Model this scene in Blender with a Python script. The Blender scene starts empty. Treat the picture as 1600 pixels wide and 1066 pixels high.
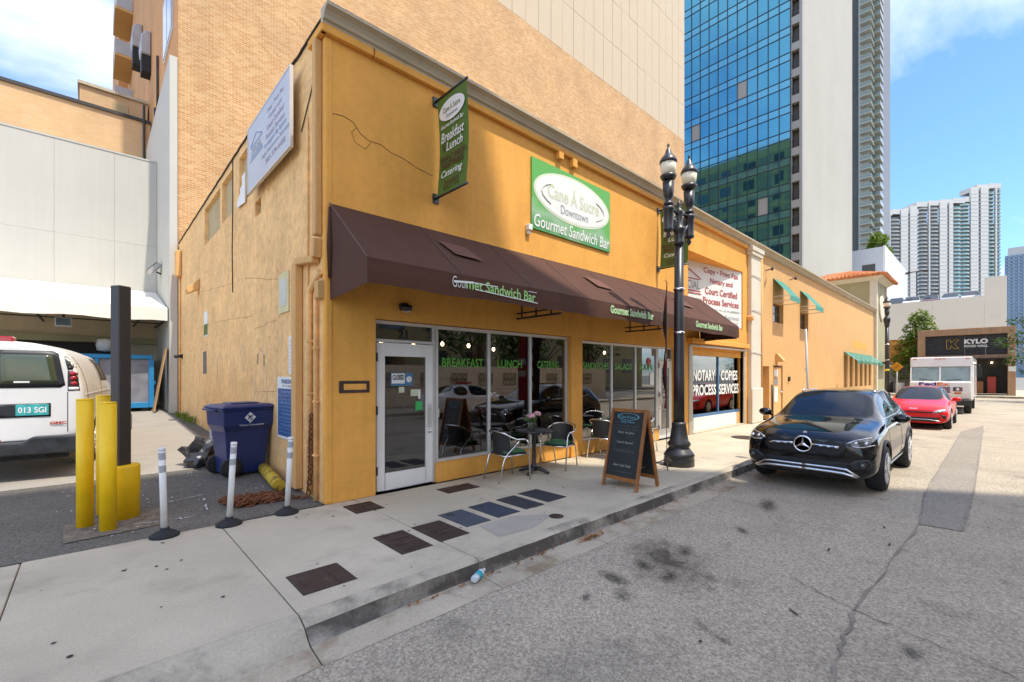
import bpy, bmesh, math, random
from mathutils import Vector, Matrix
from mathutils.bvhtree import BVHTree
rnd = random.Random(7)
R = math.radians
scene = bpy.context.scene
COL = scene.collection

# ------------------------------------------------------------------ camera
HEAD = math.atan2(755, 705)                 # heading of the lens, measured from +X (along the street)
cam_d = bpy.data.cameras.new('camera')
cam = bpy.data.objects.new('camera', cam_d); COL.objects.link(cam)
cam.location = (0, 0, 1.65)
cam.rotation_euler = (R(90), 0, HEAD - R(90))
cam_d.sensor_width = 36; cam_d.lens = 36 * 705 / 1600
cam_d.shift_y = 54 / 1600
cam_d.clip_start = 0.05; cam_d.clip_end = 5000
scene.camera = cam

# ------------------------------------------------------------------ daylight
SUN = Vector((-0.125, 1.0, -2.2)).normalized()    # the way the light travels
world = bpy.data.worlds.new('World'); scene.world = world; world.use_nodes = True
wn = world.node_tree.nodes; wl = world.node_tree.links; wn.clear()
w_out = wn.new('ShaderNodeOutputWorld'); w_bg = wn.new('ShaderNodeBackground')
sky = wn.new('ShaderNodeTexSky'); sky.sky_type = 'NISHITA'; sky.sun_disc = False
sky.sun_elevation = math.asin(-SUN.z); sky.sun_rotation = math.atan2(-SUN.x, -SUN.y)
sky.air_density = 1.0; sky.dust_density = 0.7; sky.ozone_density = 3.0
tc = wn.new('ShaderNodeTexCoord'); sep = wn.new('ShaderNodeSeparateXYZ')
wl.new(tc.outputs['Generated'], sep.inputs[0])
addz = wn.new('ShaderNodeMath'); addz.operation = 'ADD'; addz.inputs[1].default_value = 0.18
wl.new(sep.outputs['Z'], addz.inputs[0])
mx = wn.new('ShaderNodeMath'); mx.operation = 'MAXIMUM'; mx.inputs[1].default_value = 0.05
wl.new(addz.outputs[0], mx.inputs[0])
dx = wn.new('ShaderNodeMath'); dx.operation = 'DIVIDE'; wl.new(sep.outputs['X'], dx.inputs[0]); wl.new(mx.outputs[0], dx.inputs[1])
dy = wn.new('ShaderNodeMath'); dy.operation = 'DIVIDE'; wl.new(sep.outputs['Y'], dy.inputs[0]); wl.new(mx.outputs[0], dy.inputs[1])
cmb = wn.new('ShaderNodeCombineXYZ'); wl.new(dx.outputs[0], cmb.inputs[0]); wl.new(dy.outputs[0], cmb.inputs[1])
cmap = wn.new('ShaderNodeMapping'); wl.new(cmb.outputs[0], cmap.inputs[0])
cmap.inputs['Location'].default_value = (8.384, 27.49, 0.0); cmap.inputs['Scale'].default_value = (0.42, 0.6, 1)
cn = wn.new('ShaderNodeTexNoise'); cn.inputs['Scale'].default_value = 1.5; cn.inputs['Detail'].default_value = 7
cn.inputs['Roughness'].default_value = 0.55; cn.inputs['Distortion'].default_value = 0.4
wl.new(cmap.outputs[0], cn.inputs['Vector'])
cr = wn.new('ShaderNodeValToRGB'); cr.color_ramp.elements[0].position = 0.40; cr.color_ramp.elements[1].position = 0.74
cr.color_ramp.elements[0].color = (0, 0, 0, 1); cr.color_ramp.elements[1].color = (.9, .9, .9, 1)
wl.new(cn.outputs['Fac'], cr.inputs[0])
cmix = wn.new('ShaderNodeMix'); cmix.data_type = 'RGBA'
deep = wn.new('ShaderNodeMix'); deep.data_type = 'RGBA'; deep.blend_type = 'MULTIPLY'; deep.inputs[0].default_value = 1; deep.inputs[7].default_value = (.56, .72, .92, 1)
wl.new(sky.outputs[0], deep.inputs[6]); wl.new(cr.outputs[0], cmix.inputs[0]); wl.new(deep.outputs[2], cmix.inputs[6])
cmix.inputs[7].default_value = (8.6, 8.1, 7.5, 1)
wl.new(cmix.outputs[2], w_bg.inputs['Color'])
w_bg.inputs['Strength'].default_value = 0.15
wl.new(w_bg.outputs[0], w_out.inputs['Surface'])

sun_d = bpy.data.lights.new('sun', 'SUN'); sun_o = bpy.data.objects.new('sun', sun_d); COL.objects.link(sun_o)
sun_d.energy = 2.2; sun_d.angle = R(0.6); sun_d.color = (1.0, 0.93, 0.82)
sun_o.rotation_euler = SUN.to_track_quat('-Z', 'Y').to_euler(); sun_o.location = (0, -30, 60)

vs = scene.view_settings
vs.view_transform = 'Standard'; vs.look = 'None'; vs.gamma = 1; vs.use_curve_mapping = False
vs.exposure = 1.28
scene.cycles.max_bounces = 10; scene.cycles.diffuse_bounces = 5; scene.cycles.glossy_bounces = 5
scene.cycles.transparent_max_bounces = 16; scene.cycles.transmission_bounces = 8
scene.cycles.sample_clamp_indirect = 8; scene.cycles.caustics_reflective = False; scene.cycles.caustics_refractive = False
scene.cycles.use_denoising = True

# ------------------------------------------------------------------ helpers: objects
ORG = {}
def _link(name, data, parent=None):
    o = bpy.data.objects.new(name, data); COL.objects.link(o)
    if parent is not None: o.parent = parent
    return o
def tag(o, label=None, cat=None, group=None, kind=None):
    if label: o['label'] = label
    if cat: o['category'] = cat
    if group: o['group'] = group
    if kind: o['kind'] = kind
    return o
def thing(name, label, cat, loc=(0, 0, 0), rz=0.0, group=None, local=False):
    """Empty at a thing's base. local=True: parts are written in the thing's own axes."""
    o = _link(name, None); o.location = loc; o.rotation_euler = (0, 0, rz)
    o.empty_display_size = 0.2
    tag(o, label, cat, group)
    ORG[o.name] = Vector((0, 0, 0)) if local else Vector(loc)
    return o
def kids(o): return [c for c in COL.objects if c.parent == o]
def copy_tree(o, parent=None):
    c = o.copy(); COL.objects.link(c); c.parent = parent
    for ch in list(o.children): copy_tree(ch, c)
    return c

class MB:
    """collects boxes, bars, tubes, lathes, prisms; build() links them as one mesh object"""
    def __init__(s): s.v = []; s.f = []; s.m = []; s.s = []
    def add(s, vs_, fs_, mi=0, sm=False):
        n = len(s.v); s.v += [tuple(p) for p in vs_]
        for f in fs_:
            s.f.append(tuple(n + i for i in f)); s.m.append(mi); s.s.append(sm)
        return s
    def box(s, x0, y0, z0, x1, y1, z1, mi=0):
        if x0 > x1: x0, x1 = x1, x0
        if y0 > y1: y0, y1 = y1, y0
        if z0 > z1: z0, z1 = z1, z0
        v = [(x0, y0, z0), (x1, y0, z0), (x1, y1, z0), (x0, y1, z0), (x0, y0, z1), (x1, y0, z1), (x1, y1, z1), (x0, y1, z1)]
        return s.add(v, [(0, 3, 2, 1), (4, 5, 6, 7), (0, 1, 5, 4), (1, 2, 6, 5), (2, 3, 7, 6), (3, 0, 4, 7)], mi)
    def obox(s, c, ux, uy, uz, mi=0):
        c = Vector(c); ux = Vector(ux); uy = Vector(uy); uz = Vector(uz)
        v = [c + a * ux + b * uy + d * uz for d in (-1, 1) for a, b in ((-1, -1), (1, -1), (1, 1), (-1, 1))]
        return s.add(v, [(0, 3, 2, 1), (4, 5, 6, 7), (0, 1, 5, 4), (1, 2, 6, 5), (2, 3, 7, 6), (3, 0, 4, 7)], mi)
    def bar(s, p, q, w, h, up=(0, 0, 1), mi=0):
        p = Vector(p); q = Vector(q); d = (q - p); L = d.length; d.normalize()
        up = Vector(up); sd = d.cross(up)
        if sd.length < 1e-4: sd = d.cross(Vector((1, 0, 0)))
        sd.normalize(); u2 = sd.cross(d)
        return s.obox((p + q) / 2, d * (L / 2), sd * (w / 2), u2 * (h / 2), mi)
    def tube(s, pts, r, n=8, closed=False, mi=0, caps=True):
        pts = [Vector(p) for p in pts]; N = len(pts); rs = r if isinstance(r, (list, tuple)) else [r] * N
        rings = []; prev = None
        for i, p in enumerate(pts):
            a = pts[(i - 1) % N] if (closed or i > 0) else p
            b = pts[(i + 1) % N] if (closed or i < N - 1) else p
            t = (b - a)
            if t.length < 1e-9: t = Vector((0, 0, 1))
            t.normalize()
            if prev is None:
                ref = Vector((0, 0, 1)) if abs(t.z) < .9 else Vector((1, 0, 0))
                u = t.cross(ref).normalized()
            else:
                u = prev - t * prev.dot(t)
                u = u.normalized() if u.length > 1e-6 else t.orthogonal().normalized()
            prev = u; w = t.cross(u)
            rings.append([p + (u * math.cos(2 * math.pi * k / n) + w * math.sin(2 * math.pi * k / n)) * rs[i] for k in range(n)])
        v = [q for r_ in rings for q in r_]; f = []
        M = N if closed else N - 1
        for i in range(M):
            j = (i + 1) % N
            for k in range(n): f.append((i * n + k, i * n + (k + 1) % n, j * n + (k + 1) % n, j * n + k))
        s.add(v, f, mi, True)
        if caps and not closed:
            b = len(s.v) - len(v)
            s.f.append(tuple(b + k for k in range(n))[::-1]); s.m.append(mi); s.s.append(False)
            s.f.append(tuple(b + (N - 1) * n + k for k in range(n))); s.m.append(mi); s.s.append(False)
        return s
    def lathe(s, prof, c=(0, 0, 0), n=16, axis='z', mi=0, flute=0.0):
        """prof: (radius, height) pairs"""
        c = Vector(c); v = []
        for r_, h in prof:
            for k in range(n):
                a = 2 * math.pi * k / n; rr = r_ * (1 - flute * (k % 2))
                if axis == 'z': q = Vector((rr * math.cos(a), rr * math.sin(a), h))
                elif axis == 'y': q = Vector((rr * math.cos(a), h, rr * math.sin(a)))
                else: q = Vector((h, rr * math.cos(a), rr * math.sin(a)))
                v.append(c + q)
        f = []
        for i in range(len(prof) - 1):
            for k in range(n):
                q = (i * n + k, i * n + (k + 1) % n, (i + 1) * n + (k + 1) % n, (i + 1) * n + k)
                f.append(q if axis != 'y' else q[::-1])
        s.add(v, f, mi, True)
        b = len(s.v) - len(v)
        if prof[0][0] > 1e-4: s.f.append(tuple(b + k for k in range(n))[::(-1 if axis != 'y' else 1)]); s.m.append(mi); s.s.append(False)
        if prof[-1][0] > 1e-4: s.f.append(tuple(b + (len(prof) - 1) * n + k for k in range(n))[::(1 if axis != 'y' else -1)]); s.m.append(mi); s.s.append(False)
        return s
    def prism(s, poly, o, ux, uy, d, mi=0):
        """polygon in (ux,uy) at o, extruded by vector d"""
        o = Vector(o); ux = Vector(ux); uy = Vector(uy); d = Vector(d); n = len(poly)
        v = [o + ux * a + uy * b for a, b in poly]; v += [p + d for p in v]
        f = [tuple(range(n))[::-1], tuple(range(n, 2 * n))]
        if ux.cross(uy).dot(d) < 0: f = [f[0][::-1], f[1][::-1]]; f += [((i + 1) % n, i, n + i, n + (i + 1) % n) for i in range(n)]
        else: f += [(i, (i + 1) % n, n + (i + 1) % n, n + i) for i in range(n)]
        return s.add(v, f, mi)
    def quad(s, a, b, c, d, mi=0): return s.add([a, b, c, d], [(0, 1, 2, 3)], mi)
    def ball(s, c, r, nu=10, nv=6, mi=0):
        if not isinstance(r, (tuple, list)): r = (r, r, r)
        v = [(c[0], c[1], c[2] - r[2])]; f = []
        for j in range(1, nv):
            t = -math.pi / 2 + math.pi * j / nv
            for k in range(nu):
                a = 2 * math.pi * k / nu
                v.append((c[0] + r[0] * math.cos(t) * math.cos(a), c[1] + r[1] * math.cos(t) * math.sin(a), c[2] + r[2] * math.sin(t)))
        v.append((c[0], c[1], c[2] + r[2])); L = len(v) - 1
        for k in range(nu): f.append((0, 1 + (k + 1) % nu, 1 + k))
        for j in range(nv - 2):
            for k in range(nu): f.append((1 + j * nu + k, 1 + j * nu + (k + 1) % nu, 1 + (j + 1) * nu + (k + 1) % nu, 1 + (j + 1) * nu + k))
        for k in range(nu): f.append((L, 1 + (nv - 2) * nu + k, 1 + (nv - 2) * nu + (k + 1) % nu))
        return s.add(v, f, mi, True)
    def mesh(s, name, off=Vector((0, 0, 0)), bevel=0.0, seg=1):
        me = bpy.data.meshes.new(name)
        me.from_pydata([tuple(Vector(p) - off) for p in s.v], [], s.f)
        me.polygons.foreach_set('material_index', s.m); me.polygons.foreach_set('use_smooth', s.s)
        if bevel:
            bm = bmesh.new(); bm.from_mesh(me)
            bmesh.ops.remove_doubles(bm, verts=bm.verts, dist=1e-5)
            ed = [e for e in bm.edges if len(e.link_faces) == 2 and e.calc_face_angle(0) > 0.5]
            bmesh.ops.bevel(bm, geom=ed, offset=bevel, segments=seg, affect='EDGES', profile=0.5, clamp_overlap=True)
            bm.to_mesh(me); bm.free()
        me.update(); return me
    def build(s, name, mats, parent=None, label=None, cat=None, group=None, kind=None, bevel=0.0, seg=1):
        off = ORG.get(parent.name, Vector((0, 0, 0))) if parent is not None else Vector((0, 0, 0))
        me = s.mesh(name, off, bevel, seg)
        for m_ in (mats if isinstance(mats, (list, tuple)) else [mats]): me.materials.append(m_)
        o = _link(name, me, parent); ORG[o.name] = off
        return tag(o, label, cat, group, kind)
    def single(s, name, mats, label, cat, loc, group=None, bevel=0.0, seg=1):
        """a thing that is one mesh; written in world axes, origin moved to loc"""
        me = s.mesh(name, Vector(loc), bevel, seg)
        for m_ in (mats if isinstance(mats, (list, tuple)) else [mats]): me.materials.append(m_)
        o = _link(name, me); o.location = loc; ORG[o.name] = Vector(loc)
        return tag(o, label, cat, group)

def BX(*a): return MB().box(*a)

# ------------------------------------------------------------------ helpers: materials
def lin(c):
    c = c.lstrip('#'); v = [int(c[i:i + 2], 16) / 255 for i in (0, 2, 4)]
    return tuple((x / 12.92 if x <= .04045 else ((x + .055) / 1.055) ** 2.4) for x in v)
MATS = {}
def mat(name, col, rough=.6, metal=0.0, var=.10, scale=2.0, fine=.0, fscale=60.0, bump=0.0, bscale=40.0, spec=.5, coat=0.0,
        streak=0.0, stain=None, stain_amt=0.0, stain_scale=1.0, stain_pos=.55, emit=None, es=0.0, rvar=0.0, sheen=0.0):
    if isinstance(col, str): col = lin(col)
    m = bpy.data.materials.new(name); m.use_nodes = True; nt = m.node_tree; N = nt.nodes; L = nt.links
    b = N['Principled BSDF']
    b.inputs['Base Color'].default_value = (*col, 1); b.inputs['Roughness'].default_value = rough
    b.inputs['Metallic'].default_value = metal; b.inputs['Specular IOR Level'].default_value = spec
    b.inputs['Coat Weight'].default_value = coat; b.inputs['Coat Roughness'].default_value = .03
    if sheen: b.inputs['Sheen Weight'].default_value = sheen
    if emit:
        b.inputs['Emission Color'].default_value = (*emit, 1); b.inputs['Emission Strength'].default_value = es
    if var or fine or bump or streak or stain_amt or rvar:
        t = N.new('ShaderNodeTexCoord')
        def noise(sc, det=5, vec=None, rough_=.6):
            n = N.new('ShaderNodeTexNoise'); n.inputs['Scale'].default_value = sc; n.inputs['Detail'].default_value = det
            n.inputs['Roughness'].default_value = rough_; L.new(vec or t.outputs['Object'], n.inputs['Vector']); return n
        cur = None
        def mul(prev, fac_socket, lo, hi):
            mr = N.new('ShaderNodeMapRange'); mr.inputs['From Min'].default_value = .3; mr.inputs['From Max'].default_value = .7
            mr.inputs['To Min'].default_value = lo; mr.inputs['To Max'].default_value = hi
            L.new(fac_socket, mr.inputs['Value'])
            mm = N.new('ShaderNodeMix'); mm.data_type = 'RGBA'; mm.blend_type = 'MULTIPLY'; mm.inputs[0].default_value = 1
            if prev is None: mm.inputs[6].default_value = (*col, 1)
            else: L.new(prev, mm.inputs[6])
            L.new(mr.outputs[0], mm.inputs[7]); return mm.outputs[2]
        if var: cur = mul(cur, noise(scale, 6).outputs['Fac'], 1 - var, 1 + var)
        if fine: cur = mul(cur, noise(fscale, 3, rough_=.7).outputs['Fac'], 1 - fine, 1 + fine)
        if streak:
            mp = N.new('ShaderNodeMapping'); mp.inputs['Scale'].default_value = (6, 6, .35); L.new(t.outputs['Object'], mp.inputs[0])
            cur = mul(cur, noise(1.2, 5, mp.outputs[0]).outputs['Fac'], 1 - streak, 1 + streak * .6)
        if stain_amt:
            n = noise(stain_scale, 8, rough_=.65); rp = N.new('ShaderNodeValToRGB')
            rp.color_ramp.elements[0].position = stain_pos; rp.color_ramp.elements[1].position = min(.99, stain_pos + .16)
            L.new(n.outputs['Fac'], rp.inputs[0])
            sc_ = N.new('ShaderNodeMath'); sc_.operation = 'MULTIPLY'; sc_.inputs[1].default_value = stain_amt; L.new(rp.outputs[0], sc_.inputs[0])
            mm = N.new('ShaderNodeMix'); mm.data_type = 'RGBA'; L.new(sc_.outputs[0], mm.inputs[0])
            if cur is None: mm.inputs[6].default_value = (*col, 1)
            else: L.new(cur, mm.inputs[6])
            mm.inputs[7].default_value = (*(lin(stain) if isinstance(stain, str) else stain), 1); cur = mm.outputs[2]
        if cur is not None: L.new(cur, b.inputs['Base Color'])
        if rvar:
            mr = N.new('ShaderNodeMapRange'); mr.inputs['To Min'].default_value = max(0, rough - rvar); mr.inputs['To Max'].default_value = min(1, rough + rvar)
            L.new(noise(scale * 3, 4).outputs['Fac'], mr.inputs['Value']); L.new(mr.outputs[0], b.inputs['Roughness'])
        if bump:
            bp = N.new('ShaderNodeBump'); bp.inputs['Strength'].default_value = bump; bp.inputs['Distance'].default_value = .02
            L.new(noise(bscale, 6, rough_=.65).outputs['Fac'], bp.inputs['Height']); L.new(bp.outputs[0], b.inputs['Normal'])
    MATS[name] = m
    return m

def glass(name, tint, refl=.12, rough=0.0, density=1.0, grime=0.0):
    """thin sheet of glass: mirror by angle over a tinted see-through sheet"""
    m = bpy.data.materials.new(name); m.use_nodes = True; nt = m.node_tree; N = nt.nodes; L = nt.links; N.clear()
    out = N.new('ShaderNodeOutputMaterial'); mix = N.new('ShaderNodeMixShader'); tr = N.new('ShaderNodeBsdfTransparent'); gl = N.new('ShaderNodeBsdfGlossy')
    tr.inputs[0].default_value = (*tint, 1); gl.inputs['Roughness'].default_value = rough; gl.inputs['Color'].default_value = (1, 1, 1, 1)
    fr = N.new('ShaderNodeFresnel'); fr.inputs[0].default_value = 1.5
    mr = N.new('ShaderNodeMapRange'); mr.inputs['From Min'].default_value = .04; mr.inputs['From Max'].default_value = 1
    mr.inputs['To Min'].default_value = refl; mr.inputs['To Max'].default_value = 1
    L.new(fr.outputs[0], mr.inputs['Value']); L.new(mr.outputs[0], mix.inputs[0]); L.new(tr.outputs[0], mix.inputs[1]); L.new(gl.outputs[0], mix.inputs[2])
    L.new(mix.outputs[0], out.inputs['Surface']); MATS[name] = m
    return m

def asphalt(name, col, dark, patches=.5, speck=.35, oil=0.0):
    m = mat(name, col, rough=.9, var=.10, scale=.7, fine=.16, fscale=35, bump=.55, bscale=110, stain=dark, stain_amt=patches, stain_scale=.45, stain_pos=.52)
    nt = m.node_tree; N = nt.nodes; L = nt.links; b = N['Principled BSDF']
    prev = b.inputs['Base Color'].links[0].from_socket
    t = N.new('ShaderNodeTexCoord'); v = N.new('ShaderNodeTexVoronoi'); v.inputs['Scale'].default_value = 75; L.new(t.outputs['Object'], v.inputs['Vector'])
    mr = N.new('ShaderNodeMapRange'); mr.inputs['From Min'].default_value = 0; mr.inputs['From Max'].default_value = 1
    mr.inputs['To Min'].default_value = 1 - speck; mr.inputs['To Max'].default_value = 1 + speck
    L.new(v.outputs['Color'], mr.inputs['Value'])
    mm = N.new('ShaderNodeMix'); mm.data_type = 'RGBA'; mm.blend_type = 'MULTIPLY'; mm.inputs[0].default_value = 1
    L.new(prev, mm.inputs[6]); L.new(mr.outputs[0], mm.inputs[7])
    cur = mm.outputs[2]
    if oil:
        n = N.new('ShaderNodeTexNoise'); n.inputs['Scale'].default_value = 1.7; n.inputs['Detail'].default_value = 6; L.new(t.outputs['Object'], n.inputs['Vector'])
        rp = N.new('ShaderNodeValToRGB'); rp.color_ramp.elements[0].position = .63; rp.color_ramp.elements[1].position = .74; L.new(n.outputs['Fac'], rp.inputs[0])
        sc_ = N.new('ShaderNodeMath'); sc_.operation = 'MULTIPLY'; sc_.inputs[1].default_value = oil; L.new(rp.outputs[0], sc_.inputs[0])
        m2 = N.new('ShaderNodeMix'); m2.data_type = 'RGBA'; L.new(sc_.outputs[0], m2.inputs[0]); L.new(cur, m2.inputs[6]); m2.inputs[7].default_value = (.035, .032, .028, 1); cur = m2.outputs[2]
    L.new(cur, b.inputs['Base Color'])
    return m

def brick_mat(name, c1, c2, mortar, bw=.21, bh=.075, axis='xz'):
    m = mat(name, c1, rough=.85, var=0, bump=0)
    nt = m.node_tree; N = nt.nodes; L = nt.links; b = N['Principled BSDF']
    t = N.new('ShaderNodeTexCoord'); sp = N.new('ShaderNodeSeparateXYZ'); cb = N.new('ShaderNodeCombineXYZ'); L.new(t.outputs['Object'], sp.inputs[0])
    L.new(sp.outputs['X' if axis == 'xz' else 'Y'], cb.inputs[0]); L.new(sp.outputs['Z'], cb.inputs[1])
    br = N.new('ShaderNodeTexBrick'); L.new(cb.outputs[0], br.inputs['Vector'])
    br.inputs['Color1'].default_value = (*lin(c1), 1); br.inputs['Color2'].default_value = (*lin(c2), 1); br.inputs['Mortar'].default_value = (*lin(mortar), 1)
    br.inputs['Scale'].default_value = 1; br.inputs['Brick Width'].default_value = bw; br.inputs['Row Height'].default_value = bh
    br.inputs['Mortar Size'].default_value = .008; br.inputs['Mortar Smooth'].default_value = .3; br.inputs['Bias'].default_value = -.1
    n = N.new('ShaderNodeTexNoise'); n.inputs['Scale'].default_value = .5; n.inputs['Detail'].default_value = 8; L.new(t.outputs['Object'], n.inputs['Vector'])
    mr = N.new('ShaderNodeMapRange'); mr.inputs['From Min'].default_value = .3; mr.inputs['From Max'].default_value = .7; mr.inputs['To Min'].default_value = .86; mr.inputs['To Max'].default_value = 1.12
    L.new(n.outputs['Fac'], mr.inputs['Value'])
    mm = N.new('ShaderNodeMix'); mm.data_type = 'RGBA'; mm.blend_type = 'MULTIPLY'; mm.inputs[0].default_value = 1
    L.new(br.outputs['Color'], mm.inputs[6]); L.new(mr.outputs[0], mm.inputs[7]); L.new(mm.outputs[2], b.inputs['Base Color'])
    bp = N.new('ShaderNodeBump'); bp.inputs['Strength'].default_value = .6; bp.inputs['Distance'].default_value = .01; bp.invert = True
    L.new(br.outputs['Fac'], bp.inputs['Height']); L.new(bp.outputs[0], b.inputs['Normal'])
    return m

def leaf_mat(name, col, col2):
    m = bpy.data.materials.new(name); m.use_nodes = True; nt = m.node_tree; N = nt.nodes; L = nt.links
    b = N['Principled BSDF']; b.inputs['Roughness'].default_value = .5; b.inputs['Specular IOR Level'].default_value = .3
    oi = N.new('ShaderNodeNewGeometry'); mx_ = N.new('ShaderNodeMix'); mx_.data_type = 'RGBA'
    L.new(oi.outputs['Random Per Island'], mx_.inputs[0]); mx_.inputs[6].default_value = (*lin(col), 1); mx_.inputs[7].default_value = (*lin(col2), 1)
    L.new(mx_.outputs[2], b.inputs['Base Color'])
    tr = N.new('ShaderNodeBsdfTranslucent'); L.new(mx_.outputs[2], tr.inputs[0]); ms = N.new('ShaderNodeMixShader'); ms.inputs[0].default_value = .3
    L.new(b.outputs[0], ms.inputs[1]); L.new(tr.outputs[0], ms.inputs[2]); L.new(ms.outputs[0], N['Material Output'].inputs['Surface'])
    return m

# ------------------------------------------------------------------ helpers: lettering
_TXT = {}
def text2d(s, bold=0.0, shear=0.0, spacing=1.0):
    key = (s, bold, shear, spacing)
    if key not in _TXT:
        cu = bpy.data.curves.new('lettering', 'FONT'); cu.body = s; cu.size = 1.0; cu.offset = bold; cu.shear = shear; cu.space_character = spacing
        cu.resolution_u = 3; cu.fill_mode = 'FRONT'
        ob = bpy.data.objects.new('lettering', cu); COL.objects.link(ob)
        dg = bpy.context.evaluated_depsgraph_get(); me = bpy.data.meshes.new_from_object(ob.evaluated_get(dg))
        v = [(p.co.x, p.co.y) for p in me.vertices]; f = [tuple(p.vertices) for p in me.polygons]
        bpy.data.objects.remove(ob); bpy.data.curves.remove(cu); bpy.data.meshes.remove(me)
        _TXT[key] = (v, f)
    return _TXT[key]
def put_text(mb, s, o, ux, uy, width=None, height=None, bold=.012, shear=0.0, spacing=1.0, align='c', mi=0, lift=.004, fn=None, thick=0.0):
    """lettering in the plane (ux,uy) round point o; width/height in metres of the ink box"""
    v, f = text2d(s, bold, shear, spacing)
    if not v: return mb
    xs = [p[0] for p in v]; ys = [p[1] for p in v]; x0, x1, y0, y1 = min(xs), max(xs), min(ys), max(ys)
    w = x1 - x0; h = y1 - y0
    if width and height: sx = width / w; sy = height / h
    elif width: sx = sy = width / w
    else: sx = sy = height / h
    ax = {'c': (x0 + x1) / 2, 'l': x0, 'r': x1}[align]; ay = (y0 + y1) / 2
    o = Vector(o); ux = Vector(ux).normalized(); uy = Vector(uy).normalized(); n = ux.cross(uy)
    pts = []
    for a, b in v:
        a = (a - ax) * sx; b = (b - ay) * sy
        if fn: pts.append(fn(a, b))
        else: pts.append(o + ux * a + uy * b + n * lift)
    mb.add(pts, f, mi)
    return mb
def ellipse(mb, o, ux, uy, a, b, n=32, mi=0, lift=.003, ring=None):
    o = Vector(o); ux = Vector(ux).normalized(); uy = Vector(uy).normalized(); nn = ux.cross(uy)
    if ring is None:
        mb.add([o + ux * a * math.cos(2 * math.pi * k / n) + uy * b * math.sin(2 * math.pi * k / n) + nn * lift for k in range(n)], [tuple(range(n))], mi)
    else:
        v = []
        for k in range(n):
            c, s_ = math.cos(2 * math.pi * k / n), math.sin(2 * math.pi * k / n)
            v += [o + ux * a * c + uy * b * s_ + nn * lift, o + ux * (a - ring) * c + uy * (b - ring) * s_ + nn * lift]
        mb.add(v, [(2 * k, (2 * k + 2) % (2 * n), (2 * k + 3) % (2 * n), 2 * k + 1) for k in range(n)], mi)
    return mb

def wall_cells(mb, o, ux, uy, W, H, openings, depth, inward, mi=0, ri=None):
    """a wall face W x H at o with rectangular openings (a0,b0,a1,b1) and reveals of the given depth along inward"""
    o = Vector(o); ux = Vector(ux); uy = Vector(uy); d = Vector(inward) * depth
    if ri is None: ri = mi
    xs = sorted({0, W, *[q for p in openings for q in (p[0], p[2])]}); ys = sorted({0, H, *[q for p in openings for q in (p[1], p[3])]})
    P = lambda a, b: o + ux * a + uy * b
    for i in range(len(xs) - 1):
        for j in range(len(ys) - 1):
            cx, cy = (xs[i] + xs[i + 1]) / 2, (ys[j] + ys[j + 1]) / 2
            if any(p[0] < cx < p[2] and p[1] < cy < p[3] for p in openings): continue
            a, b, c, e = P(xs[i], ys[j]), P(xs[i + 1], ys[j]), P(xs[i + 1], ys[j + 1]), P(xs[i], ys[j + 1])
            mb.quad(a, b, c, e, mi)
    for x0, y0, x1, y1 in openings:
        c = [P(x0, y0), P(x1, y0), P(x1, y1), P(x0, y1)]
        for k in range(4):
            if k == 0 and y0 <= 0: continue
            a, b = c[k], c[(k + 1) % 4]; mb.quad(b, a, a + d, b + d, ri)
    return mb
# ------------------------------------------------------------------ materials
m_orange = mat('orange_stucco', (.80, .385, .072), rough=.88, var=.09, scale=.8, fine=.05, fscale=9, bump=.30, bscale=26, streak=.05, stain=(.60, .265, .05), stain_amt=.5, stain_scale=.6, stain_pos=.54)
m_orange2 = mat('apricot_stucco', (.66, .385, .145), rough=.85, var=.05, scale=.8, fine=.04, fscale=12, bump=.22, bscale=26, streak=.05, stain=(.56, .32, .11), stain_amt=.4, stain_scale=.5, stain_pos=.56)
m_peach = mat('faded_peach_stucco', (.84, .52, .22), rough=.9, var=.13, scale=1.3, fine=.16, fscale=7, bump=1.0, bscale=7, streak=.04, stain=(.60, .34, .135), stain_amt=.6, stain_scale=.9, stain_pos=.55)
m_infill = mat('infill_render', (.47, .36, .19), rough=.9, var=.10, scale=2, bump=.2)
m_cornice = mat('cornice_plaster', (.50, .43, .31), rough=.8, var=.10, scale=1.5, streak=.05, fine=.06, bump=.1, stain=(.28, .23, .16), stain_amt=.5, stain_scale=1.6, stain_pos=.58)
m_cream = mat('cream_paint', (.66, .60, .48), rough=.75, var=.06, scale=1.2, streak=.04, bump=.06)
m_white = mat('white_paint', (.78, .76, .71), rough=.6, var=.05, scale=2, streak=.03)
m_whitewall = mat('white_wall_paint', (.49, .475, .42), rough=.85, var=.05, scale=.35, bump=.15, bscale=20, streak=.03, stain=(.42, .39, .33), stain_amt=.3, stain_scale=.4, stain_pos=.6)
m_alu = mat('aluminium_frame', (.62, .60, .56), rough=.42, metal=.25, var=.05, scale=4)
m_steel = mat('brushed_aluminium', (.72, .72, .72), rough=.22, metal=1.0, var=.05, scale=12)
m_chrome = mat('chrome', (.85, .85, .86), rough=.08, metal=1.0, var=0)
m_black = mat('black_iron', (.022, .022, .024), rough=.38, var=.2, scale=14, spec=.6)
m_blackmatt = mat('black_matt', (.015, .015, .015), rough=.7, var=.1)
m_rubber = mat('tyre_rubber', (.020, .020, .021), rough=.8, var=.15, scale=10)
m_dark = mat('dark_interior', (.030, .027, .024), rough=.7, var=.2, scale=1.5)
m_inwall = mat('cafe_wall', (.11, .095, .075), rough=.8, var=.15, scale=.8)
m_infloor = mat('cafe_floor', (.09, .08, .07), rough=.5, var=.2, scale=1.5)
m_brown = mat('brown_awning_cloth', (.072, .026, .0125), rough=.9, var=.10, scale=2.5, fine=.06, fscale=90, bump=.08, bscale=140, stain=(.092, .036, .02), stain_amt=.6, stain_scale=1.1, stain_pos=.60)
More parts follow.
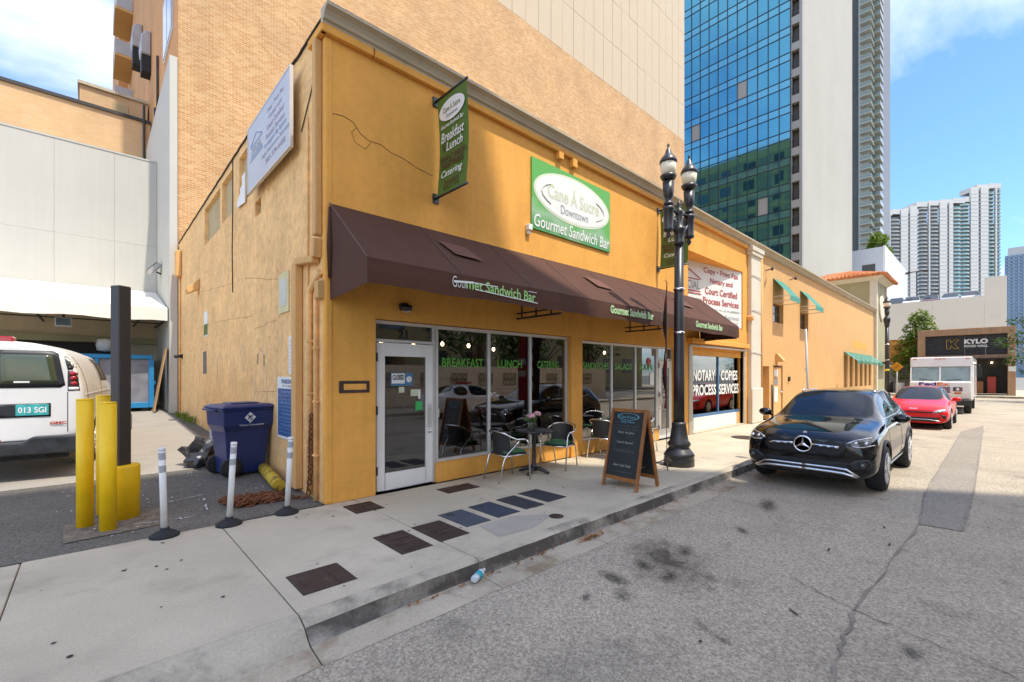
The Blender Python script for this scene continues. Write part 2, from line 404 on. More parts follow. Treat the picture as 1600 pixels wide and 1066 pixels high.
m_green_s = mat('sign_green', (.10, .33, .075), rough=.55, var=.08, scale=2)
m_green_b = mat('banner_green', (.085, .16, .022), rough=.7, var=.10, scale=3)
m_offwhite = mat('print_white', (.78, .78, .74), rough=.6, var=.02)
m_cream_p = mat('print_cream', (.55, .58, .40), rough=.6, var=.02)
m_brown_p = mat('print_brown', (.10, .035, .018), rough=.6, var=.02)
m_red_p = mat('print_red', (.42, .055, .04), rough=.6, var=.02)
m_grey_p = mat('print_grey', (.22, .25, .26), rough=.6, var=.02)
m_lime = mat('lettering_lime', (.10, .36, .035), rough=.5, var=.05)
m_limelt = mat('lettering_pale_green', (.34, .62, .20), rough=.5, var=.15, scale=20)
m_greenshade = mat('green_metal_awning', (.03, .24, .15), rough=.5, var=.12, scale=4, streak=.1)
m_concrete = mat('sidewalk_concrete', (.51, .44, .32), rough=.9, var=.12, scale=.8, fine=.10, fscale=60, bump=.2, bscale=80, stain=(.30, .25, .185), stain_amt=.55, stain_scale=1.3, stain_pos=.53)
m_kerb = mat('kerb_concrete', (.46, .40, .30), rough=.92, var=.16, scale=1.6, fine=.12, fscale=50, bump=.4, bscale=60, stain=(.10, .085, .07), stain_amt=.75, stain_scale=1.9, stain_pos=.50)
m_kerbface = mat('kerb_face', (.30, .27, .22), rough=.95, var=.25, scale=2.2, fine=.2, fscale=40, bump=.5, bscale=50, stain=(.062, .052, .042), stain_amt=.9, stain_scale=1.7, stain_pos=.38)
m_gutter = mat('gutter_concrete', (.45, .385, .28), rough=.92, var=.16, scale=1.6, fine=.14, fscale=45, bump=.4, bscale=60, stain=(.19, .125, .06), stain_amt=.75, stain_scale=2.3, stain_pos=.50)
m_joint = mat('joint_dirt', (.05, .045, .035), rough=1, var=.3, scale=8)
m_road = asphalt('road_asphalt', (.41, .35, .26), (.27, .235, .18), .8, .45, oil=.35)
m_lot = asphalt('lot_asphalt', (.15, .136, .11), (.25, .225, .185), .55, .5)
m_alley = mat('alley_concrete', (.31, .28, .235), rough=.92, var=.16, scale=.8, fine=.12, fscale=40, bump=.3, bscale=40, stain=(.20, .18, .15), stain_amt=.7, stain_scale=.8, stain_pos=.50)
m_ground = mat('far_ground', (.20, .19, .17), rough=.95, var=.1)
m_castiron = mat('brown_cast_cover', (.052, .030, .023), rough=.6, var=.2, scale=9, metal=.2, bump=.4, bscale=120, stain=(.13, .095, .07), stain_amt=.6, stain_scale=6, stain_pos=.55)
m_bluecover = mat('blue_grey_cover', (.060, .070, .088), rough=.75, var=.15, scale=6, bump=.25, bscale=200)
m_darkcover = mat('charcoal_cover', (.032, .035, .042), rough=.75, var=.15, scale=6, bump=.25, bscale=200)
m_yellow = mat('bollard_yellow', (.95, .58, .002), rough=.45, var=.07, scale=4, streak=.05, stain=(.30, .16, .02), stain_amt=.6, stain_scale=5, stain_pos=.66, rvar=.1)
m_pole = mat('dark_post_paint', (.042, .036, .030), rough=.5, var=.1)
m_tile = mat('terracotta_tile', (.55, .20, .07), rough=.8, var=.25, scale=3)
m_olive = mat('olive_stucco', (.36, .33, .19), rough=.85, var=.06, bump=.08)
m_wood = mat('varnished_wood', (.33, .13, .035), rough=.4, var=.25, scale=9, streak=.2)
m_ply = mat('plywood', (.50, .29, .12), rough=.7, var=.15, scale=2, streak=.15)
m_blackboard = mat('blackboard', (.018, .020, .021), rough=.5, var=.25, scale=4, stain=(.05, .05, .05), stain_amt=.5, stain_scale=3, stain_pos=.5)
m_chalk = mat('chalk', (.38, .38, .38), rough=.9, var=.4, scale=30)
m_chalkblue = mat('chalk_blue', (.16, .42, .50), rough=.9, var=.3, scale=30)
m_window = glass('shop_glass', (.40, .42, .40), refl=.17)
m_carglass = glass('car_glass', (.42, .46, .43), refl=.045)
m_vanglass = glass('van_glass', (.10, .13, .09), refl=.16)
m_clear = glass('clear_glass', (.75, .80, .80), refl=.06)
m_curtain = bpy.data.materials.new('curtain_wall_glass'); m_curtain.use_nodes = True
_b = m_curtain.node_tree.nodes['Principled BSDF']; _b.inputs['Base Color'].default_value = (.11, .36, .44, 1); _b.inputs['Metallic'].default_value = .9; _b.inputs['Roughness'].default_value = .03
m_spandrel = bpy.data.materials.new('spandrel_glass'); m_spandrel.use_nodes = True
_b = m_spandrel.node_tree.nodes['Principled BSDF']; _b.inputs['Base Color'].default_value = (.15, .42, .50, 1); _b.inputs['Metallic'].default_value = .8; _b.inputs['Roughness'].default_value = .10
m_panewindow = mat('window_dark_glass', (.035, .045, .05), rough=.06, spec=.9, var=0)
m_bulb = mat('bulb_glow', (1, .8, .5), var=0, emit=(1, .72, .38), es=9)

# ------------------------------------------------------------------ ground, road, kerb, pavement
def plane(name, rects, z, m, kind='structure', sub=0):
    mb = MB()
    for x0, y0, x1, y1 in rects: mb.quad((x0, y0, z), (x1, y0, z), (x1, y1, z), (x0, y1, z))
    return mb.build(name, m, None, kind=kind)
plane('ground', [(-1500, -1500, 2500, 1500)], -.19, m_ground)
road = plane('road', [(-70, -6.2, 46, 2.85), (46, -60, 52.6, 60)], -.15, m_road)
plane('far_pavement', [(-70, -9.2, 45, -6.2)], -.02, m_concrete)
BX(-70, -6.2, -.15, 45, -6.05, -.021).build('far_kerb', m_kerb, None, kind='structure')
# tar seams, cracks and the old trench patch
def ribbon(pts, w, z, jag=.0):
    mb = MB(); L = []; Rr = []
    for i, p in enumerate(pts):
        a = Vector(pts[max(0, i - 1)]); b = Vector(pts[min(len(pts) - 1, i + 1)]); d = (b - a); d.normalize(); n = Vector((-d.y, d.x))
        ww = w * (1 + rnd.uniform(-jag, jag)) / 2
        L.append((p[0] + n.x * ww, p[1] + n.y * ww, z)); Rr.append((p[0] - n.x * ww, p[1] - n.y * ww, z))
    for i in range(len(pts) - 1): mb.quad(L[i], Rr[i], Rr[i + 1], L[i + 1])
    return mb
def wob(p, q, n, amp):
    return [(p[0] + (q[0] - p[0]) * i / n + rnd.uniform(-amp, amp), p[1] + (q[1] - p[1]) * i / n + rnd.uniform(-amp, amp)) for i in range(n + 1)]
m_seam = mat('road_seam', (.24, .205, .16), rough=.95, var=.3, scale=5)
m_crack = mat('road_crack', (.06, .054, .046), rough=1, var=.3, scale=5)
m_patch = asphalt('trench_asphalt', (.29, .255, .205), (.24, .21, .17), .5, .4)
m_oil = mat('oil_stain', (.07, .062, .052), rough=.7, var=.4, scale=6, fine=.2)
def pixg(u, v, z=-.15):
    t = (1.65 - z) * 705 / (v - 587); k = (u - 800) / 705; c, s_ = math.cos(HEAD), math.sin(HEAD)
    return ((c + s_ * k) * t, (s_ - c * k) * t)
P0 = pixg
MB().add([(*P0(x, y), -.146) for x, y in ((1437, 820), (1504, 831), (1520, 772), (1537, 665), (1502, 675), (1446, 769))], [(0, 1, 2, 3, 4, 5)]).build('trench_patch', m_patch, road)
for i, (a, b, w, amp, jag) in enumerate((((1295, 1066), (1335, 955), .022, .018, .8), ((1335, 955), (1437, 820), .022, .016, .8), ((1335, 955), (1600, 1066), .011, .018, .8), ((1240, 905), (1335, 955), .005, .018, .8), ((1437, 820), (1446, 769), .022, .01, .5), ((1446, 769), (1502, 675), .02, .01, .5), 
                                  ((1437, 820), (1504, 831), .014, .01, .5), ((1504, 831), (1520, 772), .03, .008, .5), ((1520, 772), (1537, 665), .022, .01, .5))):
    ribbon(wob(P0(*a), P0(*b), 14, amp), w, -.142, jag).build('road_crack', m_crack if i in (2, 3) else m_seam, road)
m_oil2 = bpy.data.materials.new('oil_film'); m_oil2.use_nodes = True
_n = m_oil2.node_tree.nodes; _l = m_oil2.node_tree.links; _b = _n['Principled BSDF']; _b.inputs['Base Color'].default_value = (.05, .043, .032, 1); _b.inputs['Roughness'].default_value = .6
_t = _n.new('ShaderNodeTexCoord'); _ns = _n.new('ShaderNodeTexNoise'); _ns.inputs['Scale'].default_value = 7.5; _ns.inputs['Detail'].default_value = 9; _ns.inputs['Roughness'].default_value = .72; _l.new(_t.outputs['Object'], _ns.inputs['Vector'])
_gr = _n.new('ShaderNodeTexGradient'); _gr.gradient_type = 'SPHERICAL'; _mpp = _n.new('ShaderNodeMapping'); _mpp.inputs['Scale'].default_value = (1 / .95, 1 / .62, 1); _l.new(_t.outputs['Object'], _mpp.inputs[0]); _l.new(_mpp.outputs[0], _gr.inputs[0])
_mu = _n.new('ShaderNodeMath'); _mu.operation = 'MULTIPLY'; _l.new(_ns.outputs['Fac'], _mu.inputs[0]); _l.new(_gr.outputs['Fac'], _mu.inputs[1])
_rp = _n.new('ShaderNodeValToRGB'); _rp.color_ramp.elements[0].position = .22; _rp.color_ramp.elements[1].position = .46; _rp.color_ramp.elements[1].color = (.62, .62, .62, 1); _l.new(_mu.outputs[0], _rp.inputs[0])
_l.new(_rp.outputs[0], _b.inputs['Alpha'])
def film(c, rz, sx=1.0, sy=1.0):
    mb = MB().add([(-.95 * 1, -.62, 0), (.95, -.62, 0), (.95, .62, 0), (-.95, .62, 0)], [(0, 1, 2, 3)])
    o = mb.build('oil_stain', m_oil2, road); o.location = (c[0], c[1], -.138); o.rotation_euler = (0, 0, rz); o.scale = (sx, sy, 1); return o
for _u, _v, _r, _a, _b2 in ((1072, 862, .5, .32, .26), (1045, 902, .2, .26, .26), (1110, 905, 1.1, .18, .2), (1005, 885, .9, .26, .24), (915, 935, .4, .14, .13), (1110, 922, .1, .16, .12), (975, 930, .7, .28, .3), (1100, 982, 1.0, .22, .14), (1127, 1000, 1.2, .2, .12), (1040, 880, .6, 1.3, 1.2), (1425, 1022, .3, .2, .2), (960, 905, 1.4, .4, .3), (1200, 790, .3, .8, .4), (1160, 830, .8, .3, .2)): film(P0(_u, _v), _r, _a, _b2)
for _u, _v, _r in ((1295, 860, .1), (1382, 825, .2), (1390, 852, 0), (1240, 958, .9)): BX(-.045, -.008, 0, .045, .008, .002).build('road_debris', m_crack, road).matrix_world = Matrix.Translation((*P0(_u, _v), -.142)) @ Matrix.Rotation(_r, 4, 'Z')

# kerb and gutter: cast in lengths, lowered to a ramp at the driveway
KX = [-6.45 + 1.5 * i for i in range(36)]
full = [(3.30, 0), (3.205, -.002), (3.165, -.022), (3.145, -.125), (3.13, -.138), (2.84, -.147)]
ramp = [(3.30, 0), (3.23, -.022), (3.16, -.05), (3.10, -.085), (3.04, -.12), (2.84, -.147)]
def kprof(x):
    t = max(0, min(1, (x - .75) / 1.3)); t = t * t * (3 - 2 * t)
    return [(a[0] * (1 - t) + b[0] * t, a[1] * (1 - t) + b[1] * t) for a, b in zip(ramp, full)]
kerb = BX(-8, 2.85, -.30, 47.5, 3.29, -.149).build('kerb', m_joint, None, kind='structure')
for i in range(len(KX) - 1):
    x0, x1 = KX[i] + .005, KX[i + 1] - .005; mb = MB(); n = 6
    pr = []
    for k in range(n + 1):
        x = x0 + (x1 - x0) * k / n; pr.append([(x, y + rnd.uniform(-.004, .004), z + (rnd.uniform(-.003, .003) if j in (2, 3) else 0)) for j, (y, z) in enumerate(kprof(x))])
    fl = [p for row in pr for p in row]; q = len(full)
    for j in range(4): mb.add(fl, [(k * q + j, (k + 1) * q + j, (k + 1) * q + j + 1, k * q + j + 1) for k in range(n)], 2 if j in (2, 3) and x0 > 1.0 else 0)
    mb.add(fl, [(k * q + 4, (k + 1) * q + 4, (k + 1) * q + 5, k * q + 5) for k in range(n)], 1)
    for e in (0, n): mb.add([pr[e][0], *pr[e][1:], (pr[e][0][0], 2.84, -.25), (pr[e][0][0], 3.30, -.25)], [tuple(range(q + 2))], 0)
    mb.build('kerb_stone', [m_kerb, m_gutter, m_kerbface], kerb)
walk = BX(-10, 3.31, -.30, 47.5, 5.90, -.03).build('pavement', m_joint, None, kind='structure')
for i in range(len(KX) - 1):
    x0, x1 = KX[i] + .004 + (.0 if i % 3 else .004), KX[i + 1] - .004
    BX(x0, 3.308, -.12, x1, 5.826 if i > 4 else 5.86 + rnd.uniform(-.02, .02), rnd.uniform(-.003, .0)).build('paving_slab', m_concrete, walk, bevel=.006)
# parking lot, rising gently up the alley
def az(y): return max(0, .031 * (y - 6.0))
lot = MB()
ys = [5.88, 6.6, 7.4, 8.2, 9.0, 9.9, 11, 13, 16, 19, 23]
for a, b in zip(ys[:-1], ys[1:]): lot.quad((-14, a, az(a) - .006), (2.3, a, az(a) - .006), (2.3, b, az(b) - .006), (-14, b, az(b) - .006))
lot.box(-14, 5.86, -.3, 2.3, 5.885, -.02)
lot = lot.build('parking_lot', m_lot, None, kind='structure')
al = MB()
xs_ = [-12, 1.86]
yy = [9.1, 11, 13, 16, 19, 22.9]
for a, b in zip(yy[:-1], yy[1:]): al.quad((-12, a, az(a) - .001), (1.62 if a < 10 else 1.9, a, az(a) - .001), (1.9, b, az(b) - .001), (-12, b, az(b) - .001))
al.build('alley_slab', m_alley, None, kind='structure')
m_spray = mat('spray_paint', (.55, .55, .53), rough=.8, var=.3, scale=14)
def onlot(u, v, z=0): return pixg(u, v, z)
for a, b in (((262, 790), (317, 777)), ((317, 779), (324, 803)), ((262, 815), (322, 806)), ((205, 822), (262, 815))):
    p, q = onlot(*a), onlot(*b)
    for k in range(5):
        if rnd.random() < .25: continue
        s0, s1 = k / 5 + .02, (k + 1) / 5 - .03
        ribbon(wob((p[0] + (q[0] - p[0]) * s0, p[1] + (q[1] - p[1]) * s0), (p[0] + (q[0] - p[0]) * s1, p[1] + (q[1] - p[1]) * s1), 4, .006), .018, az(p[1]) + .004, .6).build('spray_mark', m_spray, lot)
_e = MB(); ellipse(_e, (*onlot(272, 797), .012), (1, .2, 0), (-.2, 1, 0), .11, .07, 20, ring=.018); _e.build('spray_mark', m_spray, lot)
# gravelly bare patch round the bollards
m_gravel = mat('gravel_dirt', (.22, .18, .13), rough=1, var=.4, scale=14, fine=.4, fscale=70, bump=.8, bscale=60)
MB().add([(-.20, 6.20, .012), (.62, 6.28, .012), (.72, 7.25, .03), (-.22, 7.1, .025)], [(0, 1, 2, 3)]).build('gravel_bed', m_gravel, lot)
# ------------------------------------------------------------------ corner shop building
YF = 5.83; XC = 2.19; XE = 17.00
shop = thing('shop_building', 'low orange corner shop building with brown awning and tall glass shopfront', 'building', (XC, YF, 0))
mb = MB()
O1 = (2.87, 0, 7.08, 2.44); O2 = (7.44, 0, 11.42, 2.40); O3 = (12.38, 0, 16.15, 2.46); O4 = (12.14, 3.2, 16.12, 5.15)
wall_cells(mb, (XC, YF, 0), (1, 0, 0), (0, 0, 1), XE - XC, 6.1, [(a - XC, b, c - XC, d) for a, b, c, d in (O1, O2, O3, O4)], .22, (0, 1, 0))
mb.build('front_wall', m_orange, shop)
# alley wall, with walled-up windows below the parapet
mb = MB(); YB = 18.85
IN = [(YB - 14.16, 5.06, YB - 12.24, 6.0), (YB - 12.04, 5.10, YB - 10.92, 6.02), (YB - 10.4, 5.05, YB - 9.15, 6.02), (YB - 9.2, 4.52, YB - 8.8, 4.80)]
wall_cells(mb, (XC, YB, 0), (0, -1, 0), (0, 0, 1), YB - YF, 6.1, IN, .10, (1, 0, 0))
# ragged parapet edge
n = 60; tops = []
for i in range(n + 1):
    y = YB + (YF - YB) * i / n; tops.append((XC, y, 6.17 + .06 * (1 - i / n) * -1 + .06 * i / n + rnd.uniform(-.008, .012)))
for i in range(n):
    a, b = tops[i], tops[i + 1]
    mb.quad((XC, a[1], 6.1), (XC, b[1], 6.1), b, a); mb.quad(a, b, (XC + .25, b[1], b[2]), (XC + .25, a[1], a[2]))
mb.build('alley_wall', m_peach, shop)
mb = MB()
for p in IN: mb.quad((XC + .08, YB - p[0], p[1]), (XC + .08, YB - p[2], p[1]), (XC + .08, YB - p[2], p[3]), (XC + .08, YB - p[0], p[3]))
mb.build('walled_up_window', m_infill, shop)
mb = MB()
for i in range(n):
    a, b = tops[i], tops[i + 1]; mb.box(XC - .03, b[1] + .004, a[2] + .001, XC + .2, a[1], a[2] + .018)
mb.build('roof_felt_edge', m_dark, shop)
mb = MB()
mb.box(XC + .26, YF + .26, 5.7, XE, YB, 5.9); mb.box(XC + .25, YF + .02, 6.1, XE, YF + .25, 6.24); mb.box(XE, YF + .3, 0, XE + .2, YB, 6.2); mb.box(XC + .3, YB - .2, 0, XE, YB, 6.2)
mb.build('roof', m_cornice, shop)
# rounded corner return at the left end of the front
MB().box(XC - .012, YF - .012, 0, XC + .10, YF + .10, 5.99).build('corner_bead', m_orange, shop, bevel=.03, seg=2)

def cornice(x0, x1, name, parent, m, y=YF, z=6.1):
    prof = [(0, 0), (-.06, 0), (-.065, .03), (-.10, .04), (-.115, .075), (-.145, .115), (-.19, .14), (-.215, .145), (-.22, .185), (0, .19)]
    mb = MB(); k = len(prof); n = max(1, int((x1 - x0) / 1.2)); rows = []
    for i in range(n + 1):
        x = x0 + (x1 - x0) * i / n; rows += [(x, y + a + rnd.uniform(-.003, .003) * (0 < j < k - 1), z + b + rnd.uniform(-.003, .003)) for j, (a, b) in enumerate(prof)]
    f = [(i * k + j, i * k + (j + 1) % k, (i + 1) * k + (j + 1) % k, (i + 1) * k + j) for i in range(n) for j in range(k)]
    mb.add(rows, f); mb.add(rows[:k], [tuple(range(k))[::-1]]); mb.add(rows[-k:], [tuple(range(k))])
    o = mb.build(name, m, parent); return o
cornice(XC - .06, 17.15, 'cornice', shop, m_cornice)
mb = MB(); mb.box(XC - .07, YF - .075, 5.99, XC + .62, YF - .003, 6.095); mb.box(XC + .64, YF - .075, 5.99, 16.45, YF - .003, 6.095); mb.box(XC - .08, YF - .06, 5.99, XC - .003, YF + .42, 6.09)
mb.build('gutter', m_orange, shop, bevel=.008)
mb = MB(); mb.box(6.60, YF - .10, 5.85, 6.74, YF - .004, 5.985); mb.box(7.02, YF - .10, 5.82, 7.16, YF - .004, 5.985)
mb.build('gutter_bracket', m_orange, shop, bevel=.006)
# white pilaster at the right end
mb = MB(); mb.box(16.56, YF - .13, 0, 17.46, YF - .003, 5.80); mb.build('pilaster', m_cream, shop, bevel=.01)
mb = MB(); mb.box(16.48, YF - .19, 5.80, 17.54, YF - .003, 5.93); mb.box(16.45, YF - .22, 5.93, 17.57, YF - .003, 6.09); mb.build('pilaster_capital', m_cream, shop, bevel=.015)
mb = MB(); mb.box(16.50, YF - .19, 0, 17.52, YF - .131, 1.22); mb.build('pilaster_base', m_cream, shop, bevel=.03)
mb = MB()
for z in (2.45, 3.9, 5.1): mb.tube([(16.5, YF - .16, z), (16.8, YF - .15, z + .01), (17.5, YF - .16, z - .02)], .012, 6)
mb.build('pilaster_strap', m_alu, shop)

# shell of the room behind the shop windows
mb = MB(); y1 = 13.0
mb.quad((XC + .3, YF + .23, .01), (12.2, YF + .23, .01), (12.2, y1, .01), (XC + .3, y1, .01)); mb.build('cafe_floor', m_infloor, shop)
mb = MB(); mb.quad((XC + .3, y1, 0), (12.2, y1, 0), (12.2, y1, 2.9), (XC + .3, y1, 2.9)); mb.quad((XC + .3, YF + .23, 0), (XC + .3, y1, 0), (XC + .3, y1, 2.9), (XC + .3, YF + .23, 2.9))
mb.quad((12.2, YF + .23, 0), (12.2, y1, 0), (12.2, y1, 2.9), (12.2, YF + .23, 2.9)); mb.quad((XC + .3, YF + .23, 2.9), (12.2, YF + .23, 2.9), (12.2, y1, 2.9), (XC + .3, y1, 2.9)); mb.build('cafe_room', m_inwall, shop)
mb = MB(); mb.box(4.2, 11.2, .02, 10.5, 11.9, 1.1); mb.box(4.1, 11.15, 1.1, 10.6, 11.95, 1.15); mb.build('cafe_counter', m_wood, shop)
mb = MB()
for x in (4.6, 6.0, 7.4, 8.8): mb.box(x, 12.9, 1.5, x + 1.1, 12.98, 2.3)
mb.build('menu_board', m_blackboard, shop)

# shopfront joinery
yf0, yf1 = YF + .09, YF + .15
def shopfront(name, x0, x1, z0, z1, mull, parent, m=m_alu, w=.055, y0=yf0, y1=yf1):
    fr = MB(); fr.box(x0, y0, z1 - w, x1, y1, z1); fr.box(x0, y0, z0, x1, y1, z0 + w); fr.box(x0, y0, z0 + w, x0 + w, y1, z1 - w); fr.box(x1 - w, y0, z0 + w, x1, y1, z1 - w)
    for x in mull: fr.box(x - w / 2, y0, z0 + w, x + w / 2, y1, z1 - w)
    f = fr.build(name, m, parent, bevel=.004)
    edges = [x0 + w] + [q for x in mull for q in (x - w / 2, x + w / 2)] + [x1 - w]
    for a, b in zip(edges[::2], edges[1::2]):
        MB().quad((a, (y0 + y1) / 2, z0 + w), (b, (y0 + y1) / 2, z0 + w), (b, (y0 + y1) / 2, z1 - w), (a, (y0 + y1) / 2, z1 - w)).build('pane', m_window, f)
    return f
shopfront('shop_window', 3.905, 7.075, .30, 2.43, [5.0, 6.01], shop)
mb = MB(); mb.box(3.905, YF + .05, 0, 7.08, YF + .2, .298); mb.build('stall_riser', m_orange, shop)
shopfront('shop_window', 7.45, 10.64, .27, 2.39, [8.63, 9.62], shop)
mb = MB(); mb.box(7.44, YF + .05, 0, 10.64, YF + .2, .268); mb.build('stall_riser', m_orange, shop)
mb = MB()
for z in (.06, .12, .18, .24): mb.lathe([(.008, 0), (.008, .006)], (3.96, YF + .045, z), 6, 'y')
mb.build('rivet', m_alu, shop)
def glazed_door(x0, x1, ztop, zt, parent, hinge_left=True, number=None):
    """frame with transom light over a single glazed leaf"""
    fr = MB(); w = .045
    fr.box(x0, yf0, 0, x0 + w, yf1, ztop); fr.box(x1 - w, yf0, 0, x1, yf1, ztop); fr.box(x0 + w, yf0, ztop - w, x1 - w, yf1, ztop); fr.box(x0 + w, yf0, zt, x1 - w, yf1, zt + w)
    f = fr.build('door_frame', m_alu, parent, bevel=.004)
    MB().quad((x0 + w, yf0 + .03, zt + w), (x1 - w, yf0 + .03, zt + w), (x1 - w, yf0 + .03, ztop - w), (x0 + w, yf0 + .03, ztop - w)).build('transom_pane', m_window, f)
    a, b = x0 + w + .006, x1 - w - .006; s = .125; z0, z1 = .02, zt - .008; lf = MB(); ya, yb = yf0 - .012, yf0 + .035
    lf.box(a, ya, z0, a + s, yb, z1); lf.box(b - s, ya, z0, b, yb, z1); lf.box(a + s, ya, z1 - .19, b - s, yb, z1); lf.box(a + s, ya, z0, b - s, yb, z0 + .24)
    d = lf.build('door', m_white, parent, bevel=.004)
    MB().quad((a + s, yf0 + .01, z0 + .24), (b - s, yf0 + .01, z0 + .24), (b - s, yf0 + .01, z1 - .19), (a + s, yf0 + .01, z1 - .19)).build('door_pane', m_window, d)
    hx = b - .06 if hinge_left else a + .06
    h = MB(); h.box(hx - .035, ya - .008, .86, hx + .035, ya, 1.22); h.bar((hx, ya - .045, .93), (hx, ya - .045, 1.16), .025, .018, (0, 1, 0)); h.bar((hx, ya, .94), (hx, ya - .045, .94), .02, .02); h.bar((hx, ya, 1.15), (hx, ya - .045, 1.15), .02, .02)
    h.build('door_handle', m_alu, d)
    MB().lathe([(.028, 0), (.028, -.012), (.018, -.022), (.0, -.022)], (hx, ya, .80), 12, 'y').build('door_lock', m_steel, d)
    for z in (.25, 1.1, 1.85): MB().box(a - .012, ya - .012, z, a + .012, ya, z + .12).build('hinge', m_pole, d)
    return f, d
f1, d1 = glazed_door(2.875, 3.90, 2.43, 2.125, shop, True)
f2, d2 = glazed_door(10.645, 11.41, 2.39, 2.05, shop, False)
mb = MB(); put_text(mb, '21', (3.36, yf0 + .02, 2.26), (1, 0, 0), (0, 0, 1), height=.13, bold=.02, lift=.002); mb.build('house_number', m_blackmatt, f1)
# paper in the door: closed sign and stickers
mb = MB(); X0 = 3.13
def card(x, z, w, h, m, yy=yf0 - .002, name='sticker'): return MB().box(x, yy, z, x + w, yy + .004, z + h).build(name, m, d1)
m_bluesign = mat('sign_blue', (.06, .17, .30), rough=.5, var=.05)
m_greenst = mat('sticker_green', (.05, .42, .10), rough=.5, var=.05)
card(3.145, 1.50, .36, .19, m_bluesign, name='closed_sign'); card(3.16, 1.535, .21, .145, m_offwhite, yf0 - .004, 'closed_card')
mb = MB(); put_text(mb, 'CLOSED', (3.265, yf0 - .005, 1.625), (1, 0, 0), (0, 0, 1), width=.185, height=.075, bold=.03); mb.build('closed_lettering', m_blackmatt, d1)
mb = MB(); ellipse(mb, (3.44, yf0 - .003, 1.595), (1, 0, 0), (0, 0, 1), .045, .045, 20); mb.build('clock_dial', m_offwhite, d1)
mb = MB(); mb.bar((3.44, yf0 - .0075, 1.595), (3.465, yf0 - .0075, 1.57), .008, .002); mb.bar((3.44, yf0 - .0075, 1.595), (3.44, yf0 - .0075, 1.63), .008, .002); mb.build('clock_hand', m_blackmatt, d1)
card(3.275, 1.40, .09, .085, m_cream_p); card(3.47, 1.345, .13, .10, m_cream_p); card(3.60, 1.30, .035, .14, m_offwhite); card(3.55, 1.13, .12, .13, m_greenst); card(3.89, 1.0, .10, .13, m_cream_p, yf0 + .02)
# lettering on the shop windows
for s, xc, w in (('BREAKFAST', 4.46, .84), ('LUNCH', 5.50, .60), ('CATERING', 6.52, .62), ('SANDWICHES', 8.06, .92), ('SALADS', 9.12, .70), ('SOUPS', 10.12, .64)):
    mb = MB(); put_text(mb, s, (xc, yf0 + .026, 1.86), (1, 0, 0), (0, 0, 1), width=w, height=.145, bold=.018); mb.build('window_lettering', m_lime, shop)
mb = MB(); mb.lathe([(.10, 0), (.10, -.004)], (10.25, yf0 + .02, 2.0), 8, 'y'); mb.build('stop_sticker', m_red_p, shop)
mb = MB(); mb.box(10.3, yf0 + .018, 1.42, 10.5, yf0 + .022, 1.72); mb.build('window_notice', m_offwhite, shop)

# copy shop bay: jambs, roller shutter, blue-framed window, white panel
yw = YF + .112
m_guide = mat('galvanised_guide', (.46, .42, .34), rough=.5, metal=.3, var=.1, streak=.1)
BX(12.16, YF - .03, 0, 12.38, YF + .10, 2.52).build('shutter_guide', m_guide, shop, bevel=.006); BX(16.15, YF - .03, 0, 16.30, YF + .10, 2.52).build('shutter_guide', m_guide, shop, bevel=.006)
mb = MB(); mb.box(12.1, YF - .16, 2.56, 16.35, YF - .004, 2.70); mb.build('lintel_ledge', m_orange, shop, bevel=.01)
mb = MB(); mb.tube([(12.2, YF - .06, 2.50), (16.3, YF - .06, 2.50)], .035, 10); mb.build('shutter_barrel', m_alu, shop)
for i in range(4):
    MB().box(12.385, YF + .06, 2.24 + i * .055, 16.145, YF + .09, 2.29 + i * .055).build('shutter_slat', m_orange, shop, bevel=.008)
m_blue = mat('blue_frame_paint', (.05, .16, .33), rough=.45, var=.08)
fr = MB(); fr.box(12.39, yw, .43, 16.14, yw + .05, .51); fr.box(14.40, yw, .51, 14.47, yw + .05, 2.3); fr.box(12.39, yw, 2.3, 16.14, yw + .05, 2.36)
cw = fr.build('shop_window', m_blue, shop, bevel=.004)
for a, b in ((12.39, 14.40), (14.47, 16.14)): MB().quad((a, yw + .03, .51), (b, yw + .03, .51), (b, yw + .03, 2.3), (a, yw + .03, 2.3)).build('pane', m_window, cw)
MB().box(12.39, yw - .01, .04, 15.85, yw + .06, .429).build('window_panel', m_white, shop)
MB().box(15.85, yw - .008, .036, 16.14, yw + .06, .429).build('window_panel_end', m_orange2, shop)
mb = MB(); mb.box(12.39, YF - .05, -.01, 16.14, yw + .05, .035); mb.build('door_step', m_concrete, shop)
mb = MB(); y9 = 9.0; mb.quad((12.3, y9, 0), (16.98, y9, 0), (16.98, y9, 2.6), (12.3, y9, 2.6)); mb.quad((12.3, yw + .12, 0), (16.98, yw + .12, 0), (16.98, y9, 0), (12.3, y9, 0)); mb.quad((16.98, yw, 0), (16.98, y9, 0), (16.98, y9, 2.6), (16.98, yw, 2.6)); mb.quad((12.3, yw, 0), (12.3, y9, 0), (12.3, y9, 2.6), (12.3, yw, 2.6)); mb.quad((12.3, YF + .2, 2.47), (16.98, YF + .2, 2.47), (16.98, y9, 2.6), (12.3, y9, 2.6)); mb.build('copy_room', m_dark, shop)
for s, xc, zc, w in (('NOTARY', 13.48, 1.66, 1.50), ('COPIES', 15.34, 1.66, 1.36), ('PROCESS', 13.50, 1.22, 1.62), ('SERVICES', 15.32, 1.22, 1.60)):
    mb = MB(); put_text(mb, s, (xc, yw + .024, zc), (1, 0, 0), (0, 0, 1), width=w, height=.33, bold=.03); mb.build('window_lettering', m_offwhite, shop)
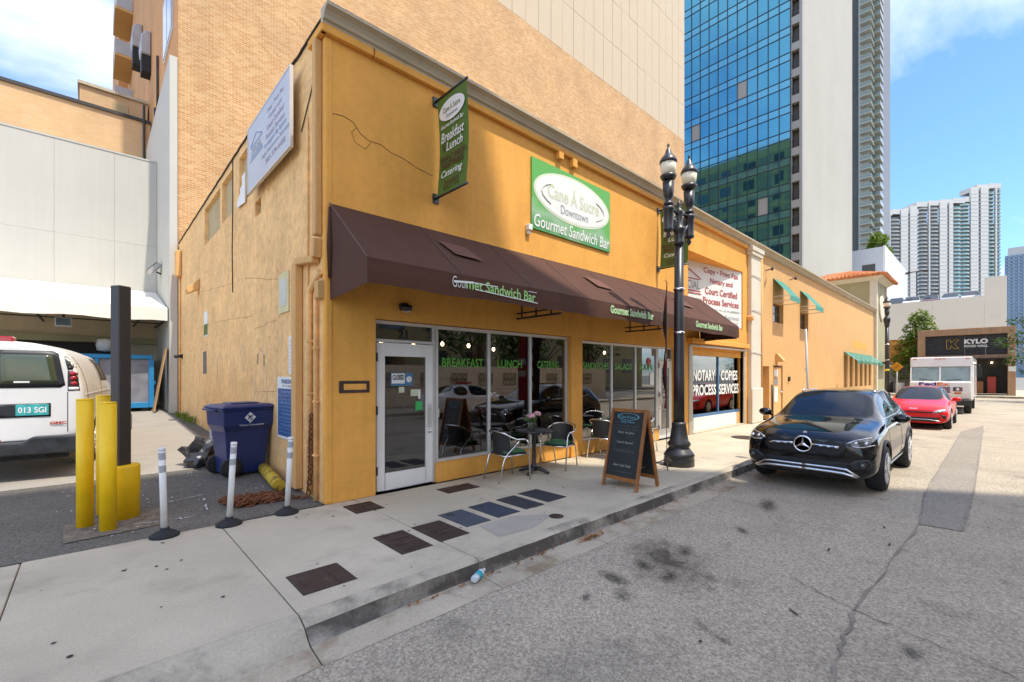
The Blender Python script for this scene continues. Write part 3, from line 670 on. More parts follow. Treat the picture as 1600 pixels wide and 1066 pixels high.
# upper recess back wall
mb = MB(); mb.quad((12.1, YF + .75, 3.1), (16.2, YF + .75, 3.1), (16.2, YF + .75, 5.2), (12.1, YF + .75, 5.2)); mb.quad((12.14, YF + .2, 5.149), (16.12, YF + .2, 5.149), (16.12, YF + .75, 5.149), (12.14, YF + .75, 5.149)); mb.quad((12.14, YF + .2, 3.2), (12.14, YF + .75, 3.2), (12.14, YF + .75, 5.15), (12.14, YF + .2, 5.15)); mb.quad((12.14, YF + .2, 3.201), (16.12, YF + .2, 3.201), (16.12, YF + .75, 3.201), (12.14, YF + .75, 3.201))
mb.build('sign_recess', m_orange, shop)
# hairline crack in the render
m_hair = mat('render_crack', (.16, .08, .03), rough=1, var=0)
def wallribbon(pts, w, y=YF - .0025):
    mb = MB()
    for p, q in zip(pts[:-1], pts[1:]): mb.bar((p[0], y, p[1]), (q[0], y, q[1]), .002, w)
    return mb
cpts = [(2.28, 5.03), (2.42, 5.05), (2.55, 5.02), (2.66, 4.90), (2.78, 4.85), (2.95, 4.86), (3.1, 4.80), (3.3, 4.78), (3.5, 4.72), (3.8, 4.68)]
wallribbon(cpts, .008).build('render_crack', m_hair, shop)
wallribbon([(2.6, 4.97), (2.53, 4.88), (2.58, 4.76), (2.72, 4.72), (2.80, 4.83)], .005).build('render_crack', m_hair, shop)
# pipes and downspouts on the alley wall near the corner
def pipe(pts, r, name='conduit', m=m_peach): return MB().tube(pts, r, 8).build(name, m, shop)
xw = XC - .04
mb = MB(); mb.box(XC - .10, 5.93, 3.46, XC - .004, 6.04, 5.98); mb.build('downspout', m_orange2, shop, bevel=.012)
mb = MB(); mb.bar((XC - .055, 5.98, 3.42), (XC - .055, 6.0, 3.18), .09, .11, (1, 0, 0)); mb.bar((XC - .055, 6.02, 3.16), (XC - .055, 6.72, 3.27 - .02), .10, .09); mb.build('downspout_elbow', m_orange2, shop, bevel=.01)
mb = MB(); mb.box(XC - .11, 6.66, .06, XC - .004, 6.83, 3.24); mb.build('downspout', m_orange2, shop, bevel=.012)
pipe([(xw, 6.30, .05), (xw, 6.30, 2.72), (xw, 6.28, 2.80), (xw, 6.05, 2.92), (xw, 5.90, 2.98)], .038)
pipe([(xw, 6.06, .02), (xw, 6.06, 2.62), (xw, 6.02, 2.70), (xw, 5.92, 2.74), (xw, 5.90, 2.84), (xw, 5.86, 2.88)], .03)
pipe([(xw + .02, 6.42, .05), (xw + .02, 6.42, 4.9), (xw + .02, 6.44, 5.2)], .014)
mb = MB(); mb.box(XC - .10, 5.84, 2.63, XC - .004, 5.96, 2.86); mb.build('junction_box', m_orange2, shop, bevel=.012)
for z in (.6, 1.3, 2.0): BX(XC - .075, 6.02, z, XC - .004, 6.10, z + .02).build('pipe_clip', m_peach, shop); BX(XC - .085, 6.25, z + .1, XC - .004, 6.35, z + .12).build('pipe_clip', m_peach, shop)
m_wire = mat('cable', (.10, .075, .05), rough=.8, var=0)
pipe([(XC - .012, 10.93, 6.18), (XC - .012, 10.92, 5.2), (XC - .012, 10.98, 4.3), (XC - .012, 10.93, 3.4)], .010, 'cable', m_wire)
pipe([(XC - .012, 6.05, 5.95), (XC - .012, 6.3, 5.5), (XC - .012, 6.7, 5.1)], .008, 'cable', m_wire)
pipe([(xw, 18.4, .45), (xw, 18.4, 4.1), (xw, 18.4, 5.2)], .03, 'conduit', m_peach)
mb = MB(); mb.box(XC - .16, 18.2, 4.9, XC - .004, 18.55, 5.75); mb.build('meter_cabinet', m_orange2, shop, bevel=.02)
# raking cracks and chipped render on the alley wall
mb = MB()
for p, q in (((9.9, 3.55), (6.9, 3.02)), ((14.6, 3.9), (10.9, 3.6)), ((9.3, 2.5), (7.9, 2.55)), ((13.0, 2.95), (9.4, 2.75)), ((9.2, 1.35), (7.9, 1.4))):
    N_ = 12; prev = None
    for i in range(N_ + 1):
        c = (XC - .002, p[0] + (q[0] - p[0]) * i / N_, p[1] + (q[1] - p[1]) * i / N_ + rnd.uniform(-.018, .018))
        if prev: mb.bar(prev, c, .003, .006)
        prev = c
mb.build('render_crack', mat('alley_wall_crack', (.36, .21, .10), rough=1, var=0), shop)
mb = MB()
for i in range(110):
    y = rnd.uniform(7, 16); z = rnd.uniform(2.0, 5.0); s_ = rnd.uniform(.012, .05); nn = 7; mb.add([(XC - .0015, y + s_ * rnd.uniform(.3, 1) * math.cos(2 * math.pi * k / nn), z + s_ * 1.2 * rnd.uniform(.3, 1) * math.sin(2 * math.pi * k / nn)) for k in range(nn)], [tuple(range(nn))])
mb.build('chipped_render', mat('bare_render', (.50, .28, .12), rough=1, var=.3, scale=8), shop, kind='stuff')
# faint spray scrawl on the alley wall
m_tagp = mat('faded_spray', (.66, .52, .38), rough=.9, var=.1)
def scrawl(pts, w=.012):
    mb = MB(); pp = []
    for i in range(len(pts) - 1):
        for k in range(4):
            t = k / 4; pp.append((pts[i][0] + (pts[i + 1][0] - pts[i][0]) * t, pts[i][1] + (pts[i + 1][1] - pts[i][1]) * t))
    pp.append(pts[-1])
    for p, q in zip(pp[:-1], pp[1:]): mb.bar((XC - .003, p[0], p[1]), (XC - .003, q[0], q[1]), .002, w)
    return mb.build('spray_scrawl', m_tagp, shop)
scrawl([(13.3, 1.45), (13.2, 2.0), (12.9, 2.15), (12.6, 2.0), (12.55, 1.5), (12.5, 2.0), (12.2, 2.15), (11.95, 2.0), (11.9, 1.5)])
scrawl([(11.7, 1.9), (11.5, 2.1), (11.2, 2.05), (11.15, 1.6), (11.4, 1.45), (11.1, 1.35)])
scrawl([(10.9, 2.3), (10.8, 1.8), (10.7, 1.3)]); scrawl([(10.3, 2.1), (10.1, 2.25), (9.85, 2.0), (10.0, 1.75), (10.2, 2.0)])
scrawl([(9.3, 1.0), (9.1, 1.9), (8.8, 2.15), (8.5, 1.8), (8.4, 1.2)]); scrawl([(12.0, 1.1), (11.8, .6)]); scrawl([(11.3, 1.25), (11.2, .8), (10.9, 1.1), (10.7, .65)]); scrawl([(9.6, 1.5), (9.3, 1.6), (9.0, 1.35), (9.2, 1.0), (8.8, .55)])
# mail slot, wall fittings
mb = MB(); mb.box(2.36, YF - .012, 1.42, 2.78, YF - .003, 1.58); mb.build('mail_slot_plate', m_castiron, shop, bevel=.004)
mb = MB(); mb.box(2.42, YF - .018, 1.46, 2.73, YF - .013, 1.54); mb.build('mail_slot_flap', m_orange, shop, bevel=.003)
# ------------------------------------------------------------------ brown shop awning
aw = thing('shop_awning', 'long dark brown sloping cloth awning over the corner shopfront', 'awning', (XC, YF, 2.7))
AX0, AX1, AYO, AZT, AZM, AZB = 2.24, 12.86, 4.75, 3.86, 2.97, 2.68
def awz(x): return .018 * math.sin((x - AX0) * 2 * math.pi / 1.33) 
n = 48
top = MB(); rows = []
for i in range(n + 1):
    x = AX0 + (AX1 - AX0) * i / n
    rows += [(x, YF - .006, AZT), (x, YF - .38, AZT - .32 - .012 * abs(math.sin(i * math.pi / 6))), (x, YF - .74, AZT - .625 - .012 * abs(math.sin(i * math.pi / 6))), (x, AYO, AZM)]
top.add(rows, [(i * 4 + j, i * 4 + j + 1, (i + 1) * 4 + j + 1, (i + 1) * 4 + j) for i in range(n) for j in range(3)])
top.build('awning_cloth', m_brown, aw)
mb = MB(); rows = []
for i in range(n + 1):
    x = AX0 + (AX1 - AX0) * i / n; s = .006 * math.sin(i * 1.7)
    rows += [(x, AYO - .001, AZM), (x, AYO - .008 + s, AZM - .15), (x, AYO - .004 + s, AZB + .012 * math.sin(i * .9))]
mb.add(rows, [(i * 3 + j, i * 3 + j + 1, (i + 1) * 3 + j + 1, (i + 1) * 3 + j) for i in range(n) for j in range(2)]); mb.build('valance', m_brown, aw)
for x, nm in ((AX0, 'end_panel'), (AX1, 'end_panel')):
    mb = MB(); poly = [(YF - .006, AZT), (AYO, AZM), (AYO, AZB), (YF - .02, AZB - .06), (YF - .006, 3.0)]
    mb.add([(x, a, b) for a, b in poly], [tuple(range(5))]); mb.build(nm, m_brown, aw)
mb = MB(); mb.tube([(AX0 - .005, YF - .03, AZT - .06), (AX0 - .012, YF - .05, 3.3), (AX0 - .005, YF - .04, 2.9)], [.02, .045, .03], 8); mb.build('loose_flap', m_brown, aw)
m_seamb = mat('awning_seam', (.12, .075, .06), rough=.9, var=.1)
mb = MB()
for i in range(1, 9):
    x = AX0 + (AX1 - AX0) * i / 8.0
    if i < 8: MB().bar((x, YF - .01, AZT + .003), (x, AYO, AZM + .004), .010, .004).build('seam', m_seamb, aw)
mb.bar((AX0 - .002, YF - .01, AZT + .003), (AX0 - .002, AYO, AZM + .003), .014, .008); mb.build('seam', m_seamb, aw)
m_bar = m_black
m_awpatch = mat('awning_patch_pink', (.125, .052, .036), rough=.9, var=.15)
def on_slope(x, s): return (x, YF - 1.08 * s - .012, AZT - .89 * s + .012)
for quad_ in (((3.66, .30), (4.14, .32), (4.28, .58), (3.78, .56)), ((7.02, .30), (7.50, .32), (7.64, .58), (7.14, .56)), ((10.55, .30), (11.03, .32), (11.17, .58), (10.67, .56))): MB().quad(*[on_slope(*q) for q in quad_]).build('awning_patch', m_awpatch, aw)
def bracket(x):
    b = MB(); b.bar((x, AYO + .03, AZB - .02), (x, YF + .0 - .01, AZB - .02), .03, .03); b.bar((x, AYO + .03, AZB + .07), (x, YF - .01, AZB + .07), .025, .025)
    for y in (AYO + .25, AYO + .6, AYO + .95): b.bar((x, y, AZB - .02), (x, y, AZM + .75 * (y - AYO)), .022, .022)
    b.build('awning_bracket', m_bar, aw)
for x in (5.56, 9.02, 12.80): bracket(x)
mb = MB(); mb.bar((AX0, AYO + .02, AZM - .02), (AX1, AYO + .02, AZM - .02), .03, .03); mb.bar((AX0, AYO + .02, AZB + .03), (AX1, AYO + .02, AZB + .03), .03, .03); mb.build('awning_rail', m_bar, aw)
def aw_text(s, x0, x1, z, h, mi_m=m_limelt, name='awning_lettering', dz=0.0, bold=.012):
    mb = MB(); xc = (x0 + x1) / 2
    def fn(a, b): return (xc + a, AYO - .017, z + b + dz * a)
    put_text(mb, s, (0, 0, 0), (1, 0, 0), (0, 0, 1), width=x1 - x0, height=h, bold=bold, fn=fn); return mb.build(name, mi_m, aw)
aw_text('met Sandwich Bar', 3.60, 4.90, 2.845, .145, dz=-.03)
aw_text('Gour', 3.38, 3.62, 2.86, .14, m_offwhite, 'worn_lettering', bold=-.012)
mb = MB(); mb.bar((3.40, AYO - .019, 2.86), (3.72, AYO - .019, 2.885), .003, .024); mb.bar((3.72, AYO - .019, 2.885), (4.15, AYO - .019, 2.885), .003, .012); mb.bar((3.75, AYO - .019, 2.80), (4.25, AYO - .019, 2.775), .003, .010); mb.bar((4.25, AYO - .019, 2.775), (4.95, AYO - .019, 2.745), .003, .012); mb.bar((4.75, AYO - .019, 2.90), (4.93, AYO - .019, 2.90), .003, .008); mb.build('torn_letter_backing', m_offwhite, aw)
aw_text('Gourmet Sandwich Bar', 6.85, 8.35, 2.85, .15, m_offwhite, 'letter_backing', bold=.045)
aw_text('Gourmet Sandwich Bar', 6.85, 8.35, 2.848, .14)
aw_text('Gourmet Sandwich Bar', 10.25, 11.75, 2.85, .15, m_offwhite, 'letter_backing', bold=.045)
aw_text('Gourmet Sandwich Bar', 10.25, 11.75, 2.848, .14)
for o in aw.children:
    if o.name.startswith('awning_lettering'): 
        for v in o.data.vertices: v.co.y -= .003

# ------------------------------------------------------------------ signs on the shop front
def laurel(mb, o, ux, uy, a, b, mi, side):
    o = Vector(o); ux = Vector(ux); uy = Vector(uy)
    for sgn in (side,):
        prev = None
        for k in range(7):
            t = -.75 + 1.5 * k / 6; p = o + ux * (sgn * a * math.cos(t)) + uy * (b * math.sin(t)) + ux.cross(uy) * .005
            if prev is not None: mb.bar(prev, p, .004, .018, ux.cross(uy), mi); 
            prev = p
sg = thing('shop_sign', 'green rectangular sign with white oval above the brown awning', 'sign', (5.91, YF, 4.35))
m_signpale = mat('sign_pale_green', (.25, .42, .24), rough=.55, var=.12, scale=3)
g = bpy.data.materials.new('sign_green_fade'); g.use_nodes = True
_n = g.node_tree.nodes; _l = g.node_tree.links; _t = _n.new('ShaderNodeTexCoord'); _s = _n.new('ShaderNodeSeparateXYZ'); _l.new(_t.outputs['Generated'], _s.inputs[0])
_w = _n.new('ShaderNodeTexNoise'); _w.inputs['Scale'].default_value = 1.3; _l.new(_t.outputs['Object'], _w.inputs['Vector'])
_a = _n.new('ShaderNodeMath'); _a.operation = 'ADD'; _l.new(_s.outputs['Z'], _a.inputs[0]); _l.new(_w.outputs['Fac'], _a.inputs[1])
_r = _n.new('ShaderNodeValToRGB'); e = _r.color_ramp.elements; e[0].position = .52; e[0].color = (.07, .32, .08, 1); e[1].position = 1.35 / 1.4; e[1].color = (.10, .40, .06, 1)
x_ = e.new(.75); x_.color = (.28, .45, .26, 1); _l.new(_a.outputs[0], _r.inputs[0]); _l.new(_r.outputs[0], _n['Principled BSDF'].inputs['Base Color']); _n['Principled BSDF'].inputs['Roughness'].default_value = .5
BX(5.91, YF - .035, 4.36, 8.37, YF - .004, 5.68).build('sign_panel', g, sg, bevel=.004)
ux, uy = (1, 0, 0), (0, 0, 1); yS = YF - .035; oc = (7.14, yS, 5.14)
mb = MB(); ellipse(mb, oc, ux, uy, 1.19, .47, 40, lift=.003); mb.build('sign_oval', mat('sign_oval_edge', (.66, .72, .52), var=.02), sg)
mb = MB(); ellipse(mb, oc, ux, uy, 1.14, .43, 40, lift=.006); mb.build('sign_oval', m_offwhite, sg)
mb = MB(); put_text(mb, 'Cane \u00c1 Sucre', (7.14, yS, 5.21), ux, uy, width=1.62, height=.34, bold=.02, lift=.009); mb.build('sign_lettering', mat('print_pale_olive', (.60, .64, .44), var=.02), sg)
for sgn in (-1, 1): mb = MB(); laurel(mb, (7.14, yS - .006, 5.12), Vector(ux), Vector(uy), .98, .28, 0, sgn); mb.build('sign_laurel', MATS['print_pale_olive'], sg)
mb = MB(); put_text(mb, 'Downtown', (7.14, yS, 4.90), ux, uy, width=.86, height=.17, bold=.0, lift=.009); mb.build('sign_lettering', m_grey_p, sg)
mb = MB(); put_text(mb, 'Gourmet Sandwich Bar', (7.14, yS, 4.53), ux, uy, width=2.36, height=.24, bold=.01, shear=.18, lift=.009); mb.build('sign_lettering', m_offwhite, sg)

def banner(x, label, mats_):
    b = thing('wall_banner', label, 'banner', (x, YF, 4.3), group='green banners on brackets')
    y0, y1, z0, z1 = YF - .06, YF - .78, 4.36, 5.80
    ns = 14; rows = []
    def bx(t): return x + .045 * math.sin(t * math.pi) * 1.0
    for k in range(ns + 1):
        t = k / ns; z = z1 + (z0 - z1) * t; rows += [(bx(t), y0, z), (bx(t) - .01 * math.sin(t * math.pi), (y0 + y1) / 2, z), (bx(t), y1, z)]
    mb = MB(); mb.add(rows, [(k * 3 + j, k * 3 + j + 1, (k + 1) * 3 + j + 1, (k + 1) * 3 + j) for k in range(ns) for j in (0, 1)], 0, True); mb.build('banner_cloth', m_green_b, b)
    for z in (z1 + .01, z0 - .02):
        mb = MB(); mb.tube([(x, YF - .01, z), (x, y1 - .03, z)], .018, 8); mb.box(x - .05, YF - .03, z - .07, x + .05, YF - .004, z + .07); mb.build('banner_bracket', m_black, b)
    yc = (y0 + y1) / 2
    def fnw(yoff, zc, lift):
        def fn(a, bb):
            z = zc + bb; t = (z1 - z) / (z1 - z0); return (bx(t) - .012 - lift - .01 * math.sin(t * math.pi), yc - a + yoff, z)
        return fn
    mb = MB(); v = []
    for k in range(32):
        a = 2 * math.pi * k / 32; v.append(fnw(0, 5.56, 0)(.315 * math.cos(a), .15 * math.sin(a)))
    mb.add(v, [tuple(range(32))]); mb.build('banner_oval', m_offwhite, b)
    def tx(s, zc, w, h, m, sh=0, bold=.01, yo=0): 
        mb = MB(); put_text(mb, s, (0, 0, 0), (0, -1, 0), (0, 0, 1), width=w, height=h, shear=sh, bold=bold, fn=fnw(yo, zc, .004)); mb.build('banner_lettering', m, b)
    m_ol = MATS['print_pale_olive']
    tx('Cane \u00c1 Sucre', 5.595, .42, .10, mat('print_olive', (.16, .20, .03), var=0) if 'print_olive' not in MATS else MATS['print_olive']); tx('Downtown', 5.49, .28, .05, m_grey_p)
    tx('Gourmet Sandwich Bar', 5.36, .56, .06, m_offwhite, .15); tx('Breakfast', 5.20, .56, .15, m_offwhite, .2); tx('&', 5.06, .07, .09, m_brown_p, 0, .01, .22); tx('Lunch', 5.04, .40, .13, m_offwhite, .2, .01, -.05)
    tx('FRESHLY BAKED', 4.885, .64, .085, m_brown_p, 0, .02); tx('PASTRIES', 4.775, .54, .10, m_brown_p, 0, .025); tx('Catering', 4.63, .52, .13, m_offwhite, .2)
    tx('BURGERS', 4.51, .36, .06, m_brown_p); tx('EAT IN', 4.435, .36, .06, m_brown_p)
    return b
banner(3.84, 'green hanging banner nearer the building corner, left of the oval sign', None)
banner(10.5, 'green hanging banner partly behind the street lamp, right of the oval sign', None)

ns_ = thing('copy_shop_sign', 'white copy and notary sign set at an angle in the wall recess', 'sign', (12.16, YF, 3.25))
p0 = Vector((12.17, YF + .62, 0)); p1 = Vector((16.10, YF + .03, 0)); sux = (p1 - p0).normalized(); suz = Vector((0, 0, 1)); sn = sux.cross(suz); L_ = (p1 - p0).length
MB().obox(p0 + sux * L_ / 2 + suz * 4.19 - sn * .02, sux * L_ / 2, suz * .95, sn * .018).build('sign_panel', m_offwhite, ns_)
so = p0 + sux * L_ / 2
def st(s, a, z, w, h, m, bold=.015, name='sign_lettering'):
    mb = MB(); put_text(mb, s, so + sux * a + suz * z, sux, suz, width=w, height=h, bold=bold, lift=.006); mb.build(name, m, ns_)
for s, z, w in (('Copy \u2022 Print Fax', 4.92, 2.0), ('Notary and', 4.62, 1.3), ('Court Certified', 4.31, 1.85), ('Process Services', 4.0, 2.05)): st(s, .78, z, w, .22, m_red_p, .02)
st('Investigator By Agency Lic. # A1600055', .35, 3.74, 3.0, .10, m_grey_p, .005); st('Legal Documents Retrieval', .55, 3.53, 2.5, .18, mat('print_pale_grey', (.42, .47, .50), var=0)); st('305-779-4488', .95, 3.33, 1.6, .16, mat('print_pale_red', (.62, .38, .34), var=0))
st('OFFICIAL', -1.05, 4.42, 1.25, .24, m_grey_p, .0)
mb = MB()
def pr(a, z): return so + sux * a + suz * z + sn * .008
for a0, z0, a1, z1, w in ((-1.75, 4.62, -.95, 4.86, .035), (-.95, 4.86, -.35, 4.62, .035), (-1.65, 4.60, -.45, 4.60, .03), (-1.7, 4.24, -.4, 4.24, .03), (-1.75, 4.16, -.35, 4.16, .03)): mb.bar(pr(a0, z0), pr(a1, z1), w, .004, sn)
mb.build('sign_emblem', m_red_p, ns_); st('www.legal-copies.com', -.95, 4.0, 1.3, .07, m_grey_p, .0)

# small fixtures on the front wall
fx = thing('dome_light', 'black dome ceiling light under the awning above the shop door', 'light', (3.27, YF - .12, 2.62))
MB().lathe([(.02, .06), (.085, .045), (.095, .0), (.085, -.03)], (3.27, YF - .12, 2.60), 16).build('light_housing', m_black, fx); MB().lathe([(.075, -.032), (.05, -.055), (.0, -.065)], (3.27, YF - .12, 2.60), 14).build('light_lens', m_clear, fx); MB().box(3.23, YF - .13, 2.62, 3.31, YF - .003, 2.68).build('light_mount', m_black, fx)
MB().box(5.78, YF - .09, 4.29, 5.88, YF - .003, 4.40).box(5.80, YF - .06, 4.22, 5.86, YF - .003, 4.29).single('sensor_box', m_white, 'small white sensor box on the wall left of the green sign', 'sensor', (5.83, YF, 4.3), bevel=.008)
# three faint spots of the pendant lamps inside
for k, (x, y, z) in enumerate(((4.05, 8.0, 2.28), (4.75, 8.0, 2.30), (5.45, 8.0, 2.32), (6.30, 8.2, 2.33), (7.05, 8.2, 2.28), (9.6, 7.6, 2.30), (10.7, 7.6, 2.30))):
    where = ['leftmost, behind the BREAKFAST window', 'second from left, behind the BREAKFAST window', 'left one behind the LUNCH window', 'right one behind the LUNCH window', 'behind the CATERING window', 'behind the SANDWICHES window', 'behind the SALADS window'][k]
    L0 = thing('pendant_lamp', 'glowing bare bulb pendant lamp, ' + where, 'lamp', (x, y, z), group='pendant bulbs inside the shop')
    MB().ball((x, y, z), (.035, .035, .048), 10, 8).build('bulb', m_bulb, L0); MB().tube([(x, y, z + .05), (x, y, 2.89)], .006, 6).build('cord', m_blackmatt, L0); MB().lathe([(.018, z + .045), (.022, z + .06), (.02, z + .11)], (x, y, 0), 8).build('socket', m_blackmatt, L0)

# ------------------------------------------------------------------ long apricot building next door
XB0, XB1 = 17.46, 40.2
b2 = thing('apricot_building', 'long plain apricot two storey building with small green window awnings', 'building', (XB0, YF, 0))
ops = [(17.72, 0, 18.75, 2.0), (19.19, 3.72, 20.40, 4.48), (22.72, 3.70, 23.95, 4.46), (19.22, .02, 20.26, 2.02)]
sl = [31.2 + i * 1.45 for i in range(6)]
ops += [(x, 1.0, x + .62, 2.75) for x in sl]
mb = MB(); wall_cells(mb, (XB0, YF, 0), (1, 0, 0), (0, 0, 1), XB1 - XB0, 6.1, [(a - XB0, b, c - XB0, d) for a, b, c, d in ops], .28, (0, 1, 0)); mb.build('front_wall', m_orange2, b2)
mb = MB(); mb.box(XB0, YF + .3, 5.8, XB1, 19, 6.0); mb.box(XB1 - .02, YF + .001, 0, XB1, 19, 6.15); mb.box(XB0 + .01, YF + .02, 6.1, XB1, YF + .25, 6.26); mb.build('roof', m_cornice, b2)
cornice(17.16, XB1 + .1, 'cornice', b2, m_cornice)
MB().box(17.72, YF + .26, 0, 18.75, YF + .30, 2.0).build('recessed_door', m_orange2, b2)
d = MB().box(19.24, YF + .03, .02, 20.24, YF + .07, 1.98).build('service_door', m_orange2, b2, bevel=.004)
mb = MB(); mb.box(19.19, YF - .012, 0, 19.22, YF + .04, 2.04); mb.box(20.26, YF - .012, 0, 20.29, YF + .04, 2.04); mb.box(19.19, YF - .012, 2.02, 20.29, YF + .04, 2.06); mb.build('door_casing', mat('door_casing_brown', (.30, .17, .06), var=.1), b2)
for zz, h, m in ((1.62, .26, m_offwhite), (1.28, .30, m_grey_p), (.62, .58, m_offwhite)): MB().box(19.42, YF + .022, zz, 19.80, YF + .028, zz + h).build('notice', m, d)
MB().ball((20.16, YF + .0, 1.0), .04, 8, 6).build('door_knob', m_steel, d)
for (x0, z0, x1, z1), nm in zip(ops[1:3], ('a', 'b')):
    fr = MB(); y = YF + .14; w = .07; fr.box(x0, y, z0, x0 + w, y + .05, z1); fr.box(x1 - w, y, z0, x1, y + .05, z1); fr.box(x0 + w, y, z0, x1 - w, y + .05, z0 + w); fr.box(x0 + w, y, z1 - w, x1 - w, y + .05, z1); fr.box(x0 + w, y, (z0 + z1) / 2 - .02, x1 - w, y + .05, (z0 + z1) / 2 + .02)
    f = fr.build('window', mat('brown_window_frame', (.16, .09, .045), var=.1) if 'brown_window_frame' not in MATS else MATS['brown_window_frame'], b2)
    MB().box(x0 + w, y + .02, z0 + w, x1 - w, y + .03, z1 - w).build('pane', m_panewindow, f)
    a = MB(); zt, zb_, zl = z1 + .92, z1 + .20, z1 + .0; yo = YF - .58
    a.add([(x0 - .02, YF - .005, zt), (x1 + .06, YF - .005, zt), (x1 + .06, yo, zb_), (x0 - .02, yo, zb_), (x1 + .06, yo, zl), (x0 - .02, yo, zl)], [(0, 3, 2, 1), (3, 5, 4, 2)])
    w_ = a.build('window_awning', m_greenshade, b2)
    s = MB(); 
    for x in (x0, x1 + .04): s.bar((x, YF, zb_), (x, yo, zb_), .02, .02); s.bar((x, YF, zl + .02), (x, yo, zl + .02), .02, .02)
    s.build('awning_arm', m_alu, w_)
m_slit = mat('slit_brown', (.20, .12, .06), var=.1)
for i, x in enumerate(sl):
    MB().box(x + .02, YF + .22, 1.0, x + .60, YF + .27, 2.75).build('slit_window', m_slit, b2)
    a = MB(); zt, zb_ = 3.02, 2.48; yo = YF - .62
    for k in range(4):
        u0, u1 = x - .15 + k * .30, x - .15 + k * .30 + .27
        a.add([(u0, YF - .005, zt), (u1, YF - .005, zt), (u1, yo, zb_), (u0, yo, zb_), (u1, yo, zb_ - .16), (u0, yo, zb_ - .16)], [(0, 3, 2, 1), (3, 5, 4, 2)])
    a.build('window_awning', m_greenshade, b2)
mb = MB(); mb.tube([(17.75, YF - .05, .1), (17.75, YF - .05, 5.95)], .05, 8); mb.build('rain_pipe', m_orange2, b2)
mb = MB(); mb.tube([(18.98, YF - .04, .05), (18.98, YF - .04, 1.3)], .03, 8); mb.build('standpipe', m_pole, b2)
MB().box(21.0, YF - .06, 1.42, 21.14, YF - .003, 1.60).build('keypad', m_blackmatt, b2)
MB().box(23.4, YF - .008, 1.9, 23.9, YF - .003, 2.0).build('house_number', m_grey_p, b2)
MB().box(33.2, YF - .006, 3.3, 37.6, YF - .003, 3.75).build('painted_patch', m_orange, b2)
wl_ = MB(); wl_.prism([(0, 0), (-.28, 0), (-.28, .06), (-.05, .34), (0, .34)], (19.45, YF - .004, 2.18), (0, 1, 0), (0, 0, 1), (.28, 0, 0)); wl_.single('wall_pack_light', m_orange2, 'wedge shaped wall light above the apricot service door', 'light', (19.6, YF, 2.2), bevel=.01)
for x, z, lab in ((17.05, 3.62, 'wedge shaped flood light on the wall beside the white copy sign'),): MB().box(x - .6, YF - .2, z - .08, x - .44, YF - .003, z + .08).single('flood_light', m_orange2, lab, 'light', (x - .5, YF, z), bevel=.03)
for x, z, lab in ((18.35, 5.55, 'tiny bracket camera on apricot wall near the white pilaster'), (21.2, 5.62, 'tiny bracket camera on apricot wall above the two green window awnings')):
    mb = MB(); mb.bar((x, YF, z), (x + .02, YF - .22, z + .05), .03, .03); mb.tube([(x + .12, YF - .2, z + .10), (x - .12, YF - .26, z - .02)], .045, 8); mb.single('security_camera', m_castiron, lab, 'camera', (x, YF, z))

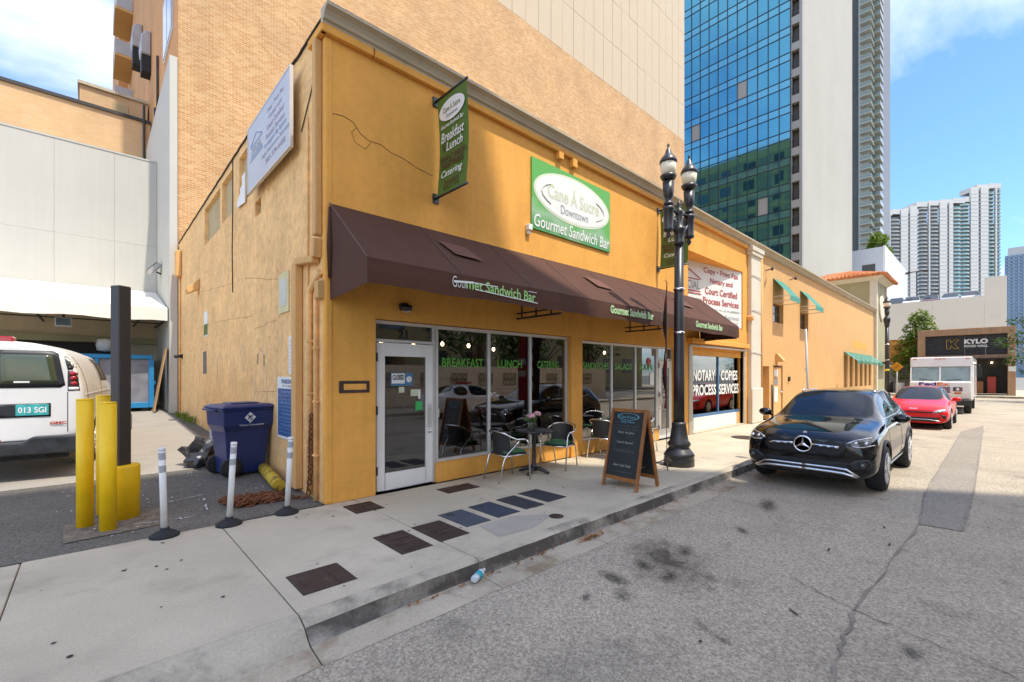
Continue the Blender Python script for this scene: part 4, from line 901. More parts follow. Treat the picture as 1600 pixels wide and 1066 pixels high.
# ------------------------------------------------------------------ street lamps
def street_lamp(loc, label, twin=True, name='street_lamp', group='black iron street lamps'):
    t = thing(name, label, 'street lamp', loc, 0, group, local=True)
    MB().lathe([(.27, 0), (.27, .10), (.26, .17), (.275, .19), (.25, .235), (.20, .30), (.175, .34), (.20, .37), (.205, .41), (.165, .46), (.145, .60), (.125, .74), (.13, .77), (.10, .80)], (0, 0, 0), 24).build('lamp_base', m_black, t)
    top = 4.10 if twin else 4.2
    MB().lathe([(.098, .80), (.095, 1.6), (.088, 2.6), (.078, top)], (0, 0, 0), 24, flute=.10).build('shaft', m_black, t)
    for z in (2.42, 3.22): MB().lathe([(.097, z), (.10, z + .01), (.10, z + .03), (.095, z + .04)], (0, 0, 0), 16).build('clamp_band', m_steel, t)
    m_lg = MATS.get('lamp_glass') or mat('lamp_glass', (.86, .78, .58), rough=.25, var=.06, scale=8, spec=.5)
    def head(cx, cy, z, k=1.0):
        MB().lathe([(.085 * k, z + .0), (.125 * k, z + .02), (.15 * k, z + .05), (.165 * k, z + .09)], (cx, cy, 0), 18).build('lantern_cup', m_black, t)
        MB().lathe([(.115 * k, z - .02), (.10 * k, z - .28), (.07 * k, z - .32), (.06 * k, z - .38), (.10 * k, z - .40), (.105 * k, z - .43), (.06 * k, z - .46)][::-1], (cx, cy, 0), 18).build('lantern_socket', m_black, t)
        gl_ = MB().lathe([(.125 * k, z + .09), (.15 * k, z + .20), (.165 * k, z + .32)], (cx, cy, 0), 18, flute=.02); gl_.build('lantern_glass', m_lg, t)
        MB().lathe([(.172 * k, z + .31), (.175 * k, z + .35), (.14 * k, z + .41), (.10 * k, z + .45), (.075 * k, z + .48), (.05 * k, z + .55), (.03 * k, z + .58), (.014 * k, z + .61), (.03 * k, z + .635), (.008 * k, z + .67), (.0, z + .70)], (cx, cy, 0), 18).build('lantern_cap', m_black, t)
    if twin:
        MB().lathe([(.08, 4.05), (.11, 4.08), (.09, 4.12), (.095, 4.30), (.12, 4.33), (.11, 4.36), (.07, 4.42), (.06, 4.60), (.075, 4.64), (.075, 4.70), (.03, 4.72), (.05, 4.78), (.03, 4.84), (0, 4.90)], (0, 0, 0), 18).build('capital', m_black, t)
        for sx in (-1, 1):
            cx, cy = sx * .34, -sx * .03
            MB().lathe([(0, 4.10), (.02, 4.13), (.045, 4.17), (.02, 4.22), (.085, 4.25), (.095, 4.27), (.085, 4.30), (.085, 4.60), (.11, 4.63), (.10, 4.67), (.06, 4.70)], (cx, cy, 0), 16).build('arm_drum', m_black, t)
            a = MB(); a.tube([(0, 0, 4.36), (cx * .35, cy * .35, 4.30), (cx * .7, cy * .7, 4.42), (cx, cy, 4.52)], [.04, .035, .035, .04], 8); a.tube([(0, 0, 4.60), (cx * .5, cy * .5, 4.66), (cx, cy, 4.60)], .028, 8)
            pts = [(cx * (.25 + .18 * math.cos(q) * (1 - q / 14)), cy * .3, 4.44 + .10 * math.sin(q) * (1 - q / 14)) for q in [i * .6 for i in range(18)]]
            a.tube(pts, .018, 6); a.tube([(p[0] * 1.6, p[1], p[2] + .02) for p in pts], .014, 6); a.build('scroll_arm', m_black, t)
            head(cx, cy, 5.15, .88)
    else:
        MB().lathe([(.08, 4.15), (.12, 4.2), (.10, 4.25), (.14, 4.4), (.15, 4.55), (.12, 4.62)], (0, 0, 0), 16).build('capital', m_black, t)
        head(0, 0, 4.62 + .43, .95)
    return t
lamp1 = street_lamp((7.93, 3.98, 0), 'tall black iron street lamp with twin lanterns in front of the brown awning')
street_lamp((29.7, 3.77, 0), 'black iron street lamp with a single lantern beside the tile roofed tower', False)
mb = MB(); mb.lathe([(.10, 1.88), (.10, 1.98)], (29.7, 3.77, 0), 12); mb.single('caution_tape', mat('tape_yellow', (.70, .55, .02), var=.05), 'strip of yellow caution tape round the far street lamp', 'tape', (29.7, 3.77, 1.9))
# back of the parking plate on the lamp
ps = thing('pole_sign', 'dark back of a narrow parking plate strapped to the twin street lamp', 'sign', (8.10, 4.0, 2.4))
d1_ = Vector((.93, .36, 0)).normalized(); nn_ = Vector((-.36, .93, 0)).normalized()
MB().obox(Vector((8.05, 3.98, 2.89)) + d1_ * .15, d1_ * .15, nn_ * .004, Vector((0, 0, .47))).build('sign_plate', mat('sign_back', (.060, .058, .055), rough=.45, metal=.3, var=.15), ps, bevel=.003)
MB().bar((7.98, 3.98, 2.45), Vector((8.05, 3.98, 2.45)) + d1_ * .2, .02, .03).bar((7.98, 3.98, 3.24), Vector((8.05, 3.98, 3.24)) + d1_ * .2, .02, .03).build('sign_strap', m_steel, ps)

# feather flag beside the lamp, seen edge on
ff = thing('feather_flag', 'red white and black feather flag seen edge on beside the street lamp', 'flag', (7.55, 4.02, 0))
fd = Vector((7.55, 4.02, 0)).normalized(); fd = Vector((fd.x * .995 - fd.y * .10, fd.y * .995 + fd.x * .10, 0)); fn_ = Vector((-fd.y, fd.x, 0)); fb = Vector((7.55, 4.02, 0))
mb = MB(); mb.tube([fb, fb + Vector((0, 0, 1.2)), fb + Vector((.05, .02, 3.3)), fb + Vector((.10, .04, 3.45)) + fd * .3], .007, 8)
for q in (-.5, 1.6, 3.7): mb.tube([fb + Vector((0, 0, .16)), fb + Vector((.28 * math.cos(q), .28 * math.sin(q), .01))], .01, 6)
mb.build('flag_pole', m_pole, ff)
rows = []; nz = 16
for k in range(nz + 1):
    z = 1.05 + 2.3 * k / nz
    for j in range(4):
        w = j / 3 * .52 * (1 if k < nz - 3 else 1 - .15 * (k - nz + 3)); off = .035 * math.sin(k * .9 + j * 1.3) * (j / 3)
        rows.append(fb + Vector((.02 * k / nz, 0, z)) + fd * (w + .015) + fn_ * off)
mb = MB(); mi_of = lambda k: 1 if k < 3 else (0 if k % 5 else 2)
for k in range(nz):
    for j in range(3): mb.add([rows[k * 4 + j], rows[k * 4 + j + 1], rows[(k + 1) * 4 + j + 1], rows[(k + 1) * 4 + j]], [(0, 1, 2, 3)], (2 if k in (4, 6) else 0) if j == 0 else (0 if k < 6 and j < 2 else 1))
mb.build('flag_cloth', [mat('flag_red', (.33, .02, .03), var=.1), mat('flag_black', (.03, .012, .012), var=.1), mat('flag_white', (.62, .60, .58), var=.05)], ff)
mb = MB()
for i, ch in enumerate('COFFEE'): put_text(mb, ch, fb + Vector((0, 0, 3.1 - .34 * i)) + fd * .30 + fn_ * .05, -fd, (0, 0, 1), height=.22, bold=.03, lift=.0)
mb.build('flag_lettering', m_offwhite, ff)
# leaning street sign pole behind the black car, plate seen edge on
mb = MB(); mb.tube([(15.0, 3.62, 0), (14.62, 3.62, 2.95)], .03, 8); mb.obox((14.66, 3.62, 2.66), Vector((.97, .235, 0)) * .15, Vector((-.235, .97, 0)) * .004, Vector((-.03, 0, .31))); mb.single('street_sign_pole', m_alu, 'leaning grey street sign pole behind the parked black car', 'sign pole', (15.0, 3.62, 0))
# ------------------------------------------------------------------ utility covers in the pavement
def cover(x0, y0, x1, y1, m, label, style):
    c = thing('utility_cover', label, 'utility cover', ((x0 + x1) / 2, (y0 + y1) / 2, 0), group='utility covers in the pavement')
    MB().box(x0 - .012, y0 - .012, -.02, x1 + .012, y1 + .012, .002).build('cover_frame', m_joint, c, bevel=.03, seg=3)
    MB().box(x0, y0, -.01, x1, y1, .007).build('cover_lid', m, c, bevel=.028 if style != 'flat' else .02, seg=3)
    b = MB(); xc, yc = (x0 + x1) / 2, (y0 + y1) / 2
    if style == 'hatch':
        b.box(xc - .09, yc - .13, .007, xc + .09, yc + .13, .010); b.box(xc - .07, yc - .03, .010, xc + .07, yc + .03, .014)
    elif style == 'split':
        b.box(x1 - .13, y0 + .02, .007, x1 - .118, y1 - .02, .011); b.box(x0 + .05, yc - .06, .007, x0 + .07, yc + .06, .011); b.lathe([(.02, .006), (.02, .012)], (xc, yc, 0), 10)
    elif style == 'ribs':
        for k in range(4): b.box(x0 + .05, y0 + .06 + k * (y1 - y0 - .12) / 3 - .008, .007, x1 - .05, y0 + .06 + k * (y1 - y0 - .12) / 3 + .008, .011)
        b.lathe([(.018, .007), (.018, .013)], (xc, yc, 0), 10)
    elif style == 'knob':
        b.lathe([(.055, .007), (.055, .009), (.04, .0095)], (x0 + .10, y1 - .10, 0), 16)
    else: b.lathe([(.02, .007), (.02, .009)], (xc, y1 - .06, 0), 10)
    b.build('cover_detail', m if style != 'knob' else m_darkcover, c)
cover(1.17, 3.54, 1.58, 3.96, m_castiron, 'brown split utility cover nearest the camera, alone by the driveway joint', 'split')
cover(2.10, 3.73, 2.43, 4.32, m_castiron, 'brown ribbed utility cover, first in the row of six', 'ribs')
cover(2.54, 3.76, 2.90, 4.32, m_castiron, 'brown utility cover with raised square hatch, second in the row', 'hatch')
cover(3.00, 3.93, 3.34, 4.49, m_bluecover, 'pale blue grey utility cover with round knob, third in the row', 'knob')
cover(3.46, 3.94, 3.81, 4.51, mat('slate_blue_cover', (.036, .048, .070), rough=.75, var=.15, scale=6, bump=.25, bscale=200), 'slate blue utility cover with round knob, fourth in the row', 'knob')
cover(3.93, 3.95, 4.25, 4.52, m_darkcover, 'charcoal utility cover with small pale mark, fifth in the row', 'flat')
cover(4.37, 3.99, 4.73, 4.55, m_darkcover, 'plain charcoal utility cover, last in the row toward the chalkboard', 'flat')
cover(2.32, 5.20, 2.68, 5.60, m_castiron, 'brown utility cover at the corner post left of the shop door', 'ribs')
cover(3.66, 5.22, 4.22, 5.52, m_castiron, 'brown utility cover on the threshold under the BREAKFAST window', 'split')
mb = MB(); mb.lathe([(.085, -.01), (.085, .006), (.07, .009), (.0, .009)], (3.99, 3.51, 0), 20); mb.single('valve_cover', m_castiron, 'small round brown valve cover near the kerb edge', 'utility cover', (3.99, 3.51, 0))
mb = MB(); mb.lathe([(.40, -.01), (.40, .006), (.36, .008), (.0, .008)], (12.75, 4.48, 0), 32); mb.single('manhole_cover', m_castiron, 'large round brown manhole cover on the sunlit pavement by the black car', 'utility cover', (12.75, 4.48, 0))
MB().add([(4.05, 3.60, .002), (3.52, 3.42, .002), (3.05, 3.46, .002), (3.12, 3.86, .002), (3.6, 3.88, .002)], [(0, 1, 2, 3, 4)][::-1]).build('patched_slab', mat('patch_concrete', (.38, .34, .28), rough=.9, var=.1, fine=.08, fscale=70), walk)

# ------------------------------------------------------------------ cafe tables and chairs
m_weave = mat('black_weave', (.020, .020, .021), rough=.6, var=.3, scale=60, bump=.5, bscale=120)
m_cush = mat('green_cushion', (.055, .17, .075), rough=.9, var=.10, scale=6)
def chair(name, label, loc, rz, group):
    t = thing(name, label, 'chair', loc, rz, group, local=True)
    r = .0135
    for s in (-1, 1):
        MB().tube([(.25, s * .245, 0), (.225, s * .255, .40), (.205, s * .262, .58), (.17, s * .265, .635)], r, 8).build('leg', m_steel, t)
        MB().tube([(-.33, s * .215, 0), (-.23, s * .225, .36), (-.17, s * .23, .44), (-.05, s * .255, .55), (.02, s * .262, .632)], r, 8).build('leg', m_steel, t)
    pts = [(.17, -.265, .635), (.10, -.268, .65), (-.03, -.268, .655), (-.14, -.26, .70), (-.22, -.22, .755), (-.265, -.13, .775), (-.28, 0, .78)]
    pts += [(p[0], -p[1], p[2]) for p in pts[-2::-1]]
    MB().tube(pts, r, 8).build('arm_rail', m_steel, t)
    mb = MB()
    mb.tube([(.215, -.25, .41), (.215, .25, .41)], .010, 6); mb.tube([(-.21, -.225, .40), (-.21, .225, .40)], .010, 6)
    for s in (-1, 1): mb.tube([(.215, s * .245, .41), (-.21, s * .225, .40)], .010, 6)
    mb.build('seat_frame', m_steel, t)
    rows = []; na = 11
    for k in range(5):
        z = .43 + .085 * k
        for j in range(na):
            a = -1.15 + 2.3 * j / (na - 1); rr = .235
            rows.append((-.03 - .03 * k / 4 - (rr - .0) * math.cos(a) * .88, rr * math.sin(a), z - .03 * abs(math.sin(a)) * (k == 4)))
    mb = MB(); f = [(k * na + j, k * na + j + 1, (k + 1) * na + j + 1, (k + 1) * na + j) for k in range(4) for j in range(na - 1)]
    mb.add(rows, f, 0, True); n0 = len(rows); ins = [(p[0] + .014, p[1] * .94, p[2]) for p in rows]; mb.add(ins, [q[::-1] for q in f], 0, True)
    mb.build('backrest', m_weave, t)
    mb = MB(); mb.box(-.21, -.215, .41, .21, .215, .432); mb.build('seat', m_weave, t, bevel=.01)
    mb = MB(); mb.box(-.20, -.20, .433, .205, .20, .475); mb.build('cushion', m_cush, t, bevel=.018, seg=2)
    return t
c1 = chair('cafe_chair', 'silver armed cafe chair with green cushion left of the flower table', (4.90, 5.33, 0), R(-8), 'cafe chairs on the pavement')
def dup_chair(loc, rz, label):
    c = copy_tree(c1); c.location = loc; c.rotation_euler = (0, 0, rz); c['label'] = label; return c
dup_chair((6.16, 5.36, 0), R(196), 'silver armed cafe chair with green cushion right of the flower table')
dup_chair((7.62, 5.40, 0), R(5), 'silver armed cafe chair half hidden behind the chalkboard, by the window')
dup_chair((8.75, 5.30, 0), R(170), 'silver armed cafe chair between the chalkboard and the street lamp')
def cafe_table(loc, label):
    t = thing('cafe_table', label, 'table', loc, 0, 'round black cafe tables', local=True)
    MB().lathe([(.30, .70), (.325, .705), (.325, .73), (.32, .735), (0, .735)], (0, 0, 0), 28).build('table_top', m_black, t)
    MB().lathe([(.06, .05), (.035, .10), (.032, .62), (.09, .69)], (0, 0, 0), 14).build('column', m_black, t)
    for k in range(4):
        a = k * math.pi / 2 + .4; ca, sa = math.cos(a), math.sin(a)
        MB().tube([(0, 0, .08), (.10 * ca, .10 * sa, .075), (.22 * ca, .22 * sa, .035), (.27 * ca, .27 * sa, .02)], [.035, .032, .028, .022], 8).build('foot', m_black, t)
    return t
cafe_table((5.50, 5.34, 0), 'round black cafe table carrying the vase of pink flowers')
tb2 = cafe_table((8.2, 5.38, 0), 'round black cafe table behind the chalkboard')
vz = thing('flower_vase', 'small glass vase of pink roses on the cafe table', 'vase', (5.38, 5.28, .735))
MB().lathe([(.035, .737), (.045, .76), (.035, .83), (.04, .87)], (5.38, 5.28, 0), 14).build('vase', m_clear, vz)
m_pink = mat('pink_petal', (.62, .33, .36), rough=.7, var=.18, scale=30); m_stem = mat('stem_green', (.07, .16, .03), rough=.6, var=.2)
def rose(c, r):
    mb = MB(); c = Vector(c)
    for ring, (k, rr, tilt) in enumerate(((5, .95, .2), (6, .75, .6), (5, .5, 1.0), (4, .28, 1.3))):
        for i in range(k):
            a = 2 * math.pi * i / k + ring * .5; o = c + Vector((math.cos(a), math.sin(a), 0)) * r * rr * .55 + Vector((0, 0, r * .35 * math.sin(tilt)))
            mb.ball(o, (r * .42, r * .42, r * .40), 7, 5)
    return mb
st_ = MB()
for x, y, z in ((5.33, 5.24, .97), (5.47, 5.24, 1.00), (5.40, 5.36, .95)):
    rose((x, y, z), .075).build('rose', m_pink, vz); st_.tube([(5.38, 5.28, .75), (x, y, z - .03)], .006, 6)
for k in range(9):
    a = rnd.uniform(0, 6.28); q = Vector((5.36 + .13 * math.cos(a), 5.28 + .13 * math.sin(a), .92 + rnd.uniform(-.03, .12)))
    st_.tube([(5.38, 5.28, .86), q * .5 + Vector((5.38, 5.28, .88)) * .5 + Vector((0, 0, .02)), q], [.004, .018, .002], 5)
st_.build('stems', m_stem, vz)

# ------------------------------------------------------------------ chalkboard
ab = thing('chalkboard', 'wooden A frame chalkboard with black writing panel on the pavement', 'chalkboard', (5.92, 3.74, 0), R(-3), local=True)
def leaf_(sx, nm):
    d = Vector((-sx * .26, 0, 0)); topz = 1.15; P_ = lambda y, h: Vector((sx * .26 * (1 - h / topz) + sx * .012, y, h))
    fr = MB(); 
    for y in (-.29, .29): fr.bar(P_(y, 0), P_(y, topz), .05, .035, (0, 1, 0))
    fr.bar(P_(-.265, 1.125), P_(.265, 1.125), .03, .05); fr.bar(P_(-.265, .14), P_(.265, .14), .03, .055)
    f = fr.build(nm, m_wood, ab, bevel=.003)
    q = MB(); a, b, c, e = P_(-.27, .15), P_(.27, .15), P_(.27, 1.11), P_(-.27, 1.11); off = Vector((.004 * sx, 0, 0)); q.quad(a, b, c, e); q.quad(a - off, b - off, c - off, e - off); q.build('writing_panel', m_blackboard, f)
    return P_
Pf = leaf_(-1, 'front_frame'); leaf_(1, 'back_frame')
MB().bar(Pf(-.2, .3) * .98, (-Pf(-.2, .3).x, -.2, .3), .006, .006).build('stay_chain', m_steel, ab)
def ch(s, h, w, ht, m=m_chalk, bold=-.0):
    mb = MB()
    def fn(a, b): p = Pf(0, h + b); return (p.x - .008, -a, p.z)
    put_text(mb, s, (0, 0, 0), (0, -1, 0), (0, 0, 1), width=w, height=ht, bold=bold, fn=fn); mb.build('chalk_lettering', m, ab)
ch('Cane \u00c1 Sucre', 1.035, .26, .045, m_chalkblue); ch('Daily Menu', .955, .24, .035, m_chalkblue)
mb = MB(); v = []
for k in range(36):
    a = 2 * math.pi * k / 36
    for rr in (1, .90): p = Pf(0, 1.035 + .052 * rr * math.sin(a)); v.append((p.x - .008, .19 * rr * math.cos(a), p.z))
mb.add(v, [(2 * k, (2 * k + 2) % 72, (2 * k + 3) % 72, 2 * k + 1) for k in range(36)]); mb.build('chalk_oval', m_chalkblue, ab)
m_chalkdim = mat('chalk_dim', (.12, .12, .12), rough=.9, var=.4, scale=30)
ch('Tomato basil  Lentil', .90, .36, .022, m_chalkdim); ch('served with fresh bread', .855, .38, .022, m_chalkdim); ch('Soup du Jour', .80, .30, .045); ch('Lunch Special', .655, .28, .042); ch('Tuna Melt Combo', .54, .36, .036, m_chalkdim); ch('New York Steak', .33, .30, .038); ch('w/ salad and fries', .24, .34, .022, m_chalkdim); ch('ask us about catering', .19, .30, .018, m_chalkdim)

# ------------------------------------------------------------------ driveway posts and bollards
m_dwhite = mat('delineator_white', (.74, .73, .70), rough=.5, var=.07, scale=6, stain=(.35, .32, .27), stain_amt=.5, stain_scale=7, stain_pos=.6); m_refl = mat('reflective_grey', (.36, .38, .40), rough=.35, var=.05)
def delineator(x, y, lean, ang, label):
    t = thing('delineator_post', label, 'post', (x, y, 0), 0, 'white flexible posts across the driveway', local=True)
    MB().lathe([(.13, 0), (.13, .018), (.08, .05), (.045, .06), (.04, .09), (0, .09)], (0, 0, 0), 18).build('post_base', m_rubber, t)
    d = Vector((lean * math.cos(ang), lean * math.sin(ang), 1)); L = .90
    MB().tube([d * .07, d * L], .030, 14).build('post_tube', m_dwhite, t)
    MB().tube([d * (L - .02), d * (L + .012)], .0315, 14).build('post_cap', m_dwhite, t)
    for a, b in ((.66, .73), (.79, .86)): MB().tube([d * a, d * b], .0312, 14, caps=False).build('reflective_band', m_refl, t)
delineator(.555, 5.83, .025, 3.2, 'white flexible post nearest the yellow bollards')
delineator(1.12, 5.79, .055, -.6, 'white flexible post standing in the middle before the blue bin')
delineator(1.72, 5.80, .05, -.5, 'white flexible post nearest the building corner')
def bollard(x, y, h, r, label):
    t = thing('bollard', label, 'bollard', (x, y, 0), 0, 'yellow steel bollards', local=True)
    MB().lathe([(r, -.02), (r, h - .02)], (0, 0, 0), 20).build('bollard_pipe', m_yellow, t)
    MB().lathe([(r * 1.0, h - .02), (r * .98, h - .004), (r * .85, h), (0, h + .004)], (0, 0, 0), 20).build('bollard_cap', m_yellow, t)
bollard(-.045, 6.74, 1.40, .072, 'yellow pipe bollard on the left, beside the white van')
bollard(.135, 6.44, 1.37, .072, 'yellow pipe bollard in front of the tall dark post')
bollard(.115, 7.15, 1.42, .072, 'yellow pipe bollard mostly hidden behind the front one')
t = thing('sign_post', 'tall dark square post set in a round yellow concrete base', 'post', (.255, 6.88, 0), R(33), local=True)
MB().box(-.068, -.068, .55, .068, .068, 2.68).build('post_shaft', m_pole, t, bevel=.01)
MB().lathe([(.175, -.02), (.175, .60), (.165, .62), (0, .625)], (0, 0, 0), 24).build('post_base', m_yellow, t)
MB().box(.069, -.03, 1.02, .10, .03, 1.20).build('outlet_box', m_alu, t)

# ------------------------------------------------------------------ blue wheeled bin
m_binblue = mat('bin_blue', (.014, .032, .135), rough=.38, var=.10, scale=5, spec=.5)
bn = thing('wheeled_bin', 'blue two wheeled recycling bin with lid by the alley wall', 'bin', (1.78, 8.35, az(8.35)), R(10), local=True)
def frust(mb, z0, a0, b0, z1, a1, b1, cy0=0, cy1=0, mi=0):
    v = [(-a0, cy0 - b0, z0), (a0, cy0 - b0, z0), (a0, cy0 + b0, z0), (-a0, cy0 + b0, z0), (-a1, cy1 - b1, z1), (a1, cy1 - b1, z1), (a1, cy1 + b1, z1), (-a1, cy1 + b1, z1)]
    mb.add(v, [(0, 3, 2, 1), (4, 5, 6, 7), (0, 1, 5, 4), (1, 2, 6, 5), (2, 3, 7, 6), (3, 0, 4, 7)], mi)
mb = MB(); frust(mb, .03, .27, .22, .70, .33, .27); frust(mb, .70, .33, .27, .80, .37, .32, 0, -.0); frust(mb, .80, .37, .32, 1.03, .38, .34); frust(mb, 1.03, .40, .36, 1.06, .40, .36)
mb.build('bin_body', m_binblue, bn, bevel=.022, seg=2)
mb = MB(); frust(mb, 1.062, .41, .38, 1.10, .40, .37); frust(mb, 1.10, .39, .36, 1.125, .33, .30); frust(mb, 1.125, .22, .18, 1.15, .20, .16); mb.build('bin_lid', m_binblue, bn, bevel=.015, seg=2)
mb = MB(); mb.tube([(-.42, -.22, 1.04), (-.46, -.22, 1.05), (-.46, .22, 1.05), (-.42, .22, 1.04)], .016, 8); mb.build('bin_handle', m_binblue, bn)
for y in (-.27, .27):
    w = MB().lathe([(.02, -.03), (.135, -.03), (.15, -.02), (.15, .02), (.135, .03), (.02, .03)], (-.25, y, .15), 20, 'y').build('wheel', m_rubber, bn); MB().lathe([(.10, -.034), (.10, .034)], (-.25, y, .15), 16, 'y').build('hub', m_pole, w)
dm = MB(); dv = [(0, .085), (.085, 0), (0, -.085), (-.085, 0)]
yb = -.345
dm.add([(a, yb, .92 + b) for a, b in dv], [(0, 1, 2, 3)]); 
dm.build('bin_emblem', m_offwhite, bn)
mb = MB()
for a0, b0, a1, b1 in ((-.035, .035, 0, -.005), (.035, .035, 0, -.005), (-.03, -.03, .0, .03), (0, -.05, .03, -.01)): mb.bar((a0, yb - .003, .92 + b0), (a1, yb - .003, .92 + b1), .003, .016)
mb.build('emblem_mark', m_binblue, bn)
mb = MB(); put_text(mb, 'Waste Connections', (.02, yb, .805), (1, 0, 0), (0, 0, 1), width=.36, height=.028, bold=.0); mb.build('bin_lettering', m_offwhite, bn)

# ------------------------------------------------------------------ rubbish beside the bin
def crumpled(c, r, seed, mi=0, n=3):
    rr = random.Random(seed); bm = bmesh.new(); bmesh.ops.create_icosphere(bm, subdivisions=n, radius=1)
    import mathutils.noise as mn
    for v in bm.verts:
        p = v.co.copy(); d = .75 + .45 * mn.noise(p * 1.7 + Vector((seed, 0, 0))) + .25 * abs(mn.noise(p * 4 + Vector((0, seed, 0)))); q = Vector((p.x * r[0], p.y * r[1], p.z * r[2])) * d
        q.z = max(q.z, -r[2] * .62); v.co = Vector(c) + q
    me = bpy.data.meshes.new('crumple'); bm.to_mesh(me); bm.free(); mb = MB(); mb.add([v.co for v in me.vertices], [tuple(f.vertices) for f in me.polygons], mi); bpy.data.meshes.remove(me); return mb
m_bag = mat('bin_liner_black', (.028, .028, .032), rough=.22, var=.2, scale=8, bump=.35, bscale=14); m_bagclear = mat('bin_liner_grey', (.20, .20, .22), rough=.25, var=.3, scale=6, bump=.3, bscale=12)
gb = thing('rubbish_bag', 'shiny black rubbish bag slumped on the ground left of the blue bin', 'bag', (1.38, 9.35, az(9.3)))
crumpled((1.36, 9.35, az(9.3) + .20), (.30, .34, .30), 3.3).build('bag', m_bag, gb); crumpled((1.34, 9.36, az(9.3) + .43), (.06, .06, .10), 5.1, n=2).build('bag_knot', m_bag, gb)
crumpled((1.62, 9.45, az(9.4) + .30), (.16, .18, .46), 8.2).single('rubbish_bag', m_bagclear, 'grey bag standing behind the blue bin', 'bag', (1.62, 9.45, az(9.4)))
m_yelpipe = mat('peeling_yellow', (.58, .40, .03), rough=.7, var=.1, stain=(.14, .055, .02), stain_amt=1.0, stain_scale=8, stain_pos=.50)
pp0 = Vector((2.05, 8.10, az(8.1) + .085)); pp1 = Vector((1.93, 6.85, az(6.9) + .085))
mb = MB(); mb.tube([pp0, pp0 * .5 + pp1 * .5, pp1], .082, 18); mb.tube([pp1, pp1 + (pp1 - pp0).normalized() * .006], .06, 16); mb.single('fallen_bollard', m_yelpipe, 'short rusty yellow pipe lying on the asphalt beside the alley wall', 'pipe', pp1)
# rusty chain
m_rust = mat('rusty_iron', (.20, .075, .03), rough=.85, var=.35, scale=12, metal=.2)
def link(mb, c, d, up, L=.085, w=.05, r=.011):
    d = d.normalized(); s = d.cross(up); s = s.normalized() if s.length > 1e-4 else d.orthogonal().normalized()
    pts = []
    for k in range(8):
        a = 2 * math.pi * k / 8; pts.append(c + d * (L / 2 * math.cos(a)) + s * (w / 2 * math.sin(a)))
    mb.tube(pts, r, 5, closed=True)
def chain(pts, step=.062):
    mb = MB(); i = 0
    for a, b in zip(pts[:-1], pts[1:]):
        a = Vector(a); b = Vector(b); n = max(1, int((b - a).length / step))
        for k in range(n): link(mb, a + (b - a) * (k + .5) / n, b - a, Vector((0, 0, 1)) if i % 2 else Vector((.6, .8, .05))); i += 1
    return mb
cp = []
for k in range(46):
    t = k / 45; cp.append((1.55 + .30 * math.sin(k * 2.1) + .12 * rnd.uniform(-1, 1) + .10 * t, 6.58 + .17 * math.cos(k * 1.37) + .09 * rnd.uniform(-1, 1), az(6.6) + .015 + .05 * rnd.random()))
pile = chain(cp)
for seg in ([(1.62, 6.36, .015), (1.78, 6.40, .02), (1.95, 6.46, .02), (2.06, 6.30, .02), (2.13, 6.28, .05), (2.145, 6.24, .4), (2.14, 6.22, .8), (2.145, 6.20, 1.14)], [(1.33, 6.44, .015), (1.50, 6.38, .02), (1.66, 6.44, .02)]):
    c = chain(seg); pile.add(c.v, c.f, 0, True)
pile.single('rusty_chain', m_rust, 'heap of rusty chain on the asphalt running up to the corner pipe', 'chain', (1.6, 6.6, .02))
# crushed bottle in the gutter
bt = thing('plastic_bottle', 'clear crushed plastic bottle with turquoise label in the gutter', 'bottle', (2.50, 3.09, -.11))
bd = Vector((.85, .40, .03)).normalized(); bo = Vector((2.40, 3.055, -.105))
def bt_(a, rs, m, nm, n=12): MB().tube([bo + bd * q for q in a], rs, n).build(nm, m, bt)
m_pet = mat('pet_plastic', (.55, .60, .62), rough=.12, var=.1, scale=20, spec=.7)
bt_([0, .02, .04, .06], [.026, .034, .033, .034], m_pet, 'bottle_base'); bt_([.06, .12], [.0345, .0345], mat('turquoise_label', (.02, .38, .44), rough=.5, var=.2, scale=25), 'bottle_label'); bt_([.12, .15, .18, .195], [.033, .034, .018, .012], m_pet, 'bottle_neck'); bt_([.195, .212], [.0145, .0145], m_offwhite, 'bottle_cap')

# ------------------------------------------------------------------ boards and papers on the alley wall (facing the alley)
uA, zA = (0, -1, 0), (0, 0, 1)
def wallboard(name, y0, z0, y1, z1, m, label, cat='sign', d=.02, off=.0):
    t = thing(name, label, cat, (XC - off - d, (y0 + y1) / 2, z0)); MB().box(XC - off - d, y1, z0, XC - off - .003, y0, z1).build('sign_panel', m, t); return t, XC - off - d
m_board = mat('weathered_sign', (.52, .54, .58), rough=.5, var=.06, scale=1.2, stain=(.62, .52, .36), stain_amt=.7, stain_scale=.6, stain_pos=.58)
m_faintr = mat('faded_red', (.42, .36, .42), rough=.6, var=.1); m_faintb = mat('faded_blue', (.27, .36, .50), rough=.6, var=.1); m_faintg = mat('faded_grey', (.38, .40, .45), rough=.6, var=.1)
bs, xs1 = wallboard('wall_sign', 9.05, 4.88, 6.75, 5.99, m_board, 'large weathered pale billboard high on the alley wall near the corner', d=.05, off=.10)
fr = MB()
for a in ((6.73, 4.86, 9.07, 4.885), (6.73, 5.985, 9.07, 6.01)): fr.box(xs1 - .006, a[0], a[1], XC - .11, a[2], a[3])
for y in (6.73, 9.045): fr.box(xs1 - .006, y, 4.885, XC - .11, y + .025, 5.985)
fr.build('sign_frame', m_alu, bs)
mb = MB(); mb.box(XC - .1, 7.2, 5.0, XC - .003, 7.26, 5.9); mb.box(XC - .1, 8.5, 5.0, XC - .003, 8.56, 5.9); mb.build('sign_batten', m_pole, bs)
